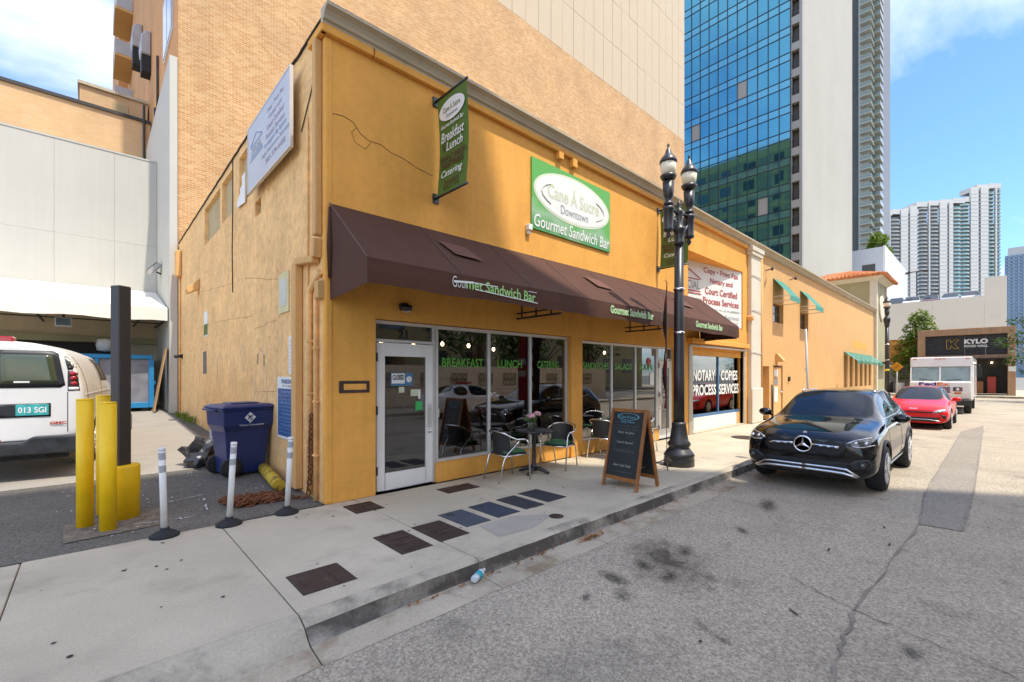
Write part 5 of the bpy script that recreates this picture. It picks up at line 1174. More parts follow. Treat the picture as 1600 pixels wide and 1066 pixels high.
def wt(parent, s, y, z, w, h, m, x, bold=.0, nm='sign_lettering', sh=0): 
    mb = MB(); put_text(mb, s, (x, y, z), uA, zA, width=w, height=h, bold=bold, lift=.004, shear=sh); mb.build(nm, m, parent)
for s, z, w, m in (('Copy - Print Fax', 5.82, .85, m_faintr), ('Notary and', 5.69, .65, m_faintr), ('Court Certified', 5.56, .85, m_faintr), ('Process Services', 5.43, .92, m_faintr), ('Investigator By Agency', 5.31, 1.1, m_faintb), ('Legal Documents Retrieval', 5.19, 1.4, m_faintg), ('305-779-4488', 5.06, 1.0, m_faintr)): wt(bs, s, 7.45, z, w, .085, m, xs1, .01)
wt(bs, 'OFFICIAL', 8.5, 5.50, .62, .12, m_faintg, xs1)
mb = MB()
for a, b in (((8.85, 5.62), (8.5, 5.75)), ((8.5, 5.75), (8.15, 5.62)), ((8.85, 5.60), (8.15, 5.60)), ((8.85, 5.42), (8.15, 5.42)), ((8.9, 5.37), (8.1, 5.37))): mb.bar((xs1 - .003, a[0], a[1]), (xs1 - .003, b[0], b[1]), .003, .025)
mb.build('sign_emblem', m_faintb, bs)
t = thing('torn_panel', 'torn remnant of a white panel hanging on the alley wall', 'sign', (XC, 10.1, 5.0)); MB().prism([(-.33, 0), (.33, -.06), (.34, .52), (.1, .50), (.12, .34), (-.05, .30), (-.02, .22), (-.22, .15)], (XC - .03, 10.1, 5.02), uA, zA, (-.012, 0, 0)).build('panel', m_offwhite, t)
t, x = wallboard('wall_notice', 7.74, 2.62, 7.25, 3.24, mat('pale_yellow_board', (.66, .58, .30), rough=.7, var=.06), 'pale yellow notice board alone on the alley wall'); MB().box(x - .004, 7.34, 2.72, x - .001, 7.64, 3.14).build('notice_paper', mat('faded_paper', (.58, .55, .50), var=.1, scale=8), t)
t, x = wallboard('wall_notice', 7.26, 1.67, 6.86, 2.24, m_offwhite, 'white printed notice above the blue parking sign', d=.012)
for k in range(9): wt(t, ('TOW AWAY ZONE', 'unauthorized vehicles will be', 'towed at owner expense', 'no parking any time', 'customers only', 'by order of owner', 'call for information', 'open 24 hours', 'thank you')[k], 7.06, 2.16 - k * .055, .30, .022, m_grey_p, x)
t, x = wallboard('parking_sign', 7.80, .68, 6.86, 1.63, m_offwhite, 'blue and white parking rules sign low on the alley wall', d=.016)
m_pblue = mat('parking_blue', (.03, .10, .26), rough=.5, var=.06)
MB().box(x - .004, 6.90, .72, x - .001, 7.76, 1.45).build('sign_field', m_pblue, t); wt(t, 'PARKING', 7.30, 1.56, .56, .07, m_pblue, x, .02); wt(t, 'PAY TO PARK', 7.32, 1.49, .42, .04, m_grey_p, x)
m_plb = mat('parking_pale', (.30, .42, .62), rough=.5, var=.05)
for k in range(12): wt(t, ('RATES', '0 to 1 hour   $ 5.00', '1 to 2 hours   $ 10.00', 'PAY', 'scan and pay by phone', 'no in and out privileges', 'TOWING', 'unauthorized vehicles towed', 'at owner expense at any time', 'RULES', 'lock your car, no overnight', 'call for help')[k], 7.34, 1.40 - k * .056, .5 if k % 3 == 0 else .7, .03, m_plb, x - .004)
t, x = wallboard('small_wall_sign', 14.2, 2.66, 13.72, 3.30, m_offwhite, 'small white and green plate far along the alley wall', d=.012); MB().box(x - .003, 13.72, 2.7, x - .001, 14.2, 2.98).build('sign_field', m_green_b, t)
t, x = wallboard('small_wall_sign', 14.35, 1.70, 13.92, 2.28, mat('dull_plate', (.16, .15, .14), var=.2, scale=20), 'small dark grey plate far along the alley wall', d=.012)
mb = MB(); mb.prism([(0, .05), (.26, -.10), (.30, .02), (0, .34)], (XC - .004, 15.2, 3.98), (-1, 0, 0), (0, 0, 1), (0, -.30, 0)); mb.single('wall_pack_light', m_orange2, 'wedge shaped wall light far along the alley wall', 'light', (XC, 15.1, 4.0), bevel=.012)
mb = MB(); mb.box(XC - .03, 18.0, 2.2, XC - .003, 18.15, 2.35); mb.tube([(XC - .03, 18.07, 2.28), (XC - .22, 18.05, 2.26)], .05, 8); mb.single('security_camera', m_black, 'small black camera low on the far end of the alley wall', 'camera', (XC, 18.07, 2.28))
for k, (y, z) in enumerate(((9.0, 1.98), (8.6, 1.95))): MB().box(XC - .006, y, z - .13, XC - .002, y + .03, z + .06).build('bolt_stub', m_pole, shop)
# ------------------------------------------------------------------ brick tower behind the shops
m_brick = brick_mat('pale_orange_brick', '#b4824f', '#c8a070', '#ccb892')
m_brick_s = brick_mat('orange_brick_side', '#c98848', '#d0965a', '#c4a274', axis='yz')
m_brick_t = brick_mat('tan_brick', '#cfa878', '#d3b085', '#cbb492', .30, .10)
m_panel = mat('cream_cladding_panel', (.50, .40, .27), rough=.7, var=.04, scale=.6, streak=.03)
m_panelj = mat('panel_joint', (.30, .24, .16), rough=1, var=0)
TX0, TX1, TY, TH = 2.16, 38.65, 18.9, 43.0
tw = thing('brick_tower', 'tall tower of pale orange brick with cream panels above, behind the shops', 'building', (TX0, TY, 0))
MB().box(TX0 + .01, TY, 0, TX1, TY + .3, 22.5).build('brick_front', m_brick, tw)
MB().box(TX0, TY + .012, 0, TX0 + .009, 62, TH).build('brick_side', m_brick_s, tw)
MB().box(TX0 + .02, TY + .31, 0, TX1 - .3, 61.9, TH - .01).build('tower_core', m_panelj, tw)
MB().box(TX0 + .01, TY + .06, 22.5, TX1, TY + .3, TH).build('panel_backing', m_panelj, tw)
pm = None; pw = 1.106; nc = 33
for r_ in range(4):
    for c in range(nc):
        if TX0 + c * pw > TX1 - .2: continue
        x = TX0 + .02 + c * pw; z = 22.52 + r_ * 3.15
        if pm is None:
            b = MB().box(x + .012, TY - .012 + .02, z + .012, x + pw - .012, TY + .059, z + 3.138); o = b.build('cladding_panel', m_panel, tw); pm = o; px0, pz0 = x, z
        else:
            o = pm.copy(); COL.objects.link(o); o.location = (x - px0, rnd.uniform(-.006, .006), z - pz0)
MB().box(TX0 + .01, TY + .01, 35.15, TX1, TY + .05, TH).build('upper_cladding', m_panel, tw)
m_rside = mat('beige_render', (.60, .36, .12), rough=.85, var=.08, scale=.3)
mb = MB(); mb.box(TX1 - .28, TY + .31, 0, TX1, 62, TH); mb.build('right_side', m_rside, tw)
m_screen = mat('screen_block', (.36, .30, .20), var=.2)
for f in range(6, 13):
    for c in range(8):
        y = 21 + c * 4.6; z = f * 3.2
        MB().box(TX1 - .05, y, z + .9, TX1 + .03, y + 1.7, z + 2.7).build('side_window', m_panewindow, tw)
        if c < 7:
            mb = MB()
            for k in range(5): mb.bar((TX1 + .04, y + 2.0 + k * .42, z + .5), (TX1 + .04, y + 2.3 + k * .42, z + 2.9), .12, .1); mb.bar((TX1 + .06, y + 2.3 + k * .42, z + .5), (TX1 + .06, y + 2.0 + k * .42, z + 2.9), .12, .1)
            mb.build('screen_panel', m_screen, tw)
    MB().box(TX1, TY + .4, f * 3.2 + 3.05, TX1 + .10, 61, f * 3.2 + 3.2).build('floor_band', m_rside, tw)
# alley side: window stack, hoods, balconies
m_winrefl = mat('side_window_glass', (.30, .36, .40), rough=.05, metal=.7, var=0)
for k in range(9):
    z = 14.0 + k * 3.2
    f = MB().box(TX0 - .05, 20.0, z, TX0 - .001, 22.6, z + 2.3).build('side_window', m_alu, tw)
    for j in range(2): MB().box(TX0 - .07, 20.1 + j * 1.26, z + .12, TX0 - .051, 21.24 + j * 1.26, z + 2.2).build('pane', m_winrefl, f)
    MB().box(TX0 - .02, 20.0, z + 2.35, TX0 - .001, 22.6, z + 3.15).build('spandrel', m_pole, tw)
m_galv = mat('galvanised_hood', (.40, .39, .38), rough=.5, metal=.3, var=.1)
def hood(y, z, s):
    t = MB(); prof = [(0, 0), (-.42 * s, 0), (-.45 * s, .5 * s), (-.40 * s, .95 * s), (-.25 * s, 1.2 * s), (0, 1.25 * s)]
    t.prism(prof, (TX0 - .002, y, z), (1, 0, 0), (0, 0, 1), (0, .95 * s, 0)); h = t.build('vent_hood', m_galv, tw, bevel=.05)
    MB().box(TX0 - .39 * s, y + .08 * s, z - .85 * s, TX0 - .003, y + .87 * s, z - .002).build('hood_mouth', m_blackmatt, h)
hood(28.0, 17.2, .95); hood(33.0, 20.2, 1.1)
for y, z0, z1 in ((24.6, 12.8, 15.4), (25.6, 11.5, 13.6), (24.2, 18.0, 20.5)): MB().tube([(TX0 - .06, y, z0), (TX0 - .06, y, z1)], .05, 6).build('vent_pipe', m_pole, tw)
for k in range(6):
    z = 20.4 + k * 3.2
    mb = MB(); mb.box(TX0 - .95, 41, z, TX0 - .003, 44.5, z + .16); b = mb.build('balcony', m_rside, tw)
    mb = MB(); mb.box(TX0 - .95, 41, z + .17, TX0 - .90, 44.5, z + 1.1); mb.box(TX0 - .9, 41, z + .17, TX0 - .02, 41.05, z + 1.1); mb.build('balcony_rail', m_galv, b)
MB().box(TX0 - .55, 47, 0, TX0 - .003, 60, 33).build('stair_bay', m_brick_s, tw)

# ------------------------------------------------------------------ white building at the end of the alley
wb = thing('white_building', 'white walled low building closing the alley, with a tall white side wall', 'building', (1.9, 22.8, .4))
MB().box(1.93, 18.86, 0, 2.145, 30, 12.4).build('side_wall', m_whitewall, wb)
mb = MB(); wall_cells(mb, (-14, 22.8, 0), (1, 0, 0), (0, 0, 1), 15.93, 4.6, [(12.15, .2, 15.05, 2.88), (2, .2, 10, 2.88)], .3, (0, 1, 0)); mb.build('lower_wall', mat('warm_render', (.60, .50, .34), rough=.85, var=.08, streak=.05), wb)
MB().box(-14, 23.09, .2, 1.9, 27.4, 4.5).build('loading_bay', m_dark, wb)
MB().box(-14, 22.86, 4.6, 1.925, 23.1, 10.1).build('wall_core', m_panelj if False else m_whitewall, wb)
xs = [-14, -7.4, -4.2, -.95, .66, 1.925]; zs = [4.6, 6.75, 10.1]
for i in range(5):
    for j in range(2): MB().box(xs[i] + .0025, 22.8, zs[j] + .0025, xs[i + 1] - .0025, 22.858, zs[j + 1] - .0025).build('wall_panel', m_whitewall, wb)
MB().box(-14, 22.78, 10.1, 1.925, 27.5, 10.16).build('roof', m_whitewall, wb)
mb = MB(); mb.box(-14, 22.6, 2.88, 1.9, 22.79, 3.1); mb.build('door_lintel', m_olive, wb)
for k in range(3): MB().box(.2 + k * .55, 22.55, 2.0, .45 + k * .55, 22.78, 2.3).build('wall_box', m_pole, wb)
m_canvas = mat('white_canvas', (.74, .71, .62), rough=.85, var=.05, scale=1.2)
cn_ = thing('canopy', 'large sloping white fabric canopy over the loading bay', 'canopy', (1.9, 19.1, 3.5))
rows = []; nx = 26
for i in range(nx + 1):
    x = -9 + 10.9 * i / nx; sag = .05 * math.sin(i * math.pi / 6.5) ** 2
    hip = max(0, (x - .9) / 1.0); yt = 22.78; zt = 4.95
    rows += [(x, yt, zt - hip * .0), (x, 20.9, 4.42 - sag), (x, 19.1, 3.92), (x, 19.09, 3.48 + .03 * math.sin(i * 1.3))]
mb = MB(); mb.add(rows, [(i * 4 + j, i * 4 + j + 1, (i + 1) * 4 + j + 1, (i + 1) * 4 + j) for i in range(nx) for j in range(3)]); mb.add([rows[-4], rows[-3], rows[-2], rows[-1], (1.9, 22.78, 4.4)], [(0, 1, 2, 3, 4)]); mb.build('canopy_cloth', m_canvas, cn_)
mb = MB()
for x in (-6, -3.6, -1.2, 1.2, 1.86): mb.bar((x, 22.7, 3.55), (x, 19.15, 3.55), .05, .05); mb.bar((x, 19.2, 3.55), (x, 20.9, 4.3), .04, .04)
mb.bar((-9, 19.15, 3.55), (1.88, 19.15, 3.55), .05, .05); mb.bar((-9, 20.9, 3.55), (1.88, 20.9, 3.55), .04, .04); mb.build('canopy_frame', m_pole, cn_)
fl = thing('flood_light', 'grey flood light hanging under the white canopy', 'light', (-.62, 19.6, 3.3)); MB().box(-.80, 19.5, 3.16, -.42, 19.7, 3.44).build('light_body', m_galv, fl, bevel=.02); MB().tube([(-.61, 19.6, 3.54), (-.61, 19.6, 3.44)], .03, 8).build('light_stem', m_pole, fl); MB().box(-.77, 19.485, 3.19, -.45, 19.499, 3.41).build('light_lens', m_clear, fl)
fl = thing('flood_light', 'grey slatted flood light on the tall white side wall', 'light', (1.9, 21.3, 5.2)); MB().obox((1.72, 21.3, 5.62), (.14, 0, .16), (0, .32, 0), (.05, 0, -.05)).build('light_body', m_galv, fl); 
mb = MB()
for k in range(5): mb.obox(Vector((1.72, 21.3, 5.62)) + Vector((.055, 0, .0)) * 0 + Vector((-.065, -.26 + k * .13, .05)), (.13, 0, .15), (0, .02, 0), (.012, 0, -.012))
mb.build('light_fin', m_pole, fl); MB().tube([(1.78, 21.3, 5.5), (1.93, 21.3, 5.45)], .03, 8).build('light_arm', m_pole, fl)
MB().lathe([(0, 2.38), (.22, 2.42), (.26, 2.62), (.22, 2.80), (0, 2.84)], (.38, 21.2, .1), 16).single('propane_tank', m_white, 'round white tank hung by the loading bay behind the dark post', 'tank', (.38, 21.2, 2.5))
# skip and board
m_skip = mat('skip_blue', (.015, .20, .42), rough=.5, var=.12, scale=3, stain=(.18, .09, .04), stain_amt=.4, stain_scale=3, stain_pos=.6)
m_skipg = mat('skip_sheet', (.20, .20, .22), rough=.4, var=.25, scale=2.5, bump=.3, bscale=6)
sk = thing('skip', 'blue steel rubbish skip with grey sheeted side at the alley end', 'skip', (.6, 20.4, az(20)))
z0 = az(20); mb = MB(); mb.box(-1.2, 19.9, z0 + .22, 1.50, 21.9, z0 + 1.78); mb.build('skip_body', m_skipg, sk, bevel=.02)
mb = MB(); mb.box(-1.25, 19.82, z0 + 1.78, 1.56, 21.98, z0 + 1.92); mb.box(1.46, 19.80, z0 + .12, 1.60, 19.95, z0 + 1.78); mb.box(-1.25, 19.82, z0 + .12, 1.46, 19.93, z0 + .30)
for x in (-.6, .1, .8): mb.box(x, 19.84, z0 + .30, x + .09, 19.90, z0 + 1.78)
mb.box(1.50, 19.95, z0 + .9, 1.66, 21.9, z0 + 1.02); mb.build('skip_rail', m_skip, sk, bevel=.01)
for x in (-.9, 1.35): MB().lathe([(.10, -.05), (.10, .05)], (x, 19.95, z0 + .10), 12, 'y').build('wheel', m_rubber, sk)
mb = MB(); mb.obox((1.70, 19.25, az(19) + 1.10), Vector((.16, .0, 1.06)), Vector((0, .30, 0)), Vector((.012, 0, -.002))); mb.single('leaning_board', m_ply, 'long brown plywood board leaning on the white side wall', 'board', (1.7, 19.25, az(19)))
# tan building behind
tb = thing('tan_building', 'tan brick building with flat parapet rising behind the white wall', 'building', (1.8, 27.7, 0))
MB().box(-16, 27.7, 0, 2.10, 29, 13.70).build('wall', m_brick_t, tb); MB().box(-16, 27.62, 13.70, 2.12, 29.05, 13.84).build('parapet_cap', m_pole, tb)
MB().box(-.38, 29.2, 10, 2.1, 33, 15.3).build('roof_house', m_brick_t, tb); MB().box(-.45, 29.1, 15.3, 2.12, 33.1, 15.44).build('parapet_cap', m_cornice, tb)
MB().box(.62, 29.15, 14.0, 1.30, 29.198, 14.14).build('vent_grille', m_galv, tb); MB().box(.75, 29.17, 14.35, 1.35, 29.198, 14.9).build('patch', m_infill, tb)
MB().tube([(1.85, 27.6, 10.2), (1.85, 27.6, 14.5)], .05, 8).build('rain_pipe', m_pole, tb)

# ------------------------------------------------------------------ blue glass tower
GX, GY0, GZ0, FH = 64.0, 17.48, 15.0, 3.27
gt = thing('glass_tower', 'tall tower with blue mirror glass side and a blank off white end wall', 'building', (GX, 16.2, 0))
m_conc_t = mat('tower_white', (.38, .36, .30), rough=.85, var=.05, scale=.12, streak=.04, stain=(.33, .31, .26), stain_amt=.5, stain_scale=.08, stain_pos=.52)
m_greyt = mat('tower_grey', (.33, .32, .29), rough=.8, var=.05, scale=.3)
MB().box(GX + .6, 16.2, 0, 92.4, 16.6, 72).build('end_wall', m_conc_t, gt)
MB().box(GX + 1.5, 16.61, 0, 92.3, 44, 71.9).build('tower_core', m_greyt, gt)
m_mull = mat('mullion_dark', (.018, .024, .032), rough=.4, var=0)
ncol, pwid = 12, 1.272; nfl = 15
pan = {}
for c in range(ncol):
    y0 = GY0 + c * pwid
    for f in range(nfl):
        z = GZ0 + f * FH
        for kind, za, zb in (('s', z, z + .98), ('v', z + .98, z + FH)):
            w, h = pwid - .09, zb - za - .09
            me = pan.get(kind)
            if me is None:
                me = MB().quad((0, w / 2, -h / 2), (0, -w / 2, -h / 2), (0, -w / 2, h / 2), (0, w / 2, h / 2)).mesh('pane'); me.materials.append(m_curtain if kind == 'v' else m_spandrel); pan[kind] = me
            if f >= 12 and kind == 's' and c > 9: pass
            o = _link('pane' if kind == 'v' else 'spandrel_pane', me, gt); o.location = (GX + .02 - GX, y0 + pwid / 2 - 16.2, (za + zb) / 2)
            o.rotation_euler = (0, rnd.gauss(0, .0022), rnd.gauss(0, .0035))
            if (c, f) in ((4, 7), (9, 6), (2, 2)) and kind == 'v':
                o.data = me.copy(); o.data.materials[0] = m_greyt
mb = MB(); zt = GZ0 + nfl * FH
for c in range(ncol + 1): mb.box(GX - .06, GY0 + c * pwid - .045, GZ0 - 8, GX + .06, GY0 + c * pwid + .045, zt)
for f in range(nfl + 1):
    for dz in (0, .98): mb.box(GX - .03, GY0, GZ0 + f * FH + dz - .05, GX + .055, GY0 + ncol * pwid, GZ0 + f * FH + dz + .05)
mb.build('mullion', m_mull, gt); MB().box(GX + .08, GY0 - .1, 0, GX + 1.4, 40, zt).build('glass_backing', m_mull, gt)
mb = MB(); mb.box(GX, 17.05 + .32, 0, GX + .6, GY0 - .05, zt + 6); mb.box(GX, 16.2, 0, GX + .6, 16.52, zt + 6)
mb.build('corner_pier', m_greyt, gt)
m_log = mat('loggia_wall', (.16, .15, .13), rough=.8, var=.1)
for f in range(nfl):
    z = GZ0 + 1.0 + f * FH
    MB().box(GX + .005, 16.52, z, GX + .6, 17.37, z + .95).build('loggia_slab', m_greyt, gt)
    l = MB().box(GX + .9, 16.52, z + .95, GX + 1.4, 17.37, z + FH).build('loggia', m_log, gt)
    MB().box(GX + .88, 16.56, z + 1.0, GX + .899, 16.82, z + 2.7).build('loggia_door', m_mull, l)
    mb = MB(); mb.box(GX + .1, 16.52, z + 1.88, GX + .14, 17.37, z + 1.93)
    for k in range(7): mb.box(GX + .11, 16.56 + k * .125, z + .95, GX + .13, 16.58 + k * .125, z + 1.88)
    mb.build('loggia_rail', m_mull, l)
# ------------------------------------------------------------------ balcony tower behind it
bt2 = thing('balcony_tower', 'slim residential tower with stacked projecting balconies behind the blank wall', 'building', (188, 30, 0))
m_glassrail = mat('glass_rail', (.16, .21, .18), rough=.12, var=.1, spec=.8); m_slab = mat('balcony_slab', (.42, .42, .36), rough=.8, var=.04)
m_olivesoffit = mat('balcony_soffit', (.33, .32, .22), rough=.8, var=.1)
MB().box(190, 28.2, 0, 230, 60, 150).build('tower_body', mat('tower_glass_wall', (.07, .075, .065), rough=.4, var=.2, scale=.3), bt2)
for x in (186.5, 191.5): MB().box(x, 28.19, 0, x + .5, 31, 150).build('tower_fin', m_slab, bt2)
proto = {}
for f in range(44):
    for k, (xa, ya) in enumerate(((184.5, 27.4), (190.6, 25.9))):
        z = 12 + f * 3.0 + k * 1.5
        if k not in proto:
            o = MB().box(xa, ya, z, xa + 6.2, ya + 3.0, z + .28).build('balcony', m_slab, bt2); r_ = MB().box(xa, ya - .02, z + .28, xa + 6.2, ya + .05, z + 1.25).box(xa - .02, ya, z + .28, xa + .05, ya + 2.9, z + 1.25).build('balcony_rail', m_glassrail, o); proto[k] = (o, r_, z)
        else:
            o0, r0, zz = proto[k]; o = o0.copy(); COL.objects.link(o); o.location.z = z - zz; r1 = r0.copy(); COL.objects.link(r1); r1.parent = o
# ------------------------------------------------------------------ white curved condominium far off
cd = thing('condominium_tower', 'broad white condominium tower far away with rows of curved balconies', 'building', (500, 32, 0))
A = Vector((452, 77, 0)); B = Vector((538, -3, 0)); cu = (B - A).normalized(); cn2 = Vector((-cu.y, cu.x, 0)) * -1
if cn2.x > 0: cn2 = -cn2
LEN = (B - A).length
m_cw = mat('condo_white', (.52, .51, .47), rough=.7, var=.03, scale=.05); m_cb = mat('condo_grey', (.24, .25, .24), rough=.7, var=.08, scale=.2); m_cg = mat('condo_green_glass', (.22, .36, .33), rough=.15, var=.15, scale=.2, spec=.8)  # white piers, mid grey balcony backs, rails and floor joints, green glass
strips = [('b', 4), ('b', 4), ('w', 3.2), ('b', 5.4), ('w', 3.8), ('b', 6.2), ('w', 4.2), ('n', 1.3), ('w', 4.2), ('n', 1.4), ('b', 5.6), ('w', .8), ('b', 5.8), ('w', 4.4), ('n', 1.2), ('w', 2.4), ('g', 5.2), ('g', 5.4), ('w', 4.6), ('n', 1.4), ('w', 4.6), ('g', 4.2), ('w', 1.0), ('g', 3.0)]
tot = sum(w for _, w in strips); sc_ = LEN / tot; s = 0; zg = 20
def cpt(s_, d, z): p = A + cu * s_ + cn2 * d; return Vector((p.x, p.y, z))
for i, (k, w) in enumerate(strips):
    w *= sc_; f_ = (s + w / 2) / LEN; H = 128 + 12 * f_ + (4 if f_ > .35 else 0) + (9 if f_ > .80 else 0); H = round((H - zg) / 3.05) * 3.05 + zg
    a, b = s, s + w; s += w; nf = int((H - zg) / 3.05)
    mb = MB()
    if k == 'w':
        bow = 1.2; P_ = [cpt(a, 0, 0), cpt(a, bow, 0), cpt(b, bow, 0), cpt(b, 0, 0)]; hh = H + 2.5
        mb.add([(p.x, p.y, zg) for p in P_] + [(p.x, p.y, hh) for p in P_], [(0, 1, 5, 4), (1, 2, 6, 5), (2, 3, 7, 6), (4, 5, 6, 7)]); o = mb.build('white_pier', m_cw, cd)
        g_ = MB()
        for q in range(nf): z = zg + q * 3.05; p1, p2 = cpt(a, bow + .05, z), cpt(b, bow + .05, z); g_.bar(p1, p2, .06, .14)
        g_.build('floor_joint', m_cb, o, kind='stuff')
    elif k == 'n':
        p = [cpt(a, .3, 0), cpt(b, .3, 0)]; mb.add([(p[0].x, p[0].y, zg), (p[1].x, p[1].y, zg), (p[1].x, p[1].y, H), (p[0].x, p[0].y, H)], [(0, 1, 2, 3)]); o = mb.build('window_strip', m_cw, cd)
        g_ = MB()
        for q in range(nf): z = zg + q * 3.05; c = cpt((a + b) / 2, .45, z + 1.6); g_.obox(c, cu * (w * .42), cn2 * .1, Vector((0, 0, .75)))
        g_.build('window', m_panewindow, o, kind='stuff')
    else:
        p = [cpt(a, -.8, 0), cpt(b, -.8, 0)]; mb.add([(p[0].x, p[0].y, zg), (p[1].x, p[1].y, zg), (p[1].x, p[1].y, H), (p[0].x, p[0].y, H)], [(0, 1, 2, 3)]); o = mb.build('balcony_bay', m_cb if k == 'b' else m_cg, cd)
        g_ = MB(); r_ = MB(); dk = MB()
        for q in range(nf):
            z = zg + q * 3.05; arc = [cpt(a + w * t / 5, .2 + 1.5 * math.sin(math.pi * t / 5) * (1 if k == 'g' else .75), z) for t in range(6)]
            n = len(arc); back = [cpt(b, -.8, z), cpt(a, -.8, z)]
            v = arc + back; g_.add([tuple(p_) for p_ in v] + [(p_.x, p_.y, z + .28) for p_ in v], [tuple(range(8)), tuple(range(8, 16))] + [(i_, (i_ + 1) % 8, 8 + (i_ + 1) % 8, 8 + i_) for i_ in range(8)])
            for t in range(5): r_.quad(arc[t] + Vector((0, 0, .28)), arc[t + 1] + Vector((0, 0, .28)), arc[t + 1] + Vector((0, 0, 1.25)), arc[t] + Vector((0, 0, 1.25)))
            for t in (.2, .6): dk.obox(cpt(a + w * t + w * .1, -.7, z + 1.5), cu * (w * .12), cn2 * .06, Vector((0, 0, 1.0)))
        g_.build('balcony_slab', m_cw, o, kind='stuff'); r_.build('balcony_rail', m_cg if k == 'g' else m_cb, o, kind='stuff'); dk.build('balcony_door', m_panewindow, o, kind='stuff')
mb = MB()
for i in range(12):
    t0, t1 = i / 12, (i + 1) / 12; H = 129 + 12 * t0 + (4 if t0 > .35 else 0) + (9 if t0 > .78 else 0); mb.add([tuple(cpt(LEN * t0, .5, H)), tuple(cpt(LEN * t1, .5, H)), tuple(cpt(LEN * t1, -14, H)), tuple(cpt(LEN * t0, -14, H))] + [tuple(cpt(LEN * q, d, H + 4)) for q, d in ((t0, .5), (t1, .5), (t1, -14), (t0, -14))], [(0, 1, 5, 4), (1, 2, 6, 5), (2, 3, 7, 6), (3, 0, 4, 7), (4, 5, 6, 7)])
mb.build('roof_parapet', m_cw, cd)
p = [cpt(0, -.9, 0), cpt(LEN, -.9, 0), cpt(LEN, -14, 0), cpt(0, -14, 0)]; MB().add([(q.x, q.y, 0) for q in p] + [(q.x, q.y, 126) for q in p], [(0, 1, 5, 4), (1, 2, 6, 5), (2, 3, 7, 6), (3, 0, 4, 7)]).build('tower_core', m_cw, cd)
# far blue tower
fb_ = thing('blue_tower', 'distant blue grey glass tower at the right edge', 'building', (615, -20, 0)); m_fb = mat('far_blue_glass', (.16, .26, .36), rough=.25, var=.15, scale=.05)
MB().box(612, -60, 0, 660, -6, 111).build('tower_body', m_fb, fb_); mb = MB()
for f in range(34): mb.box(611.4, -60, 10 + f * 3, 611.99, -6, 10.5 + f * 3)
for k in range(18): mb.box(611.4, -60 + k * 3, 10, 611.9, -59.2 + k * 3, 111)
mb.build('floor_line', mat('far_blue_line', (.34, .42, .50), var=.05), fb_, kind='stuff'); MB().box(613, -58, 111, 655, -8, 118).build('roof_crown', m_cw, fb_)
# ------------------------------------------------------------------ white ribbed building
rb = thing('ribbed_building', 'white building with vertical ribs and plants on its roof edge', 'building', (95, 12.5, 0))
m_rib = mat('rib_white', (.72, .73, .74), rough=.6, var=.03)
MB().box(95, 12.55, 0, 122, 30, 22.85).build('wall', mat('rib_grey_side', (.50, .53, .58), rough=.7, var=.03), rb); MB().box(94.97, 13.55, 15.5, 95.05, 15.3, 20.2).build('window', m_panewindow, rb); MB().box(94.94, 13.55, 16.6, 94.969, 15.3, 16.75).build('window_bar', m_rib, rb)
mb = MB(); mb.box(95, 12.44, 0, 122, 12.54, 23)
for k in range(27): mb.box(95 + k, 12.25, 0, 95.35 + k, 12.44, 23)
mb.build('rib_wall', m_rib, rb)
# ------------------------------------------------------------------ parking deck with cars on the roof
pg = thing('parking_deck', 'plain off white parking deck with cars along its roof edge', 'building', (75, 5, 0)); m_deck = mat('deck_wall', (.74, .70, .60), rough=.85, var=.05, scale=.2, stain=(.46, .44, .38), stain_amt=.4, stain_scale=.25, stain_pos=.56)
for k in range(5): MB().box(75, .86 + k * 4.4, 4.2, 75.3, .86 + k * 4.4 + 4.385, 10.8).build('wall_panel', m_deck, pg)
MB().box(75.31, .86, 0, 110, 23, 10.1).build('deck_body', m_deck, pg); MB().box(75, -.9, 0, 80, .85, 12.9).build('stair_tower', m_deck, pg)
MB().box(75.05, .86, 0, 75.3, 9, 4.19).build('deck_base', m_deck, pg)
ol = thing('deck_lamp', 'twin armed lamp pole on the parking deck roof', 'street lamp', (79, 7.0, 10.1)); MB().tube([(79, 7, 10.1), (79, 7, 15.2)], .07, 8).build('lamp_pole', m_pole, ol); MB().box(78.9, 5.9, 15.2, 79.1, 8.1, 15.3).build('lamp_arm', m_pole, ol)
for y in (6.1, 7.9): MB().box(78.8, y - .25, 15.05, 79.2, y + .25, 15.19).build('lamp_head', m_pole, ol)
# ------------------------------------------------------------------ tile roofed tower
tt = thing('tile_roof_tower', 'olive square tower with terracotta tile roof at the end of the apricot building', 'building', (40.3, 5.75, 0)); x0, x1, y0, y1 = 40.3, 44.6, 5.72, 10.2
MB().box(x0, y0, 0, x1, y1, 8.35).build('wall', m_olive, tt)
mb = MB(); 
for x, y in ((x0 - .06, y0 - .06), (x1 - .34, y0 - .06), (x0 - .06, y1 - .34)): mb.box(x, y, 0, x + .40, y + .40, 8.35)
mb.build('corner_trim', m_cream, tt); mb = MB(); frust(mb, 8.35, 2.2, 2.3, 8.62, 2.55, 2.65, 0, 0); 
mb.v = [(a + (x0 + x1) / 2, b + (y0 + y1) / 2, c) for a, b, c in mb.v]; mb.build('eave', m_cream, tt)
xc, yc = (x0 + x1) / 2, (y0 + y1) / 2; mb = MB(); pts = [(xc - 2.75, yc - 2.85), (xc + 2.75, yc - 2.85), (xc + 2.75, yc + 2.85), (xc - 2.75, yc + 2.85)]; zr0, zr1 = 8.64, 9.5
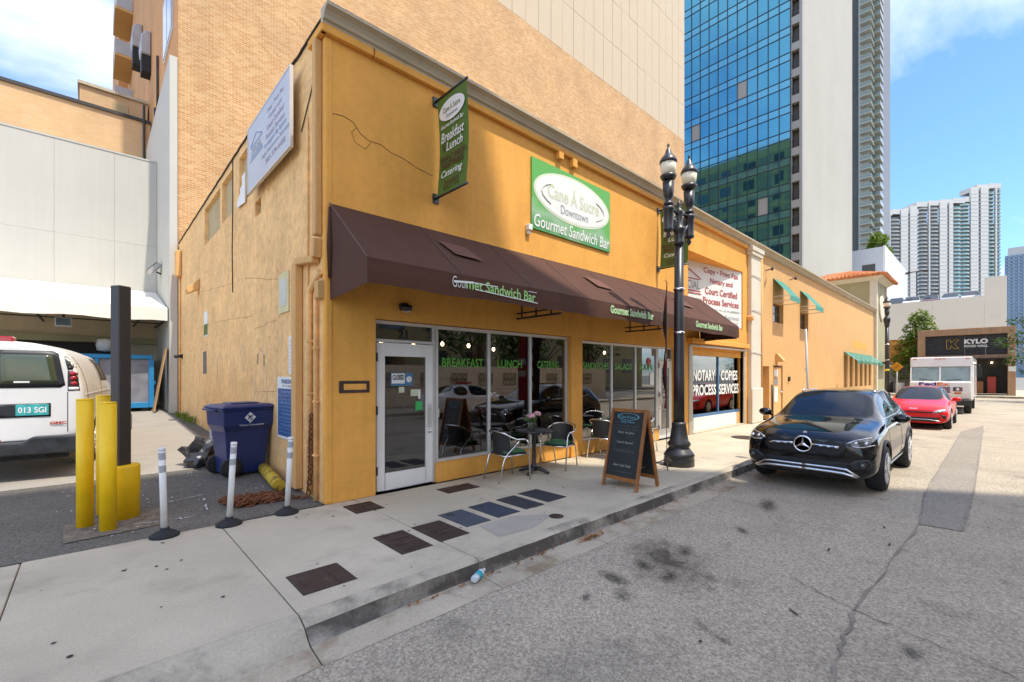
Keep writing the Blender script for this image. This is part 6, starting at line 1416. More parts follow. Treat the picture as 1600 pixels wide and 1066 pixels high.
mb.add([(*p, zr0) for p in pts] + [(xc - .3, yc - .3, zr1), (xc + .3, yc - .3, zr1), (xc + .3, yc + .3, zr1), (xc - .3, yc + .3, zr1)], [(0, 1, 5, 4), (1, 2, 6, 5), (2, 3, 7, 6), (3, 0, 4, 7), (4, 5, 6, 7), (3, 2, 1, 0)]); rf = mb.build('roof', m_tile, tt)
for s_, (a, b, c, d) in enumerate(((pts[0], pts[1], (xc - .3, yc - .3), (xc + .3, yc - .3)), (pts[3], pts[0], (xc - .3, yc + .3), (xc - .3, yc - .3)))):
    n = 20
    for i in range(n):
        t = (i + .5) / n; p = Vector((a[0] + (b[0] - a[0]) * t, a[1] + (b[1] - a[1]) * t, zr0 + .03)); q0 = Vector((c[0] + (d[0] - c[0]) * t, c[1] + (d[1] - c[1]) * t, zr1 + .03))
        q = p + (q0 - p) * .92
        mb = MB(); segs = 5
        for k in range(segs):
            u, w = p + (q - p) * (k / segs), p + (q - p) * ((k + 1.06) / segs); mb.tube([u, w], [.125 - .03 * k / segs, .10 - .03 * k / segs], 7)
        mb.build('tile_row', m_tile, rf)
mb = MB(); mb.lathe([(.80, y0 - .10), (.92, y0 - .08), (.95, y0 - .02)], (xc, 0, 6.6), 24, 'y'); mb.build('medallion', m_cream, tt); mb = MB(); mb.lathe([(.40, x0 - .06), (.44, x0 - .01)], (0, 7.9, 7.5), 20, 'x'); mb.build('medallion', m_olive, tt)
for x in (42.0,): MB().box(41.2, y0 - .5, 2.5, 43.6, y0 - .05, 2.62).build('door_canopy', m_castiron, tt)
# ------------------------------------------------------------------ food hall kiosk
kx = 55.0; ky = thing('food_hall', 'wood framed food hall kiosk with black sign panel across the junction', 'building', (kx, 2, 0))
m_timb = mat('timber_frame', (.40, .24, .13), rough=.6, var=.1, scale=2, streak=.15); m_kblack = mat('kiosk_black', (.028, .028, .030), rough=.7, var=.4, scale=4)
mb = MB(); mb.box(kx, -1.15, 5.15, kx + 4, 4.82, 5.72); mb.box(kx, -1.15, 0, kx + 4, -.70, 5.149); mb.box(kx, 4.30, 3.4, kx + 4, 4.82, 5.149); mb.box(kx, -.699, 3.12, kx + 4, 4.82, 3.40); mb.box(kx + .1, 4.36, 0, kx + 4, 4.8, 3.119); mb.build('timber_frame', m_timb, ky, bevel=.02)
for k in range(4): MB().box(kx + .22, -.695 + k * 1.25, 3.405, kx + .4, -.705 + (k + 1) * 1.25, 5.145).build('sign_board', m_kblack, ky)
mb = MB(); mb.box(kx + 1.2, -.69, .1, kx + 4, 4.3, 3.1); mb.build('interior', m_blackmatt, ky)
MB().box(kx - .6, -.9, 3.05, kx, 4.4, 3.12).build('entrance_awning', m_kblack, ky)
MB().box(kx + .02, -1.16, 2.0, kx - .03, -.74, 2.4).build('notice', m_offwhite, ky)
uk, zk = (0, -1, 0), (0, 0, 1)
mb = MB(); put_text(mb, 'KYLO', (kx + .2, 1.12, 4.58), uk, zk, width=1.42, height=.42, bold=.05); mb.build('sign_lettering', m_offwhite, ky)
mb = MB(); put_text(mb, 'FOOD HALL', (kx + .2, 1.12, 4.18), uk, zk, width=1.42, height=.20, bold=.03); mb.build('sign_lettering', m_offwhite, ky)
mb = MB(); yl = 2.55; lp = [(-.38, -.38), (-.38, .38), (-.12, .38), (-.12, .14), (.12, .38), (.40, .38), (.10, .02), (.40, -.38), (.10, -.38), (-.12, -.12), (-.12, -.38)]
for p, q in zip(lp, lp[1:] + lp[:1]): mb.bar((kx + .19, yl - p[0], 4.38 + p[1]), (kx + .19, yl - q[0], 4.38 + q[1]), .02, .06, (1, 0, 0))
mb.build('sign_emblem', mat('emblem_yellow', (.75, .48, .03), rough=.5, var=.02), ky)
for y, z, w, h, m in ((2.9, .15, 1.1, .95, m_cream), (1.2, .15, 1.0, 1.0, m_wood), (.2, .15, .5, 1.4, m_red_p)): MB().box(kx + .9, y - w / 2, z, kx + 1.15, y + w / 2, z + h).build('food_counter', m, ky)
for y in (.2, 1.6, 2.9): MB().ball((kx + 1.0, y, 2.75), .06, 8, 6).build('pendant', m_bulb, ky)
m_far = MB(); m_far.box(52.6, -60, -.15, 75, 60, .0).build('plaza', m_concrete, None, kind='structure')
BX(52.45, -60, -.15, 52.59, 60, .01).build('plaza_kerb', m_kerb, None, kind='structure')
# hoarding with clutter beneath, road works sign
m_hoard = bpy.data.materials.new('hoarding_print'); m_hoard.use_nodes = True; _n = m_hoard.node_tree.nodes; _l = m_hoard.node_tree.links
_t = _n.new('ShaderNodeTexCoord'); _mm = _n.new('ShaderNodeMapping'); _mm.inputs['Scale'].default_value = (1, .5, 1.6); _l.new(_t.outputs['Object'], _mm.inputs[0]); _ns = _n.new('ShaderNodeTexNoise'); _ns.inputs['Scale'].default_value = 1.6; _ns.inputs['Detail'].default_value = 6; _ns.inputs['Distortion'].default_value = 1.2; _l.new(_mm.outputs[0], _ns.inputs['Vector'])
_r = _n.new('ShaderNodeValToRGB'); e = _r.color_ramp.elements; e[0].position = .35; e[0].color = (.40, .17, .03, 1); e[1].position = .62; e[1].color = (.72, .44, .07, 1); q_ = e.new(.5); q_.color = (.62, .30, .05, 1); _l.new(_ns.outputs['Fac'], _r.inputs[0]); _l.new(_r.outputs[0], _n['Principled BSDF'].inputs['Base Color'])
hd = thing('hoarding', 'yellow and orange printed hoarding left of the tree across the junction', 'hoarding', (60, 8, 0)); 
for k in range(4): MB().box(60, 4.9 + k * 1.6, 2.7, 60.08, 6.49 + k * 1.6, 5.3).build('hoarding_panel', m_hoard, hd)
mb = MB(); mb.box(60.1, 4.9, .0, 60.3, 11.3, 2.6); mb.build('hoarding_base', m_greyt, hd)
for i, (y, h, r_, m, lab) in enumerate(((8.2, 1.5, .45, m_castiron, 'dark brown drum stacked under the yellow hoarding'), (7.2, 1.1, .38, m_pole, 'shorter dark drum beside the brown one under the hoarding'), (6.3, .95, .35, m_white, 'white drum at the right end under the hoarding'))):
    MB().lathe([(r_ * .95, 0), (r_, .05), (r_, h * .3), (r_ * 1.04, h * .33), (r_, h * .36), (r_, h * .95), (r_ * .9, h), (0, h)], (57.5, y, 0), 16).single('drum', m, lab, 'drum', (57.5, y, 0))
rw = thing('road_works_sign', 'orange diamond road works sign on a post before the hoarding', 'sign', (50.5, 5.75, 0)); MB().obox((50.5, 5.75, 2.4), Vector((0, .22, .22)), Vector((0, .22, -.22)), Vector((.015, 0, 0))).build('sign_plate', mat('sign_orange', (.75, .30, .01), rough=.5, var=.03), rw); MB().tube([(50.55, 5.75, 0), (50.55, 5.75, 2.7)], .05, 8).build('post', m_alu, rw); MB().bar((50.48, 5.9, 2.25), (50.48, 5.6, 2.55), .01, .12, (1, 0, 0)).build('sign_symbol', m_blackmatt, rw)
MB().box(54, 9.2, 0, 56, 12.5, 4.2).single('site_cabin', m_orange2, 'small tan site cabin beside the tile roofed tower', 'cabin', (55, 11, 0))

# ------------------------------------------------------------------ the other side of the street (mirrored in the shop windows, shades the foreground)
of = thing('office_tower', 'plain grey office tower on the opposite side of the street', 'building', (0, -12, 0))
m_off = mat('office_render', (.55, .51, .44), rough=.85, var=.06, scale=.4)
g0 = Vector((12.35, -18.2, 0)); gd = Vector((-.65, 1, 0)); yA = -9.2; xA = g0.x + gd.x * (yA - g0.y); yB = -30; xB = g0.x + gd.x * (yB - g0.y)
Hc = 40.0; pl = [(-3.5, yB), (xB, yB), (xA, yA), (-3.5, yA)]
MB().prism(pl, (0, 0, 0), (1, 0, 0), (0, 1, 0), (0, 0, Hc)).build('wall', m_off, of)
for f in range(12):
    for k in range(3):
        x = -2.6 + k * 2.9
        MB().box(x, yA - .02, 1.0 + f * 3.2, x + 1.6, yA + .04, 3.0 + f * 3.2).build('window', m_panewindow, of)
wl2 = thing('block_wall', 'low beige pierced block wall on the opposite pavement', 'wall', (14, -9.3, 0)); mb = MB(); wall_cells(mb, (8, -9.3, 0), (1, 0, 0), (0, 0, 1), 22, 2.2, [(1 + k * 2.0, 1.0, 2.2 + k * 2.0, 1.8) for k in range(10)], .2, (0, -1, 0)); mb.build('wall', m_cream, wl2)
for k in range(10):
    mb = MB()
    for j in range(3): c = (9.3 + k * 2.0 + j * .4, -9.4, 1.4); mb.bar((c[0] - .18, c[1], c[2] - .35), (c[0] + .18, c[1], c[2] + .35), .12, .07, (0, 1, 0)); mb.bar((c[0] + .18, c[1], c[2] - .35), (c[0] - .18, c[1], c[2] + .35), .12, .07, (0, 1, 0))
    mb.build('pierced_block', m_cornice, wl2)
ob = thing('opposite_building', 'pale flat roofed building far along the opposite pavement', 'building', (34, -22, 0)); MB().box(16, -40, 0, 60, -24, 13).build('wall', m_olive, ob)
for f in range(3):
    for k in range(9): MB().box(18 + k * 4.6, -24.05, 2 + f * 3.7, 20.4 + k * 4.6, -23.95, 4 + f * 3.7).build('window', m_panewindow, ob)
# ------------------------------------------------------------------ vehicles
m_carblack = mat('car_paint_black', (.0025, .0025, .003), rough=.06, var=0, spec=.5, coat=.35)
m_frit = mat('black_glass_edge', (.003, .003, .003), rough=.08, var=0, spec=.4)
m_carred = mat('car_paint_red', (.62, .004, .008), rough=.3, var=0, spec=.3, coat=.35)
m_carwhite = mat('car_paint_white', (.74, .74, .72), rough=.25, var=.02, spec=.5, coat=.6)
m_vanwhite = mat('van_paint_white', (.70, .69, .66), rough=.35, var=.05, scale=2, spec=.5, coat=.3, stain=(.45, .42, .37), stain_amt=.25, stain_scale=1.5, stain_pos=.58, bump=.05, bscale=3)
m_trim = mat('black_trim', (.016, .016, .017), rough=.45, var=.1)
m_grille = mat('grille_black', (.004, .004, .0045), rough=.55, var=.3, scale=60)
m_seat = mat('seat_tan', (.55, .44, .28), rough=.7, var=.1); m_seatdk = mat('seat_dark', (.03, .03, .03), rough=.7, var=.1)
m_lampglass = mat('lamp_lens', (.05, .052, .056), rough=.06, var=0, spec=.9, coat=1); m_lampwhite = mat('lamp_reflector', (.72, .72, .74), rough=.12, metal=.8, var=0)
m_taillight = mat('tail_lens', (.35, .008, .01), rough=.12, var=.1, spec=.8); m_amber = mat('amber_lens', (.55, .12, .01), rough=.2, var=0)

def subdiv_fill(poly):
    bm = bmesh.new(); f = bm.faces.new([bm.verts.new((a, b, 0)) for a, b in poly]); bmesh.ops.triangulate(bm, faces=[f])
    for _ in range(3):
        long = [e for e in bm.edges if e.calc_length() > .07]
        if not long: break
        bmesh.ops.subdivide_edges(bm, edges=long, cuts=1, use_grid_fill=True); bmesh.ops.triangulate(bm, faces=[f_ for f_ in bm.faces if len(f_.verts) > 3])
    return bm
class Car:
    def __init__(s, name, label, loc, rz, stations, glass, axles, wr, paint, group=None, cat='car', archr=None, half_w=.9):
        s.t = thing(name, label, cat, loc, rz, group, local=True); s.paint = paint
        bm = bmesh.new(); rings = []
        for st in stations:
            x = st[0]; h = st[1:]; pts = [(0, h[0][1])] + list(h[:-1]) + [(0, h[-1])]
            full = pts + [(-a, b) for a, b in pts[-2:0:-1]]
            rings.append([bm.verts.new((x, a, b)) for a, b in full])
        n = len(rings[0]); fm = {}
        for i in range(len(rings) - 1):
            for j in range(n): fm[(i, j)] = bm.faces.new((rings[i][j], rings[i][(j + 1) % n], rings[i + 1][(j + 1) % n], rings[i + 1][j]))
        for r_, rev in ((rings[0], True), (rings[-1], False)):
            K = n // 2
            for k in range(K):
                vs_ = [r_[k], r_[k + 1], r_[n - k - 1], r_[(n - k) % n]]; u = []
                for v in vs_:
                    if v not in u: u.append(v)
                bm.faces.new(u)
        bmesh.ops.recalc_face_normals(bm, faces=bm.faces)
        s.n = n; keys = []
        for i0, i1, segs, nm in glass:
            fs = [fm[(i, j)] for i in range(i0, i1) for j in segs]; keys.append(nm); idx = 1 + len(keys)
            for f in fs: f.material_index = idx
            res = bmesh.ops.inset_region(bm, faces=fs, thickness=.016, depth=0.0, use_even_offset=True)
            for f in res['faces']: f.material_index = 1
        for f in bm.faces: f.smooth = True
        me = bpy.data.meshes.new('shell'); bm.to_mesh(me); bm.free(); tmp = bpy.data.objects.new('shell', me); COL.objects.link(tmp)
        md = tmp.modifiers.new('s', 'SUBSURF'); md.levels = md.render_levels = 2
        ar = archr or wr + .05; cut = MB()
        for ax in axles:
            for sd in (-1, 1): cut.lathe([(ar, sd * (half_w - .30)), (ar, sd * (half_w + .25))], (ax, 0, wr), 28, 'y')
        cme = cut.mesh('cut'); 
        for p in cme.polygons: p.material_index = 1; p.use_smooth = False
        bmc = bmesh.new(); bmc.from_mesh(cme); bmesh.ops.recalc_face_normals(bmc, faces=bmc.faces); bmc.to_mesh(cme); bmc.free()
        for o_me in (me, cme):
            for _ in range(2 + len(keys)): o_me.materials.append(None)
        co = bpy.data.objects.new('cut', cme); COL.objects.link(co); md = tmp.modifiers.new('b', 'BOOLEAN'); md.operation = 'DIFFERENCE'; md.object = co; md.solver = 'EXACT'
        dg = bpy.context.evaluated_depsgraph_get(); ev = bpy.data.meshes.new_from_object(tmp.evaluated_get(dg))
        bpy.data.objects.remove(tmp); bpy.data.objects.remove(co)
        bm = bmesh.new(); bm.from_mesh(ev); s.bvh = BVHTree.FromBMesh(bm); bm.free()
        def split(idx, name, mats):
            b = bmesh.new(); b.from_mesh(ev); bmesh.ops.delete(b, geom=[f for f in b.faces if f.material_index not in idx], context='FACES')
            for f in b.faces: f.material_index = 0 if f.material_index in (0,) or idx[0] > 1 else 1
            m_ = bpy.data.meshes.new(name); b.to_mesh(m_); b.free()
            for q in mats: m_.materials.append(q)
            o = _link(name, m_, s.t); ORG[o.name] = Vector((0, 0, 0)); return o
        s.body = split((0, 1), 'body', [paint, m_frit])
        for q, nm in enumerate(keys): split((2 + q,), nm, [m_carglass])
        bpy.data.meshes.remove(ev)
    def hit(s, a, b, ax, sd):
        """ax 'x': a=y b=z seen from front (sd 1) or rear (-1); ax 'y': a=x b=z seen from side sd"""
        o, d = (Vector((6 * sd, a, b)), Vector((-sd, 0, 0))) if ax == 'x' else (Vector((a, 6 * sd, b)), Vector((0, -sd, 0)))
        r_ = s.bvh.ray_cast(o, d); return (r_[0] if r_[0] else None), -d
    def top(s, x, y):
        r_ = s.bvh.ray_cast(Vector((x, y, 4)), Vector((0, 0, -1))); return r_[0] if r_[0] else Vector((x, y, 1.5))
    def patch(s, name, poly, m, ax='x', sd=1, off=.006, parent=None, depth=.02):
        bm = subdiv_fill(poly); last = None; dd = None
        for v in bm.verts:
            h, nd = s.hit(v.co.x, v.co.y, ax, sd); dd = nd
            if h is None: h = last if last is not None else (Vector((0, v.co.x, v.co.y)) if ax == 'x' else Vector((v.co.x, 0, v.co.y)))
            last = h; v.co = h + nd * off
        be = [e for e in bm.edges if e.is_boundary]; ex = bmesh.ops.extrude_edge_only(bm, edges=be)
        for g in ex['geom']:
            if isinstance(g, bmesh.types.BMVert): g.co -= dd * depth
        for f in bm.faces: f.smooth = True
        me = bpy.data.meshes.new(name); bm.to_mesh(me); bm.free(); me.materials.append(m); o = _link(name, me, parent or s.t); ORG[o.name] = Vector((0, 0, 0)); return o
    def strip(s, name, pts, r, m, ax='x', sd=1, off=.0, parent=None, step=.05, closed=False, n=6):
        P_ = []; 
        if closed: pts = list(pts) + [pts[0]]
        for (a, b), (c, d) in zip(pts[:-1], pts[1:]):
            k = max(1, int(math.hypot(c - a, d - b) / step))
            for q in range(k):
                h, nd = s.hit(a + (c - a) * q / k, b + (d - b) * q / k, ax, sd)
                if h: P_.append(h + nd * off)
        h, nd = s.hit(*pts[-1], ax, sd)
        if h: P_.append(h + nd * off)
        if len(P_) < 2: return None
        return MB().tube(P_, r, n).build(name, m, parent or s.t)
    def wheels(s, axles, track, r, w=.22, spokes=5, rimm=None):
        rimm = rimm or MATS.get('alloy_wheel') or mat('alloy_wheel', (.62, .62, .62), rough=.32, metal=.5, var=.05)
        for ax in axles:
            for sd in (-1, 1):
                y = sd * track; c = (ax, y, r)
                o = MB().lathe([(r * .66, -w / 2), (r * .93, -w / 2), (r * .99, -w * .32), (r, -w * .2), (r, w * .2), (r * .99, w * .32), (r * .93, w / 2), (r * .66, w / 2)], c, 32, 'y').build('wheel', m_rubber, s.t)
                mb = MB(); yo = sd * (w / 2 + .002)
                mb.lathe([(r * .67, -w / 2 + .01), (r * .67, w / 2 - .004)], c, 32, 'y'); mb.lathe([(r * .69, yo), (r * .62, yo + sd * .004), (r * .60, yo - sd * .02)][::1], c, 32, 'y'); mb.lathe([(r * .16, yo - .02), (r * .14, yo + .012)], c, 16, 'y')
                for k in range(spokes):
                    for e in (-.13, .13):
                        a = 2 * math.pi * k / spokes; p = Vector((c[0] + math.cos(a + e * .6) * r * .12, y + yo - sd * .012, c[2] + math.sin(a + e * .6) * r * .12)); q = Vector((c[0] + math.cos(a + e) * r * .64, y + yo, c[2] + math.sin(a + e) * r * .64)); mb.bar(p, q, .034, .034, (0, 1, 0))
                mb.build('rim', rimm, o)
                MB().lathe([(r * .60, yo - sd * .09), (0, yo - sd * .09)], c, 24, 'y').build('brake_disc', m_grille, o)
    def arches(s, axles, r, rad, m, y):
        for ax in axles:
            for sd in (-1, 1):
                pts = []
                for k in range(19):
                    a = math.pi * (k / 18) * 1.06 - .03 * math.pi; px, pz = ax + (r) * math.cos(a), rad + r * math.sin(a); h, nd = s.hit(px + .02 * math.cos(a), pz + .02 * math.sin(a), 'y', sd)
                    if h: pts.append(h + nd * .002)
                if len(pts) > 2: MB().tube(pts, .022, 6).build('arch_trim', m, s.t)
    def mirror(s, x, y, z, m):
        for sd in (-1, 1):
            mb = MB(); mb.ball((x, sd * (y + .12), z + .03), (.075, .115, .075), 12, 8); mb.bar((x + .02, sd * (y - .02), z - .02), (x, sd * (y + .08), z), .05, .04); mb.build('wing_mirror', m, s.t)
    def cabin(s, xd, xs, z0, zt, w, m=m_seat):
        mb = MB(); mb.box(xd, -w, z0, xd + .45, w, zt); mb.build('dashboard', m_seatdk, s.t, bevel=.06, seg=2)
        for xx in xs:
            for sd in (-1, 1):
                mb = MB(); mb.obox((xx - .25, sd * .36, zt - .12), Vector((.06, 0, .02)), Vector((0, .24, 0)), Vector((-.06, 0, .34))); mb.obox((xx - .34, sd * .36, zt + .33), Vector((.05, 0, 0)), Vector((0, .13, 0)), Vector((0, 0, .09))); mb.build('seat', m, s.t, bevel=.04, seg=2)
        mb = MB(); mb.box(xs[-1] - 1.0, -w, z0 - .3, xd + .4, w, z0); mb.build('cabin_floor', m_seatdk, s.t)
        mb = MB(); pts = [(xd - .10 + .06 * math.sin(a), .36 + .18 * math.cos(a), zt + .02 + .17 * math.sin(a)) for a in [2 * math.pi * k / 16 for k in range(16)]]; mb.tube(pts, .016, 6, closed=True); mb.build('steering_wheel', m_trim, s.t)

def S(x, *h): return (x, *h)
# ---- black compact SUV
suv_st = [
 S(-2.19, (.50, .42), (.62, .50), (.66, .66), (.66, .84), (.58, .98), (.40, 1.02), 1.03),
 S(-2.10, (.66, .32), (.80, .44), (.84, .66), (.82, .88), (.70, 1.06), (.50, 1.14), 1.16),
 S(-1.90, (.72, .27), (.86, .40), (.895, .66), (.87, .92), (.74, 1.10), (.56, 1.30), 1.34),
 S(-1.62, (.74, .24), (.89, .36), (.915, .66), (.89, .95), (.77, 1.12), (.56, 1.45), 1.49),
 S(-1.32, (.74, .23), (.89, .34), (.917, .64), (.895, .95), (.79, 1.10), (.57, 1.50), 1.545),
 S(-.46, (.74, .22), (.885, .33), (.912, .62), (.89, .94), (.80, 1.07), (.585, 1.53), 1.585),
 S(-.34, (.74, .22), (.885, .33), (.912, .62), (.89, .94), (.80, 1.07), (.585, 1.53), 1.585),
 S(.22, (.74, .22), (.885, .33), (.912, .62), (.89, .94), (.805, 1.06), (.575, 1.495), 1.545),
 S(.64, (.75, .22), (.89, .33), (.913, .63), (.89, .94), (.81, 1.05), (.635, 1.30), 1.345),
 S(1.06, (.76, .22), (.89, .33), (.915, .64), (.895, .94), (.82, 1.04), (.69, 1.075), 1.10),
 S(1.20, (.76, .22), (.89, .33), (.916, .64), (.895, .93), (.81, 1.03), (.52, 1.07), 1.075),
 S(1.62, (.76, .23), (.89, .34), (.915, .64), (.885, .91), (.77, .99), (.48, 1.035), 1.03),
 S(1.92, (.77, .22), (.89, .33), (.912, .62), (.88, .86), (.75, .945), (.46, .985), .975),
 S(2.12, (.73, .23), (.84, .34), (.86, .58), (.82, .80), (.71, .885), (.44, .915), .915),
 S(2.20, (.65, .25), (.75, .36), (.77, .56), (.73, .74), (.63, .82), (.40, .855), .86),
 S(2.24, (.55, .29), (.62, .40), (.64, .55), (.61, .70), (.53, .78), (.34, .815), .82)]
suv_gl = [(7, 9, (6, 7), 'windshield'), (6, 8, (5,), 'side_window'), (6, 8, (8,), 'side_window'), (4, 5, (5,), 'side_window'), (4, 5, (8,), 'side_window'), (1, 3, (6, 7), 'rear_window')]
AX = (1.36, -1.37)
suv = Car('parked_car', 'glossy black compact SUV parked at the kerb with silver grille bar', (10.42, 2.06, -.15), math.pi, suv_st, suv_gl, AX, .355, m_carblack, 'cars parked along the kerb', archr=.40)
suv.wheels(AX, .795, .355, .235); suv.arches(AX, .405, .355, m_trim, .91); suv.mirror(.74, .90, 1.07, m_carblack); suv.cabin(.72, (-.05, -.85), .45, .96, .68)
def emblem(car, z, r, m):
    h, nd = car.hit(0, z, 'x', 1); cx = h.x + .03; mb = MB(); pts = [(cx, r * math.cos(2 * math.pi * k / 28), z + r * math.sin(2 * math.pi * k / 28)) for k in range(28)]; mb.tube(pts, .013, 8, closed=True)
    for k in range(3):
        a = math.pi / 2 + 2 * math.pi * k / 3; tip = Vector((cx, r * math.cos(a), z + r * math.sin(a))); n1 = Vector((0, -math.sin(a), math.cos(a))) * .022; c = Vector((cx + .012, 0, z))
        b = Vector((cx - .004, 0, z)); mb.add([tip, b + n1, c, b - n1], [(0, 1, 2), (0, 2, 3)])
    o = mb.build('emblem', m, car.t); MB().lathe([(r * .97, cx - .012), (0, cx - .012)], (0, 0, z), 24, 'x').build('emblem_disc', m_grille, o)
suv.patch('grille', [(-.57, .70), (-.50, .835), (.50, .835), (.57, .70), (.47, .565), (-.47, .565)], m_grille, off=.004)
suv.patch('lower_intake', [(-.66, .505), (.66, .505), (.70, .40), (.52, .33), (-.52, .33), (-.70, .40)], m_grille, off=.003)
for sd in (-1, 1):
    suv.strip('grille_bar', [(sd * .13, .735), (sd * .47, .722)], .021, m_steel, off=.02); 
    b = MB()
    for k in range(3):
        h, nd = suv.hit(sd * (.19 + .10 * k), .731 - .003 * k, 'x', 1); b.obox((h.x + .038, sd * (.19 + .10 * k), .731 - .003 * k), (.006, 0, 0), (0, .028, 0), (0, 0, .007))
    b.build('bar_slot', m_grille, suv.t)
    suv.patch('fog_surround', [(sd * .56, .47), (sd * .66, .555), (sd * .80, .575), (sd * .855, .50), (sd * .80, .41), (sd * .62, .385)], m_trim, off=.007)
    suv.strip('fog_frame', [(sd * .58, .475), (sd * .67, .545), (sd * .79, .562), (sd * .835, .50), (sd * .79, .42)], .007, mat('trim_grey', (.08, .08, .085), rough=.4, var=0) if 'trim_grey' not in MATS else MATS['trim_grey'], off=.012)
    h, nd = suv.hit(sd * .745, .482, 'x', 1); fl_ = MB().lathe([(.055, h.x - .02), (.055, h.x + .028), (.045, h.x + .030)], (0, sd * .745, .482), 16, 'x').build('fog_lamp', m_trim, suv.t); MB().lathe([(.040, h.x + .029), (.02, h.x + .034), (0, h.x + .035)], (0, sd * .745, .482), 16, 'x').build('fog_lens', m_lampglass, fl_)
    hl = suv.patch('headlight', [(sd * .535, .775), (sd * .64, .845), (sd * .80, .885), (sd * .885, .885), (sd * .90, .82), (sd * .86, .765), (sd * .74, .735), (sd * .60, .745)], m_lampglass, off=.005)
    suv.strip('daylight_strip', [(sd * .55, .785), (sd * .65, .838), (sd * .79, .872), (sd * .875, .872)], .010, m_lampwhite, off=.008, parent=hl); suv.strip('lamp_trim', [(sd * .60, .752), (sd * .74, .745), (sd * .85, .775)], .008, m_lampwhite, off=.006, parent=hl)
    for yy in (.66, .77): h, nd = suv.hit(sd * yy, .80, 'x', 1); MB().ball(h + Vector((.004, 0, 0)), .028, 10, 8).build('projector', m_lampwhite, hl)
    suv.strip('skid_bar', [(sd * .0, .415), (sd * .40, .415), (sd * .56, .405), (sd * .70, .315)], .018, m_steel, off=.010); suv.strip('skid_bar', [(sd * .0, .355), (sd * .36, .352), (sd * .52, .345), (sd * .68, .305)], .022, m_steel, off=.014)
    suv.strip('window_chrome', [(.78, 1.075), (.2, 1.09), (-.5, 1.10), (-1.2, 1.13), (-1.55, 1.20)], .009, m_steel, 'y', sd, .004)
    for x0_ in (.98, -.36, -1.30): suv.strip('door_seam', [(x0_, .36), (x0_ + (.02 if x0_ > 0 else -.03), .70), (x0_ - .02, 1.02)], .004, m_grille, 'y', sd, -.001)
    suv.strip('door_seam', [(.98, .37), (-.36, .37), (-1.05, .37)], .004, m_grille, 'y', sd, -.001)
    for x0_ in (-.10, -1.02): suv.strip('door_handle', [(x0_, .93), (x0_ - .20, .935)], .014, m_carblack, 'y', sd, .018)
    suv.strip('sill_trim', [(.92, .30), (-.92, .30)], .04, m_trim, 'y', sd, -.015); suv.strip('sill_chrome', [(.90, .335), (-.90, .335)], .009, m_steel, 'y', sd, .01)
    rail = [suv.top(x_, sd * .56) for x_ in (.02, -.06, -.3, -.7, -1.1, -1.42, -1.50)]; MB().tube([p + Vector((0, 0, .0 if q_ in (0, 6) else .035)) for q_, p in enumerate(rail)], .014, 8).build('roof_rail', m_steel, suv.t)
    suv.patch('tail_light', [(sd * .52, .92), (sd * .80, .90), (sd * .82, .80), (sd * .56, .82)], m_taillight, sd=-1)
emblem(suv, .735, .118, m_chrome)
h, nd = suv.hit(0, .90, 'x', 1); MB().lathe([(.028, h.x - .01), (.028, h.x + .008)], (0, 0, .898), 12, 'x').build('hood_badge', m_steel, suv.t)
# things on the dash
tbx = thing('tissue_box', 'small purple and white tissue box on the dashboard of the black car', 'box', (10.36 - .88, 2.02, .865)); MB().box(10.36 - .97, 1.90, .835, 10.36 - .85, 2.14, .93).build('box', mat('box_purple', (.10, .09, .30), var=.1), tbx, bevel=.01); MB().box(10.36 - .965, 1.91, .931, 10.36 - .855, 2.13, .962).build('box_top', m_offwhite, tbx, bevel=.015)
MB().obox((10.36 - .96, 1.62, .85), Vector((.05, 0, .02)), Vector((0, .17, 0)), Vector((0, 0, .003))).single('paper', m_offwhite, 'white paper on the dashboard of the black car', 'paper', (10.36 - .96, 1.62, .85))

# ---- red saloon and the white saloon across the street
sed_st = [
 S(-2.30, (.52, .36), (.62, .46), (.66, .64), (.64, .80), (.56, .90), (.36, .94), .95),
 S(-2.18, (.68, .26), (.79, .40), (.82, .64), (.79, .86), (.68, .985), (.46, 1.01), 1.02),
 S(-1.95, (.72, .22), (.84, .36), (.87, .64), (.84, .88), (.72, .995), (.54, 1.03), 1.045),
 S(-1.72, (.73, .20), (.86, .34), (.885, .63), (.85, .88), (.73, .985), (.60, 1.06), 1.085),
 S(-1.15, (.73, .19), (.865, .31), (.897, .60), (.86, .86), (.755, .96), (.545, 1.31), 1.35),
 S(-.55, (.73, .18), (.865, .30), (.897, .58), (.86, .85), (.77, .95), (.56, 1.385), 1.43),
 S(-.42, (.73, .18), (.865, .30), (.897, .58), (.86, .85), (.77, .95), (.56, 1.39), 1.435),
 S(.12, (.73, .18), (.865, .30), (.897, .58), (.86, .85), (.775, .94), (.55, 1.36), 1.405),
 S(.62, (.74, .18), (.865, .30), (.897, .58), (.86, .85), (.785, .93), (.61, 1.15), 1.185),
 S(1.10, (.75, .18), (.87, .30), (.897, .58), (.86, .84), (.79, .915), (.66, .945), .965),
 S(1.24, (.75, .18), (.87, .30), (.897, .58), (.86, .83), (.78, .90), (.50, .935), .94),
 S(1.70, (.75, .19), (.865, .30), (.89, .56), (.845, .78), (.73, .845), (.46, .875), .875),
 S(2.02, (.73, .20), (.84, .32), (.86, .54), (.80, .71), (.69, .775), (.42, .80), .80),
 S(2.20, (.72, .20), (.81, .31), (.83, .50), (.77, .62), (.64, .69), (.40, .715), .72),
 S(2.31, (.55, .26), (.63, .36), (.65, .48), (.61, .57), (.54, .62), (.34, .645), .65)]
sed_gl = [(7, 9, (6, 7), 'windshield'), (6, 8, (5,), 'side_window'), (6, 8, (8,), 'side_window'), (4, 5, (5,), 'side_window'), (4, 5, (8,), 'side_window'), (3, 4, (6, 7), 'rear_window')]
AS = (1.36, -1.34)
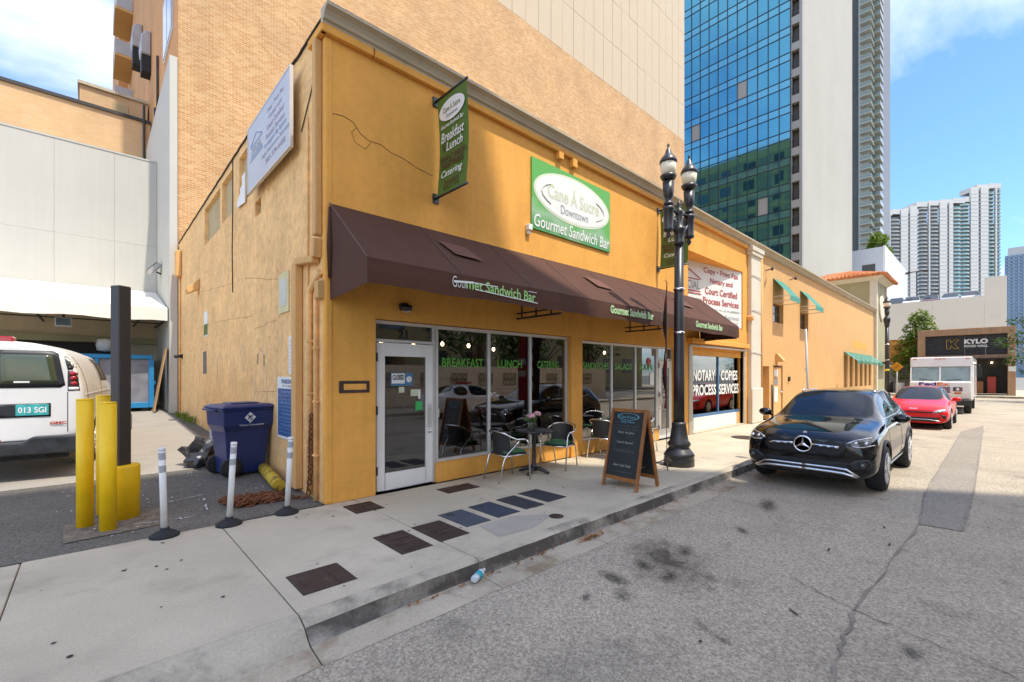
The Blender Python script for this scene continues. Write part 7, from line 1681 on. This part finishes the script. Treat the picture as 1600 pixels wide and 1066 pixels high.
def saloon(label, loc, rz, paint, red):
    c = Car('parked_car', label, loc, rz, sed_st, sed_gl, AS, .33, paint, 'cars parked along the kerb', archr=.37)
    c.wheels(AS, .775, .33, .21); c.mirror(.76, .86, .955, paint); c.cabin(.78, (-.0, -.85), .38, .86, .66, m_seatdk)
    c.patch('grille', [(-.50, .60), (.50, .60), (.46, .555), (-.46, .555)], m_grille, off=.004); c.patch('lower_intake', [(-.66, .42), (.66, .42), (.56, .27), (-.56, .27)], m_grille, off=.004); c.strip('intake_trim', [(-.66, .30), (-.36, .35), (.36, .35), (.66, .30)], .012, m_steel, off=.01)
    for sd in (-1, 1):
        hl = c.patch('headlight', [(sd * .46, .595), (sd * .60, .665), (sd * .82, .715), (sd * .80, .645), (sd * .62, .59)], m_lampwhite, off=.005); c.strip('lamp_trim', [(sd * .48, .588), (sd * .63, .583), (sd * .80, .635)], .008, m_lampglass, off=.007, parent=hl)
        c.patch('fog_surround', [(sd * .66, .52), (sd * .80, .50), (sd * .78, .36), (sd * .72, .40)], m_grille, off=.004)
        c.strip('door_seam', [(1.02, .34), (1.04, .70), (1.0, .90)], .004, m_grille, 'y', sd, -.001); c.strip('door_seam', [(-.44, .34), (-.47, .60), (-.46, .90)], .004, m_grille, 'y', sd, -.001)
        for x0_ in (-.15, -1.05): c.strip('door_handle', [(x0_, .82), (x0_ - .18, .825)], .012, paint, 'y', sd, .014)
        c.patch('tail_light', [(sd * .40, .90), (sd * .76, .88), (sd * .78, .78), (sd * .42, .80)], m_taillight, sd=-1)
    return c
red = saloon('bright red saloon car parked in front of the white delivery truck', (22.56, 1.88, -.15), math.pi, m_carred, True)
h, nd = red.hit(0, .69, 'x', 1); mb = MB(); put_text(mb, 'KIA', (h.x + .02, 0, .70), (0, 1, 0), Vector((-.35, 0, .9)), width=.20, height=.05, bold=.03); mb.build('badge', m_lampwhite, red.t)
MB().box(.80, -.10, .862, 1.0, .42, .885).build('dash_cloth', mat('yellow_cloth', (.55, .33, .02), var=.1), red.t)
pol = saloon('white saloon patrol car parked on the opposite side of the street', (12.4, -4.3, -.15), 0, m_carwhite, False)
pol.patch('side_badge', [(.55, .80), (.75, .80), (.75, .62), (.65, .54), (.55, .62)], mat('gold_badge', (.55, .36, .05), rough=.4, var=0), 'y', 1, .005); MB().box(-.35, -.5, 1.43, -.15, .5, 1.53).build('light_bar', m_taillight, pol.t, bevel=.03)

# ---- white panel van, seen from behind
van_st = [
 S(-2.80, (.84, .56), (.90, .66), (.92, .90), (.92, 1.20), (.90, 1.42), (.74, 1.93), 1.99),
 S(-2.76, (.90, .54), (.965, .64), (.985, .90), (.985, 1.22), (.955, 1.44), (.79, 1.97), 2.04),
 S(-2.55, (.92, .52), (.98, .62), (1.0, .90), (1.0, 1.24), (.965, 1.46), (.80, 1.985), 2.06),
 S(-1.0, (.92, .48), (.98, .58), (1.0, .88), (1.0, 1.24), (.965, 1.46), (.80, 2.0), 2.075),
 S(.8, (.92, .46), (.98, .56), (1.0, .86), (1.0, 1.22), (.965, 1.42), (.80, 1.98), 2.05),
 S(1.5, (.92, .46), (.98, .56), (1.0, .86), (.99, 1.16), (.93, 1.28), (.80, 1.40), 1.44),
 S(2.4, (.88, .46), (.94, .56), (.96, .80), (.94, 1.02), (.86, 1.12), (.6, 1.18), 1.20),
 S(2.75, (.80, .50), (.86, .60), (.88, .78), (.85, .92), (.76, 1.02), (.5, 1.06), 1.07)]
AV = (2.0, -1.43); VZ = az(10.5) + .0
van = Car('panel_van', 'dented white panel van seen from behind, parked in the alley', (-.76, 12.51, VZ), math.pi / 2 - .105, van_st, [(4, 5, (6, 7), 'windshield')], AV, .37, m_vanwhite, None, 'van', archr=.44, half_w=1.0)
van.wheels(AV, .87, .37, .23, 8, m_alu)
# rear details: local y is left, so the nearside in view is negative y
def rp(nm, poly, m, off=.006, parent=None, depth=.02): return van.patch(nm, poly, m, 'x', -1, off, parent, depth)
for sd in (-1, 1):
    w = rp('rear_window', [(sd * .045, 1.36), (sd * .10, 1.33), (sd * .72, 1.33), (sd * .775, 1.37), (sd * .70, 1.84), (sd * .64, 1.88), (sd * .10, 1.88), (sd * .045, 1.84)], m_trim, .006); rp('pane', [(sd * .11, 1.39), (sd * .70, 1.39), (sd * .635, 1.82), (sd * .11, 1.82)], mat('van_window_tint', (.055, .07, .035), rough=.07, var=.15, scale=2, spec=.8) if 'van_window_tint' not in MATS else MATS['van_window_tint'], .010, w)
    rp('lamp_louvre', [(sd * .80, 1.60), (sd * .90, 1.60), (sd * .83, 1.93), (sd * .735, 1.93)], m_trim, .006)
    for k in range(5): van.strip('louvre_slat', [(sd * (.815 - .012 * k), 1.64 + .055 * k), (sd * (.885 - .016 * k), 1.64 + .055 * k)], .010, mat('trim_grey2', (.10, .11, .11), rough=.4, var=0) if 'trim_grey2' not in MATS else MATS['trim_grey2'], 'x', -1, .012)
    tl = rp('tail_light', [(sd * .80, 1.28), (sd * .935, 1.28), (sd * .905, 1.585), (sd * .80, 1.585)], m_trim, .006)
    for k, z in enumerate((1.54, 1.47, 1.39)): h, nd = van.hit(sd * (.855 + .006 * k), z, 'x', -1); MB().ball(h + nd * .006, (.018, .042, .033), 12, 8).build('tail_lens', m_taillight, tl)
    rp('reverse_lens', [(sd * .81, 1.29), (sd * .925, 1.29), (sd * .92, 1.335), (sd * .81, 1.335)], m_offwhite, .011, tl)
    van.strip('door_gap', [(sd * .80, .66), (sd * .80, 1.26)], .006, m_grille, 'x', -1, -.001)
    for x0_ in (-2.45, -.7): van.strip('side_crease', [(x0_, .62), (x0_, 1.0), (x0_ - .02, 1.85)], .006, m_grille, 'y', sd, -.001)
    for a, b in ((-.55, .05), (.15, .70)): van.patch('side_window', [(a, 1.42), (b, 1.42), (b - .02, 1.84), (a + .02, 1.84)], m_trim, 'y', sd, .006)
    van.strip('side_crease', [(-2.6, 1.22), (0, 1.23), (1.2, 1.2)], .008, m_vanwhite, 'y', sd, .0); van.strip('side_handle', [(-.72, 1.02), (-.52, 1.02)], .022, m_trim, 'y', sd, .015)
van.strip('door_gap', [(0, .66), (0, 1.95)], .008, m_grille, 'x', -1, -.001)
rp('plate_recess', [(-.62, .90), (-.62, 1.10), (.04, 1.10), (.04, .90)], m_trim, .008)
m_plate = mat('number_plate', (.04, .36, .36), rough=.45, var=.25, scale=12); h, nd = van.hit(-.40, 1.0, 'x', -1)
MB().box(h.x - .020, -.60, .925, h.x - .012, -.26, 1.085).build('number_plate', m_plate, van.t, bevel=.003)
mb = MB(); put_text(mb, '013 SGI', (h.x - .020, -.43, 1.005), (0, -1, 0), (0, 0, 1), width=.29, height=.085, bold=.02, lift=.003); mb.build('plate_lettering', m_offwhite, van.t)
mb = MB(); put_text(mb, 'GMC', (h.x - .006, -.70, .80), (0, -1, 0), (0, 0, 1), width=.18, height=.045, bold=.05, lift=.004); mb.build('badge', m_red_p, van.t)
MB().box(h.x - .014, -.40, 1.405, h.x - .008, -.24, 1.428).build('window_sticker', m_offwhite, van.t)
m_bump = mat('dull_bumper', (.05, .05, .052), rough=.3, metal=.6, var=.4, scale=5)
mb = MB(); mb.prism([(-1.02, .62), (-.45, .62), (-.35, .55), (.35, .55), (.45, .62), (1.02, .62), (1.03, .48), (.95, .36), (-.95, .36), (-1.03, .48)], (-2.98, 0, 0), (0, 1, 0), (0, 0, 1), (.20, 0, 0)); mb.build('rear_bumper', m_bump, van.t, bevel=.025, seg=2)
MB().box(-2.99, -.15, .57, -2.97, .05, .60).build('bumper_reflector', m_taillight, van.t); mb = MB(); mb.box(-2.7, -.8, .26, -2.3, .8, .45); mb.tube([(-2.9, -.55, .33), (-2.0, -.5, .36)], .035, 8); mb.build('undercarriage', m_blackmatt, van.t)
MB().box(-2.74, -.22, 2.00, -2.55, .22, 2.08).build('brake_light', m_taillight, van.t, bevel=.015)

# ---- white delivery truck
tk = thing('delivery_truck', 'white step van delivery truck with purple and orange lettering on its nose', 'truck', (33.2, 1.81, -.15), math.pi, None, local=True)
fx_ = 3.70
mb = MB(); mb.box(-3.6, -1.09, .62, 3.0, 1.09, 2.70); mb.build('cargo_body', m_carwhite, tk, bevel=.05, seg=2)
mb = MB(); mb.prism([(3.001, .70), (3.66, .70), (3.72, 1.00), (3.70, 1.50), (3.50, 1.54), (3.001, 1.54)], (0, 1.07, 0), (1, 0, 0), (0, 0, 1), (0, -2.14, 0)); mb.build('bonnet', m_carwhite, tk, bevel=.05, seg=2)
mb = MB(); mb.prism([(3.001, 2.22), (3.28, 2.22), (3.24, 2.68), (3.001, 2.69)], (0, 1.09, 0), (1, 0, 0), (0, 0, 1), (0, -2.18, 0)); mb.build('cab_header', m_carwhite, tk, bevel=.03)
ws = [Vector((3.46, 0, 1.55)), Vector((3.27, 0, 2.21))]
for y0, y1 in ((-1.02, -.03), (.03, 1.02)):
    MB().quad(ws[0] + Vector((0, y0, 0)), ws[0] + Vector((0, y1, 0)), ws[1] + Vector((0, y1 * .98, 0)), ws[1] + Vector((0, y0 * .98, 0))).build('windshield', mat('truck_glass', (.16, .22, .21), rough=.06, var=.35, scale=1.2, spec=.9) if 'truck_glass' not in MATS else MATS['truck_glass'], tk)
mb = MB()
for y in (-1.05, 0, 1.05): mb.bar(ws[0] + Vector((.005, y, 0)), ws[1] + Vector((.005, y, 0)), .05, .03, (1, 0, 0))
mb.build('windshield_post', m_carwhite, tk)
for sd in (-1, 1):
    MB().tube([(3.49, sd * .2, 1.57), (3.44, sd * .75, 1.64)], .012, 6).build('wiper', m_trim, tk)
    mb = MB(); mb.add([(3.0, sd * 1.08, 1.55), (3.45, sd * 1.06, 1.55), (3.27, sd * 1.06, 2.2), (3.0, sd * 1.08, 2.2)], [(0, 1, 2, 3)]); mb.build('quarter_window', MATS['truck_glass'], tk)
    hlp = MB().box(3.71, sd * .62 - .16, 1.06, 3.735, sd * .62 + .16, 1.26).build('headlight', m_lampglass, tk, bevel=.02); MB().lathe([(.07, 3.73), (.05, 3.745), (0, 3.746)], (0, sd * .62, 1.16), 14, 'x').build('lens', m_lampwhite, hlp); MB().box(3.715, sd * .62 - .12, .94, 3.735, sd * .62 + .12, 1.02).build('indicator', m_amber, tk, bevel=.01)
    MB().box(3.0, sd * 1.09, .75, 3.5, sd * 1.11, 1.5).build('wheel_housing', m_carwhite, tk, bevel=.01) if False else None
    mb = MB(); mb.tube([(3.1, sd * 1.09, 2.35), (3.3, sd * 1.32, 2.3), (3.3, sd * 1.32, 1.75)], .018, 6); mb.box(3.24, sd * 1.22, 1.75, 3.30, sd * 1.40, 2.2); mb.build('wing_mirror', m_trim, tk)
    mb = MB(); mb.box(1.9, sd * 1.091, .8, 2.7, sd * 1.10, 2.5); mb.build('side_door', m_offwhite, tk)
    for ax in (2.35, -2.2):
        o = MB().lathe([(.25, -.12), (.36, -.12), (.385, -.08), (.385, .08), (.36, .12), (.25, .12)], (ax + .35 * (ax > 0), sd * .92, .385), 24, 'y').build('wheel', m_rubber, tk); MB().lathe([(.255, -.10), (.20, sd * .09), (.08, sd * .12), (0, sd * .12)], (ax + .35 * (ax > 0), sd * .92, .385), 20, 'y').build('rim', m_carwhite, o)
for y in (-.92, -.14, 0, .14, .92): MB().box(3.25, y - .06, 2.585, 3.275, y + .06, 2.625).build('marker_light', m_amber, tk, bevel=.005)
mb = MB(); mb.box(3.712, -.36, .98, 3.728, .36, 1.27); mb.build('grille', m_grille, tk); mb = MB()
for k in range(6): mb.box(3.73, -.36, 1.0 + k * .048, 3.738, .36, 1.012 + k * .048)
for k in range(7): mb.box(3.73, -.36 + k * .12, .98, 3.738, -.35 + k * .12, 1.27)
mb.build('grille_bar', m_steel, tk); mb = MB(); mb.box(3.62, -1.08, .40, 3.82, 1.08, .68); mb.build('bumper', m_trim, tk, bevel=.03); MB().box(-3.5, -.95, .4, 3.6, .95, .62).build('chassis', m_blackmatt, tk)
m_purple = mat('lettering_purple', (.07, .02, .20), var=0); m_orang = mat('lettering_orange', (.78, .17, .01), var=0)
for s_, w_, off, m in (('Fed', .62, -.30, m_purple), ('Ex', .44, .26, m_orang)):
    mb = MB(); put_text(mb, s_, (3.712, off - .12, 1.40), (0, 1, 0), (0, 0, 1), width=w_, height=.17, bold=.035, lift=.004); mb.build('lettering', m, tk)
# ---- cars on the parking deck roof (only their upper halves show)
dk = None; cols_ = [('dark', (.05, .05, .055)), ('white', (.72, .72, .70)), ('maroon', (.12, .03, .03)), ('silver', (.42, .43, .44)), ('pearl', (.66, .65, .62))]
spots = [(78.2, 8.9, 0), (78.2, 7.35, 1), (78.2, 5.55, 2), (78.2, 3.80, 3), (78.2, 2.0, 4)]
labs = ['dark car, leftmost on the parking deck roof', 'white car second from left on the parking deck roof', 'maroon car in the middle of the parking deck roof', 'silver car second from right on the parking deck roof', 'pale car nearest the stair tower on the parking deck roof']
for (x, y, k), lb in zip(spots, labs):
    c = thing('deck_car', lb, 'car', (x, y, 10.36), math.pi, 'cars on the parking deck roof', local=True); m = mat('deck_car_' + cols_[k][0], cols_[k][1], rough=.3, var=0, coat=.5)
    b = MB(); b.prism([(-2.2, .3), (2.2, .3), (2.25, .62), (1.2, .90), (-2.1, .98), (-2.25, .6)], (0, .84, 0), (1, 0, 0), (0, 0, 1), (0, -1.68, 0)); b.build('body', m, c, bevel=.08, seg=2)
    g_ = MB(); g_.add([(-2.0, .74, .97), (1.15, .76, .90), (1.15, -.76, .90), (-2.0, -.74, .97), (-1.5, .58, 1.48), (.3, .58, 1.50), (.3, -.58, 1.50), (-1.5, -.58, 1.48)], [(0, 1, 5, 4), (1, 2, 6, 5), (2, 3, 7, 6), (3, 0, 4, 7)]); g_.build('glasshouse', m_panewindow, c); MB().box(-1.5, -.60, 1.48, .32, .60, 1.53).build('roof', m, c, bevel=.02)
    for ax in (1.3, -1.3):
        for sd in (-1, 1): MB().lathe([(.32, -.1), (.32, .1)], (ax, sd * .76, .32), 14, 'y').build('wheel', m_rubber, c)
# ------------------------------------------------------------------ trees and plants
m_leafd = leaf_mat('leaf_dark', '#2f4a1c', '#51702c'); m_leafl = leaf_mat('leaf_light', '#4d6d22', '#86993c'); m_bark = mat('bark', (.16, .12, .085), rough=.9, var=.25, scale=6, bump=.5, bscale=20)
def leaves(mb, c, r, n, size, rr, squash=1.0, mi=0):
    for _ in range(n):
        while True:
            p = Vector((rr.uniform(-1, 1), rr.uniform(-1, 1), rr.uniform(-1, 1)))
            if .25 < p.length < 1: break
        q = Vector(c) + Vector((p.x * r, p.y * r, p.z * r * squash)); a = Vector((rr.uniform(-1, 1), rr.uniform(-1, 1), rr.uniform(-.6, .6))).normalized(); b = a.cross(Vector((rr.uniform(-1, 1), rr.uniform(-1, 1), 1))).normalized(); s = size * rr.uniform(.6, 1.3)
        mb.add([q - a * s, q + b * s * .38, q + a * s, q - b * s * .38], [(0, 1, 2, 3)], mi)
def tree(label, loc, h, clumps, leafn, size, seed, m, trunk=.16, cat='tree', name='tree', group=None):
    rr = random.Random(seed); t = thing(name, label, cat, loc, 0, group, local=True); mb = MB(); mb.tube([(0, 0, -.1), (.05, .03, h * .3), (-.04, .05, h * .62)], [trunk, trunk * .75, trunk * .45], 9)
    cr = MB()
    for (x, y, z, r) in clumps:
        mb.tube([(0, .02, h * .28), (x * .5, y * .5, (h * .3 + z) / 2), (x, y, z)], [trunk * .45, trunk * .3, trunk * .1], 6); leaves(cr, (x, y, z), r, int(leafn * r * r), size, rr, .8)
    mb.build('trunk', m_bark, t); cr.build('crown', m, t); return t
rr = random.Random(3); cl = []
for k in range(26):
    z = 1.8 + 5.9 * (k / 25); w = 2.5 * (1 - ((z - 1.8) / 6.9) ** 1.3) + .15; a = k * 2.4; cl.append((w * .62 * math.cos(a), w * .62 * math.sin(a), z, .55 + .5 * (1 - k / 25)))
tree('tall cone shaped leafy green tree beside the black food hall', (59.5, 5.0, 0), 8.3, cl, 260, .20, 5, m_leafl, .15)
rr = random.Random(9); cl = [(rr.uniform(-2.0, 2.0), rr.uniform(-2.2, 2.3), 3.0 + rr.uniform(-.9, 2.4), rr.uniform(.5, .9)) for _ in range(26)]
cl += [(-.5, 2.6, 3.9, .6), (-.4, 2.2, 4.3, .7), (0, 2.5, 2.6, .55), (.2, 1.9, 2.1, .5), (0, 3.1, 4.0, .45)]
tree('loose leafy tree leaning into the right edge before the food hall', (46.8, -3.3, 0), 6.0, cl, 150, .15, 11, m_leafd, .14)
for i, (x, y, h, sd) in enumerate(((96.5, 13.6, 1.4, 1), (104, 13.8, 1.6, 2))):
    rr = random.Random(40 + i); t = thing('roof_plant', ['bushy green roof plant at the corner of the ribbed building', 'bushy green roof plant further along the ribbed building roof'][i], 'plant', (x, y, 22.9), 0, 'roof plants', local=True); cr = MB(); st2 = MB()
    for k in range(9):
        c = (rr.uniform(-1.2, 3.2), rr.uniform(-.8, .8), .7 + rr.uniform(0, h)); leaves(cr, c, .8, 130, .34, rr); st2.tube([(c[0] * .6, 0, 0), c], [.06, .03], 5)
    cr.build('foliage', m_leafl, t); st2.build('stems', m_bark, t)
for i, (x, y) in enumerate(((18.5, -11.5), (25, -12), (30, -11))):
    rr = random.Random(70 + i); cl = [(rr.uniform(-2.4, 2.4), rr.uniform(-2, 2), 4.5 + rr.uniform(-1, 2.5), rr.uniform(.9, 1.4)) for _ in range(12)]
    tree(['broad dark tree on the opposite pavement, nearest the office tower', 'broad dark tree in the middle of three on the opposite pavement', 'broad dark tree farthest along the opposite pavement'][i], (x, y, 0), 7, cl, 60, .28, 80 + i, m_leafd, .2, group='street trees opposite')
# weeds along the alley wall, litter and fallen leaves
rr = random.Random(21)
for i, (x, y) in enumerate(((2.08, 15.6), (2.05, 17.0))):
    w = MB()
    for k in range(60): a = rr.uniform(0, 6.28); b = Vector((x + rr.uniform(-.12, .06), y + rr.uniform(-.5, .5), az(y))); w.add([b, b + Vector((.05 * math.cos(a), .05 * math.sin(a), .10)), b + Vector((.10 * math.cos(a), .10 * math.sin(a), rr.uniform(.12, .26))), b + Vector((.04 * math.cos(a + .5), .04 * math.sin(a + .5), .12))], [(0, 1, 2, 3)])
    w.single('weeds', m_leafl, ['tuft of green weeds at the foot of the alley wall, nearer one', 'tuft of green weeds at the foot of the alley wall, farther one'][i], 'weeds', (x, y, az(y)))
m_dry = leaf_mat('dry_leaf', '#8a4a1c', '#b07a3a'); m_litter = mat('gum_spot', (.03, .028, .026), rough=.9, var=.2)
lf = MB()
for k in range(260):
    x = rr.uniform(1.8, 13) if k < 210 else rr.gauss(4.05, .12); y = 3.06 + abs(rr.gauss(0, .035)) - (.06 if k > 210 else 0); z = -.128 + rr.uniform(0, .012); a = rr.uniform(0, 6.28); s = rr.uniform(.008, .028); u = Vector((math.cos(a), math.sin(a), rr.uniform(-.3, .3))) * s; v = Vector((-math.sin(a), math.cos(a), rr.uniform(-.3, .3))) * s * .6; c = Vector((x, y, z)); lf.add([c - u, c + v, c + u, c - v], [(0, 1, 2, 3)])
lf.build('gutter_leaves', m_dry, None, kind='stuff')
gm = MB()
for k in range(165):
    if k < 120: x, y, z = rr.uniform(-1, 13), rr.uniform(3.4, 5.6), .004
    else: x, y, z = rr.uniform(1.5, 13), rr.uniform(-2, 2.9), -.138
    s = rr.uniform(.008, .022) * (.8 if k < 120 else .8); n = 6; gm.add([(x + s * math.cos(q) * rr.uniform(.7, 1.3), y + s * math.sin(q) * rr.uniform(.7, 1.3), z) for q in [2 * math.pi * i / n for i in range(n)]], [tuple(range(n))])
gm.build('gum_spots', m_litter, None, kind='stuff')
ll = MB()
for k in range(160):
    x, y = rr.uniform(-.3, 1.9), rr.uniform(6.1, 9.2); s = rr.uniform(.005, .02); a = rr.uniform(0, 6.28); u = Vector((math.cos(a), math.sin(a), .1)) * s; v = Vector((-math.sin(a), math.cos(a), 0)) * s * .6; c = Vector((x, y, az(y) + .012)); ll.add([c - u, c + v, c + u, c - v], [(0, 1, 2, 3)])
ll.build('lot_litter', m_offwhite, None, kind='stuff')
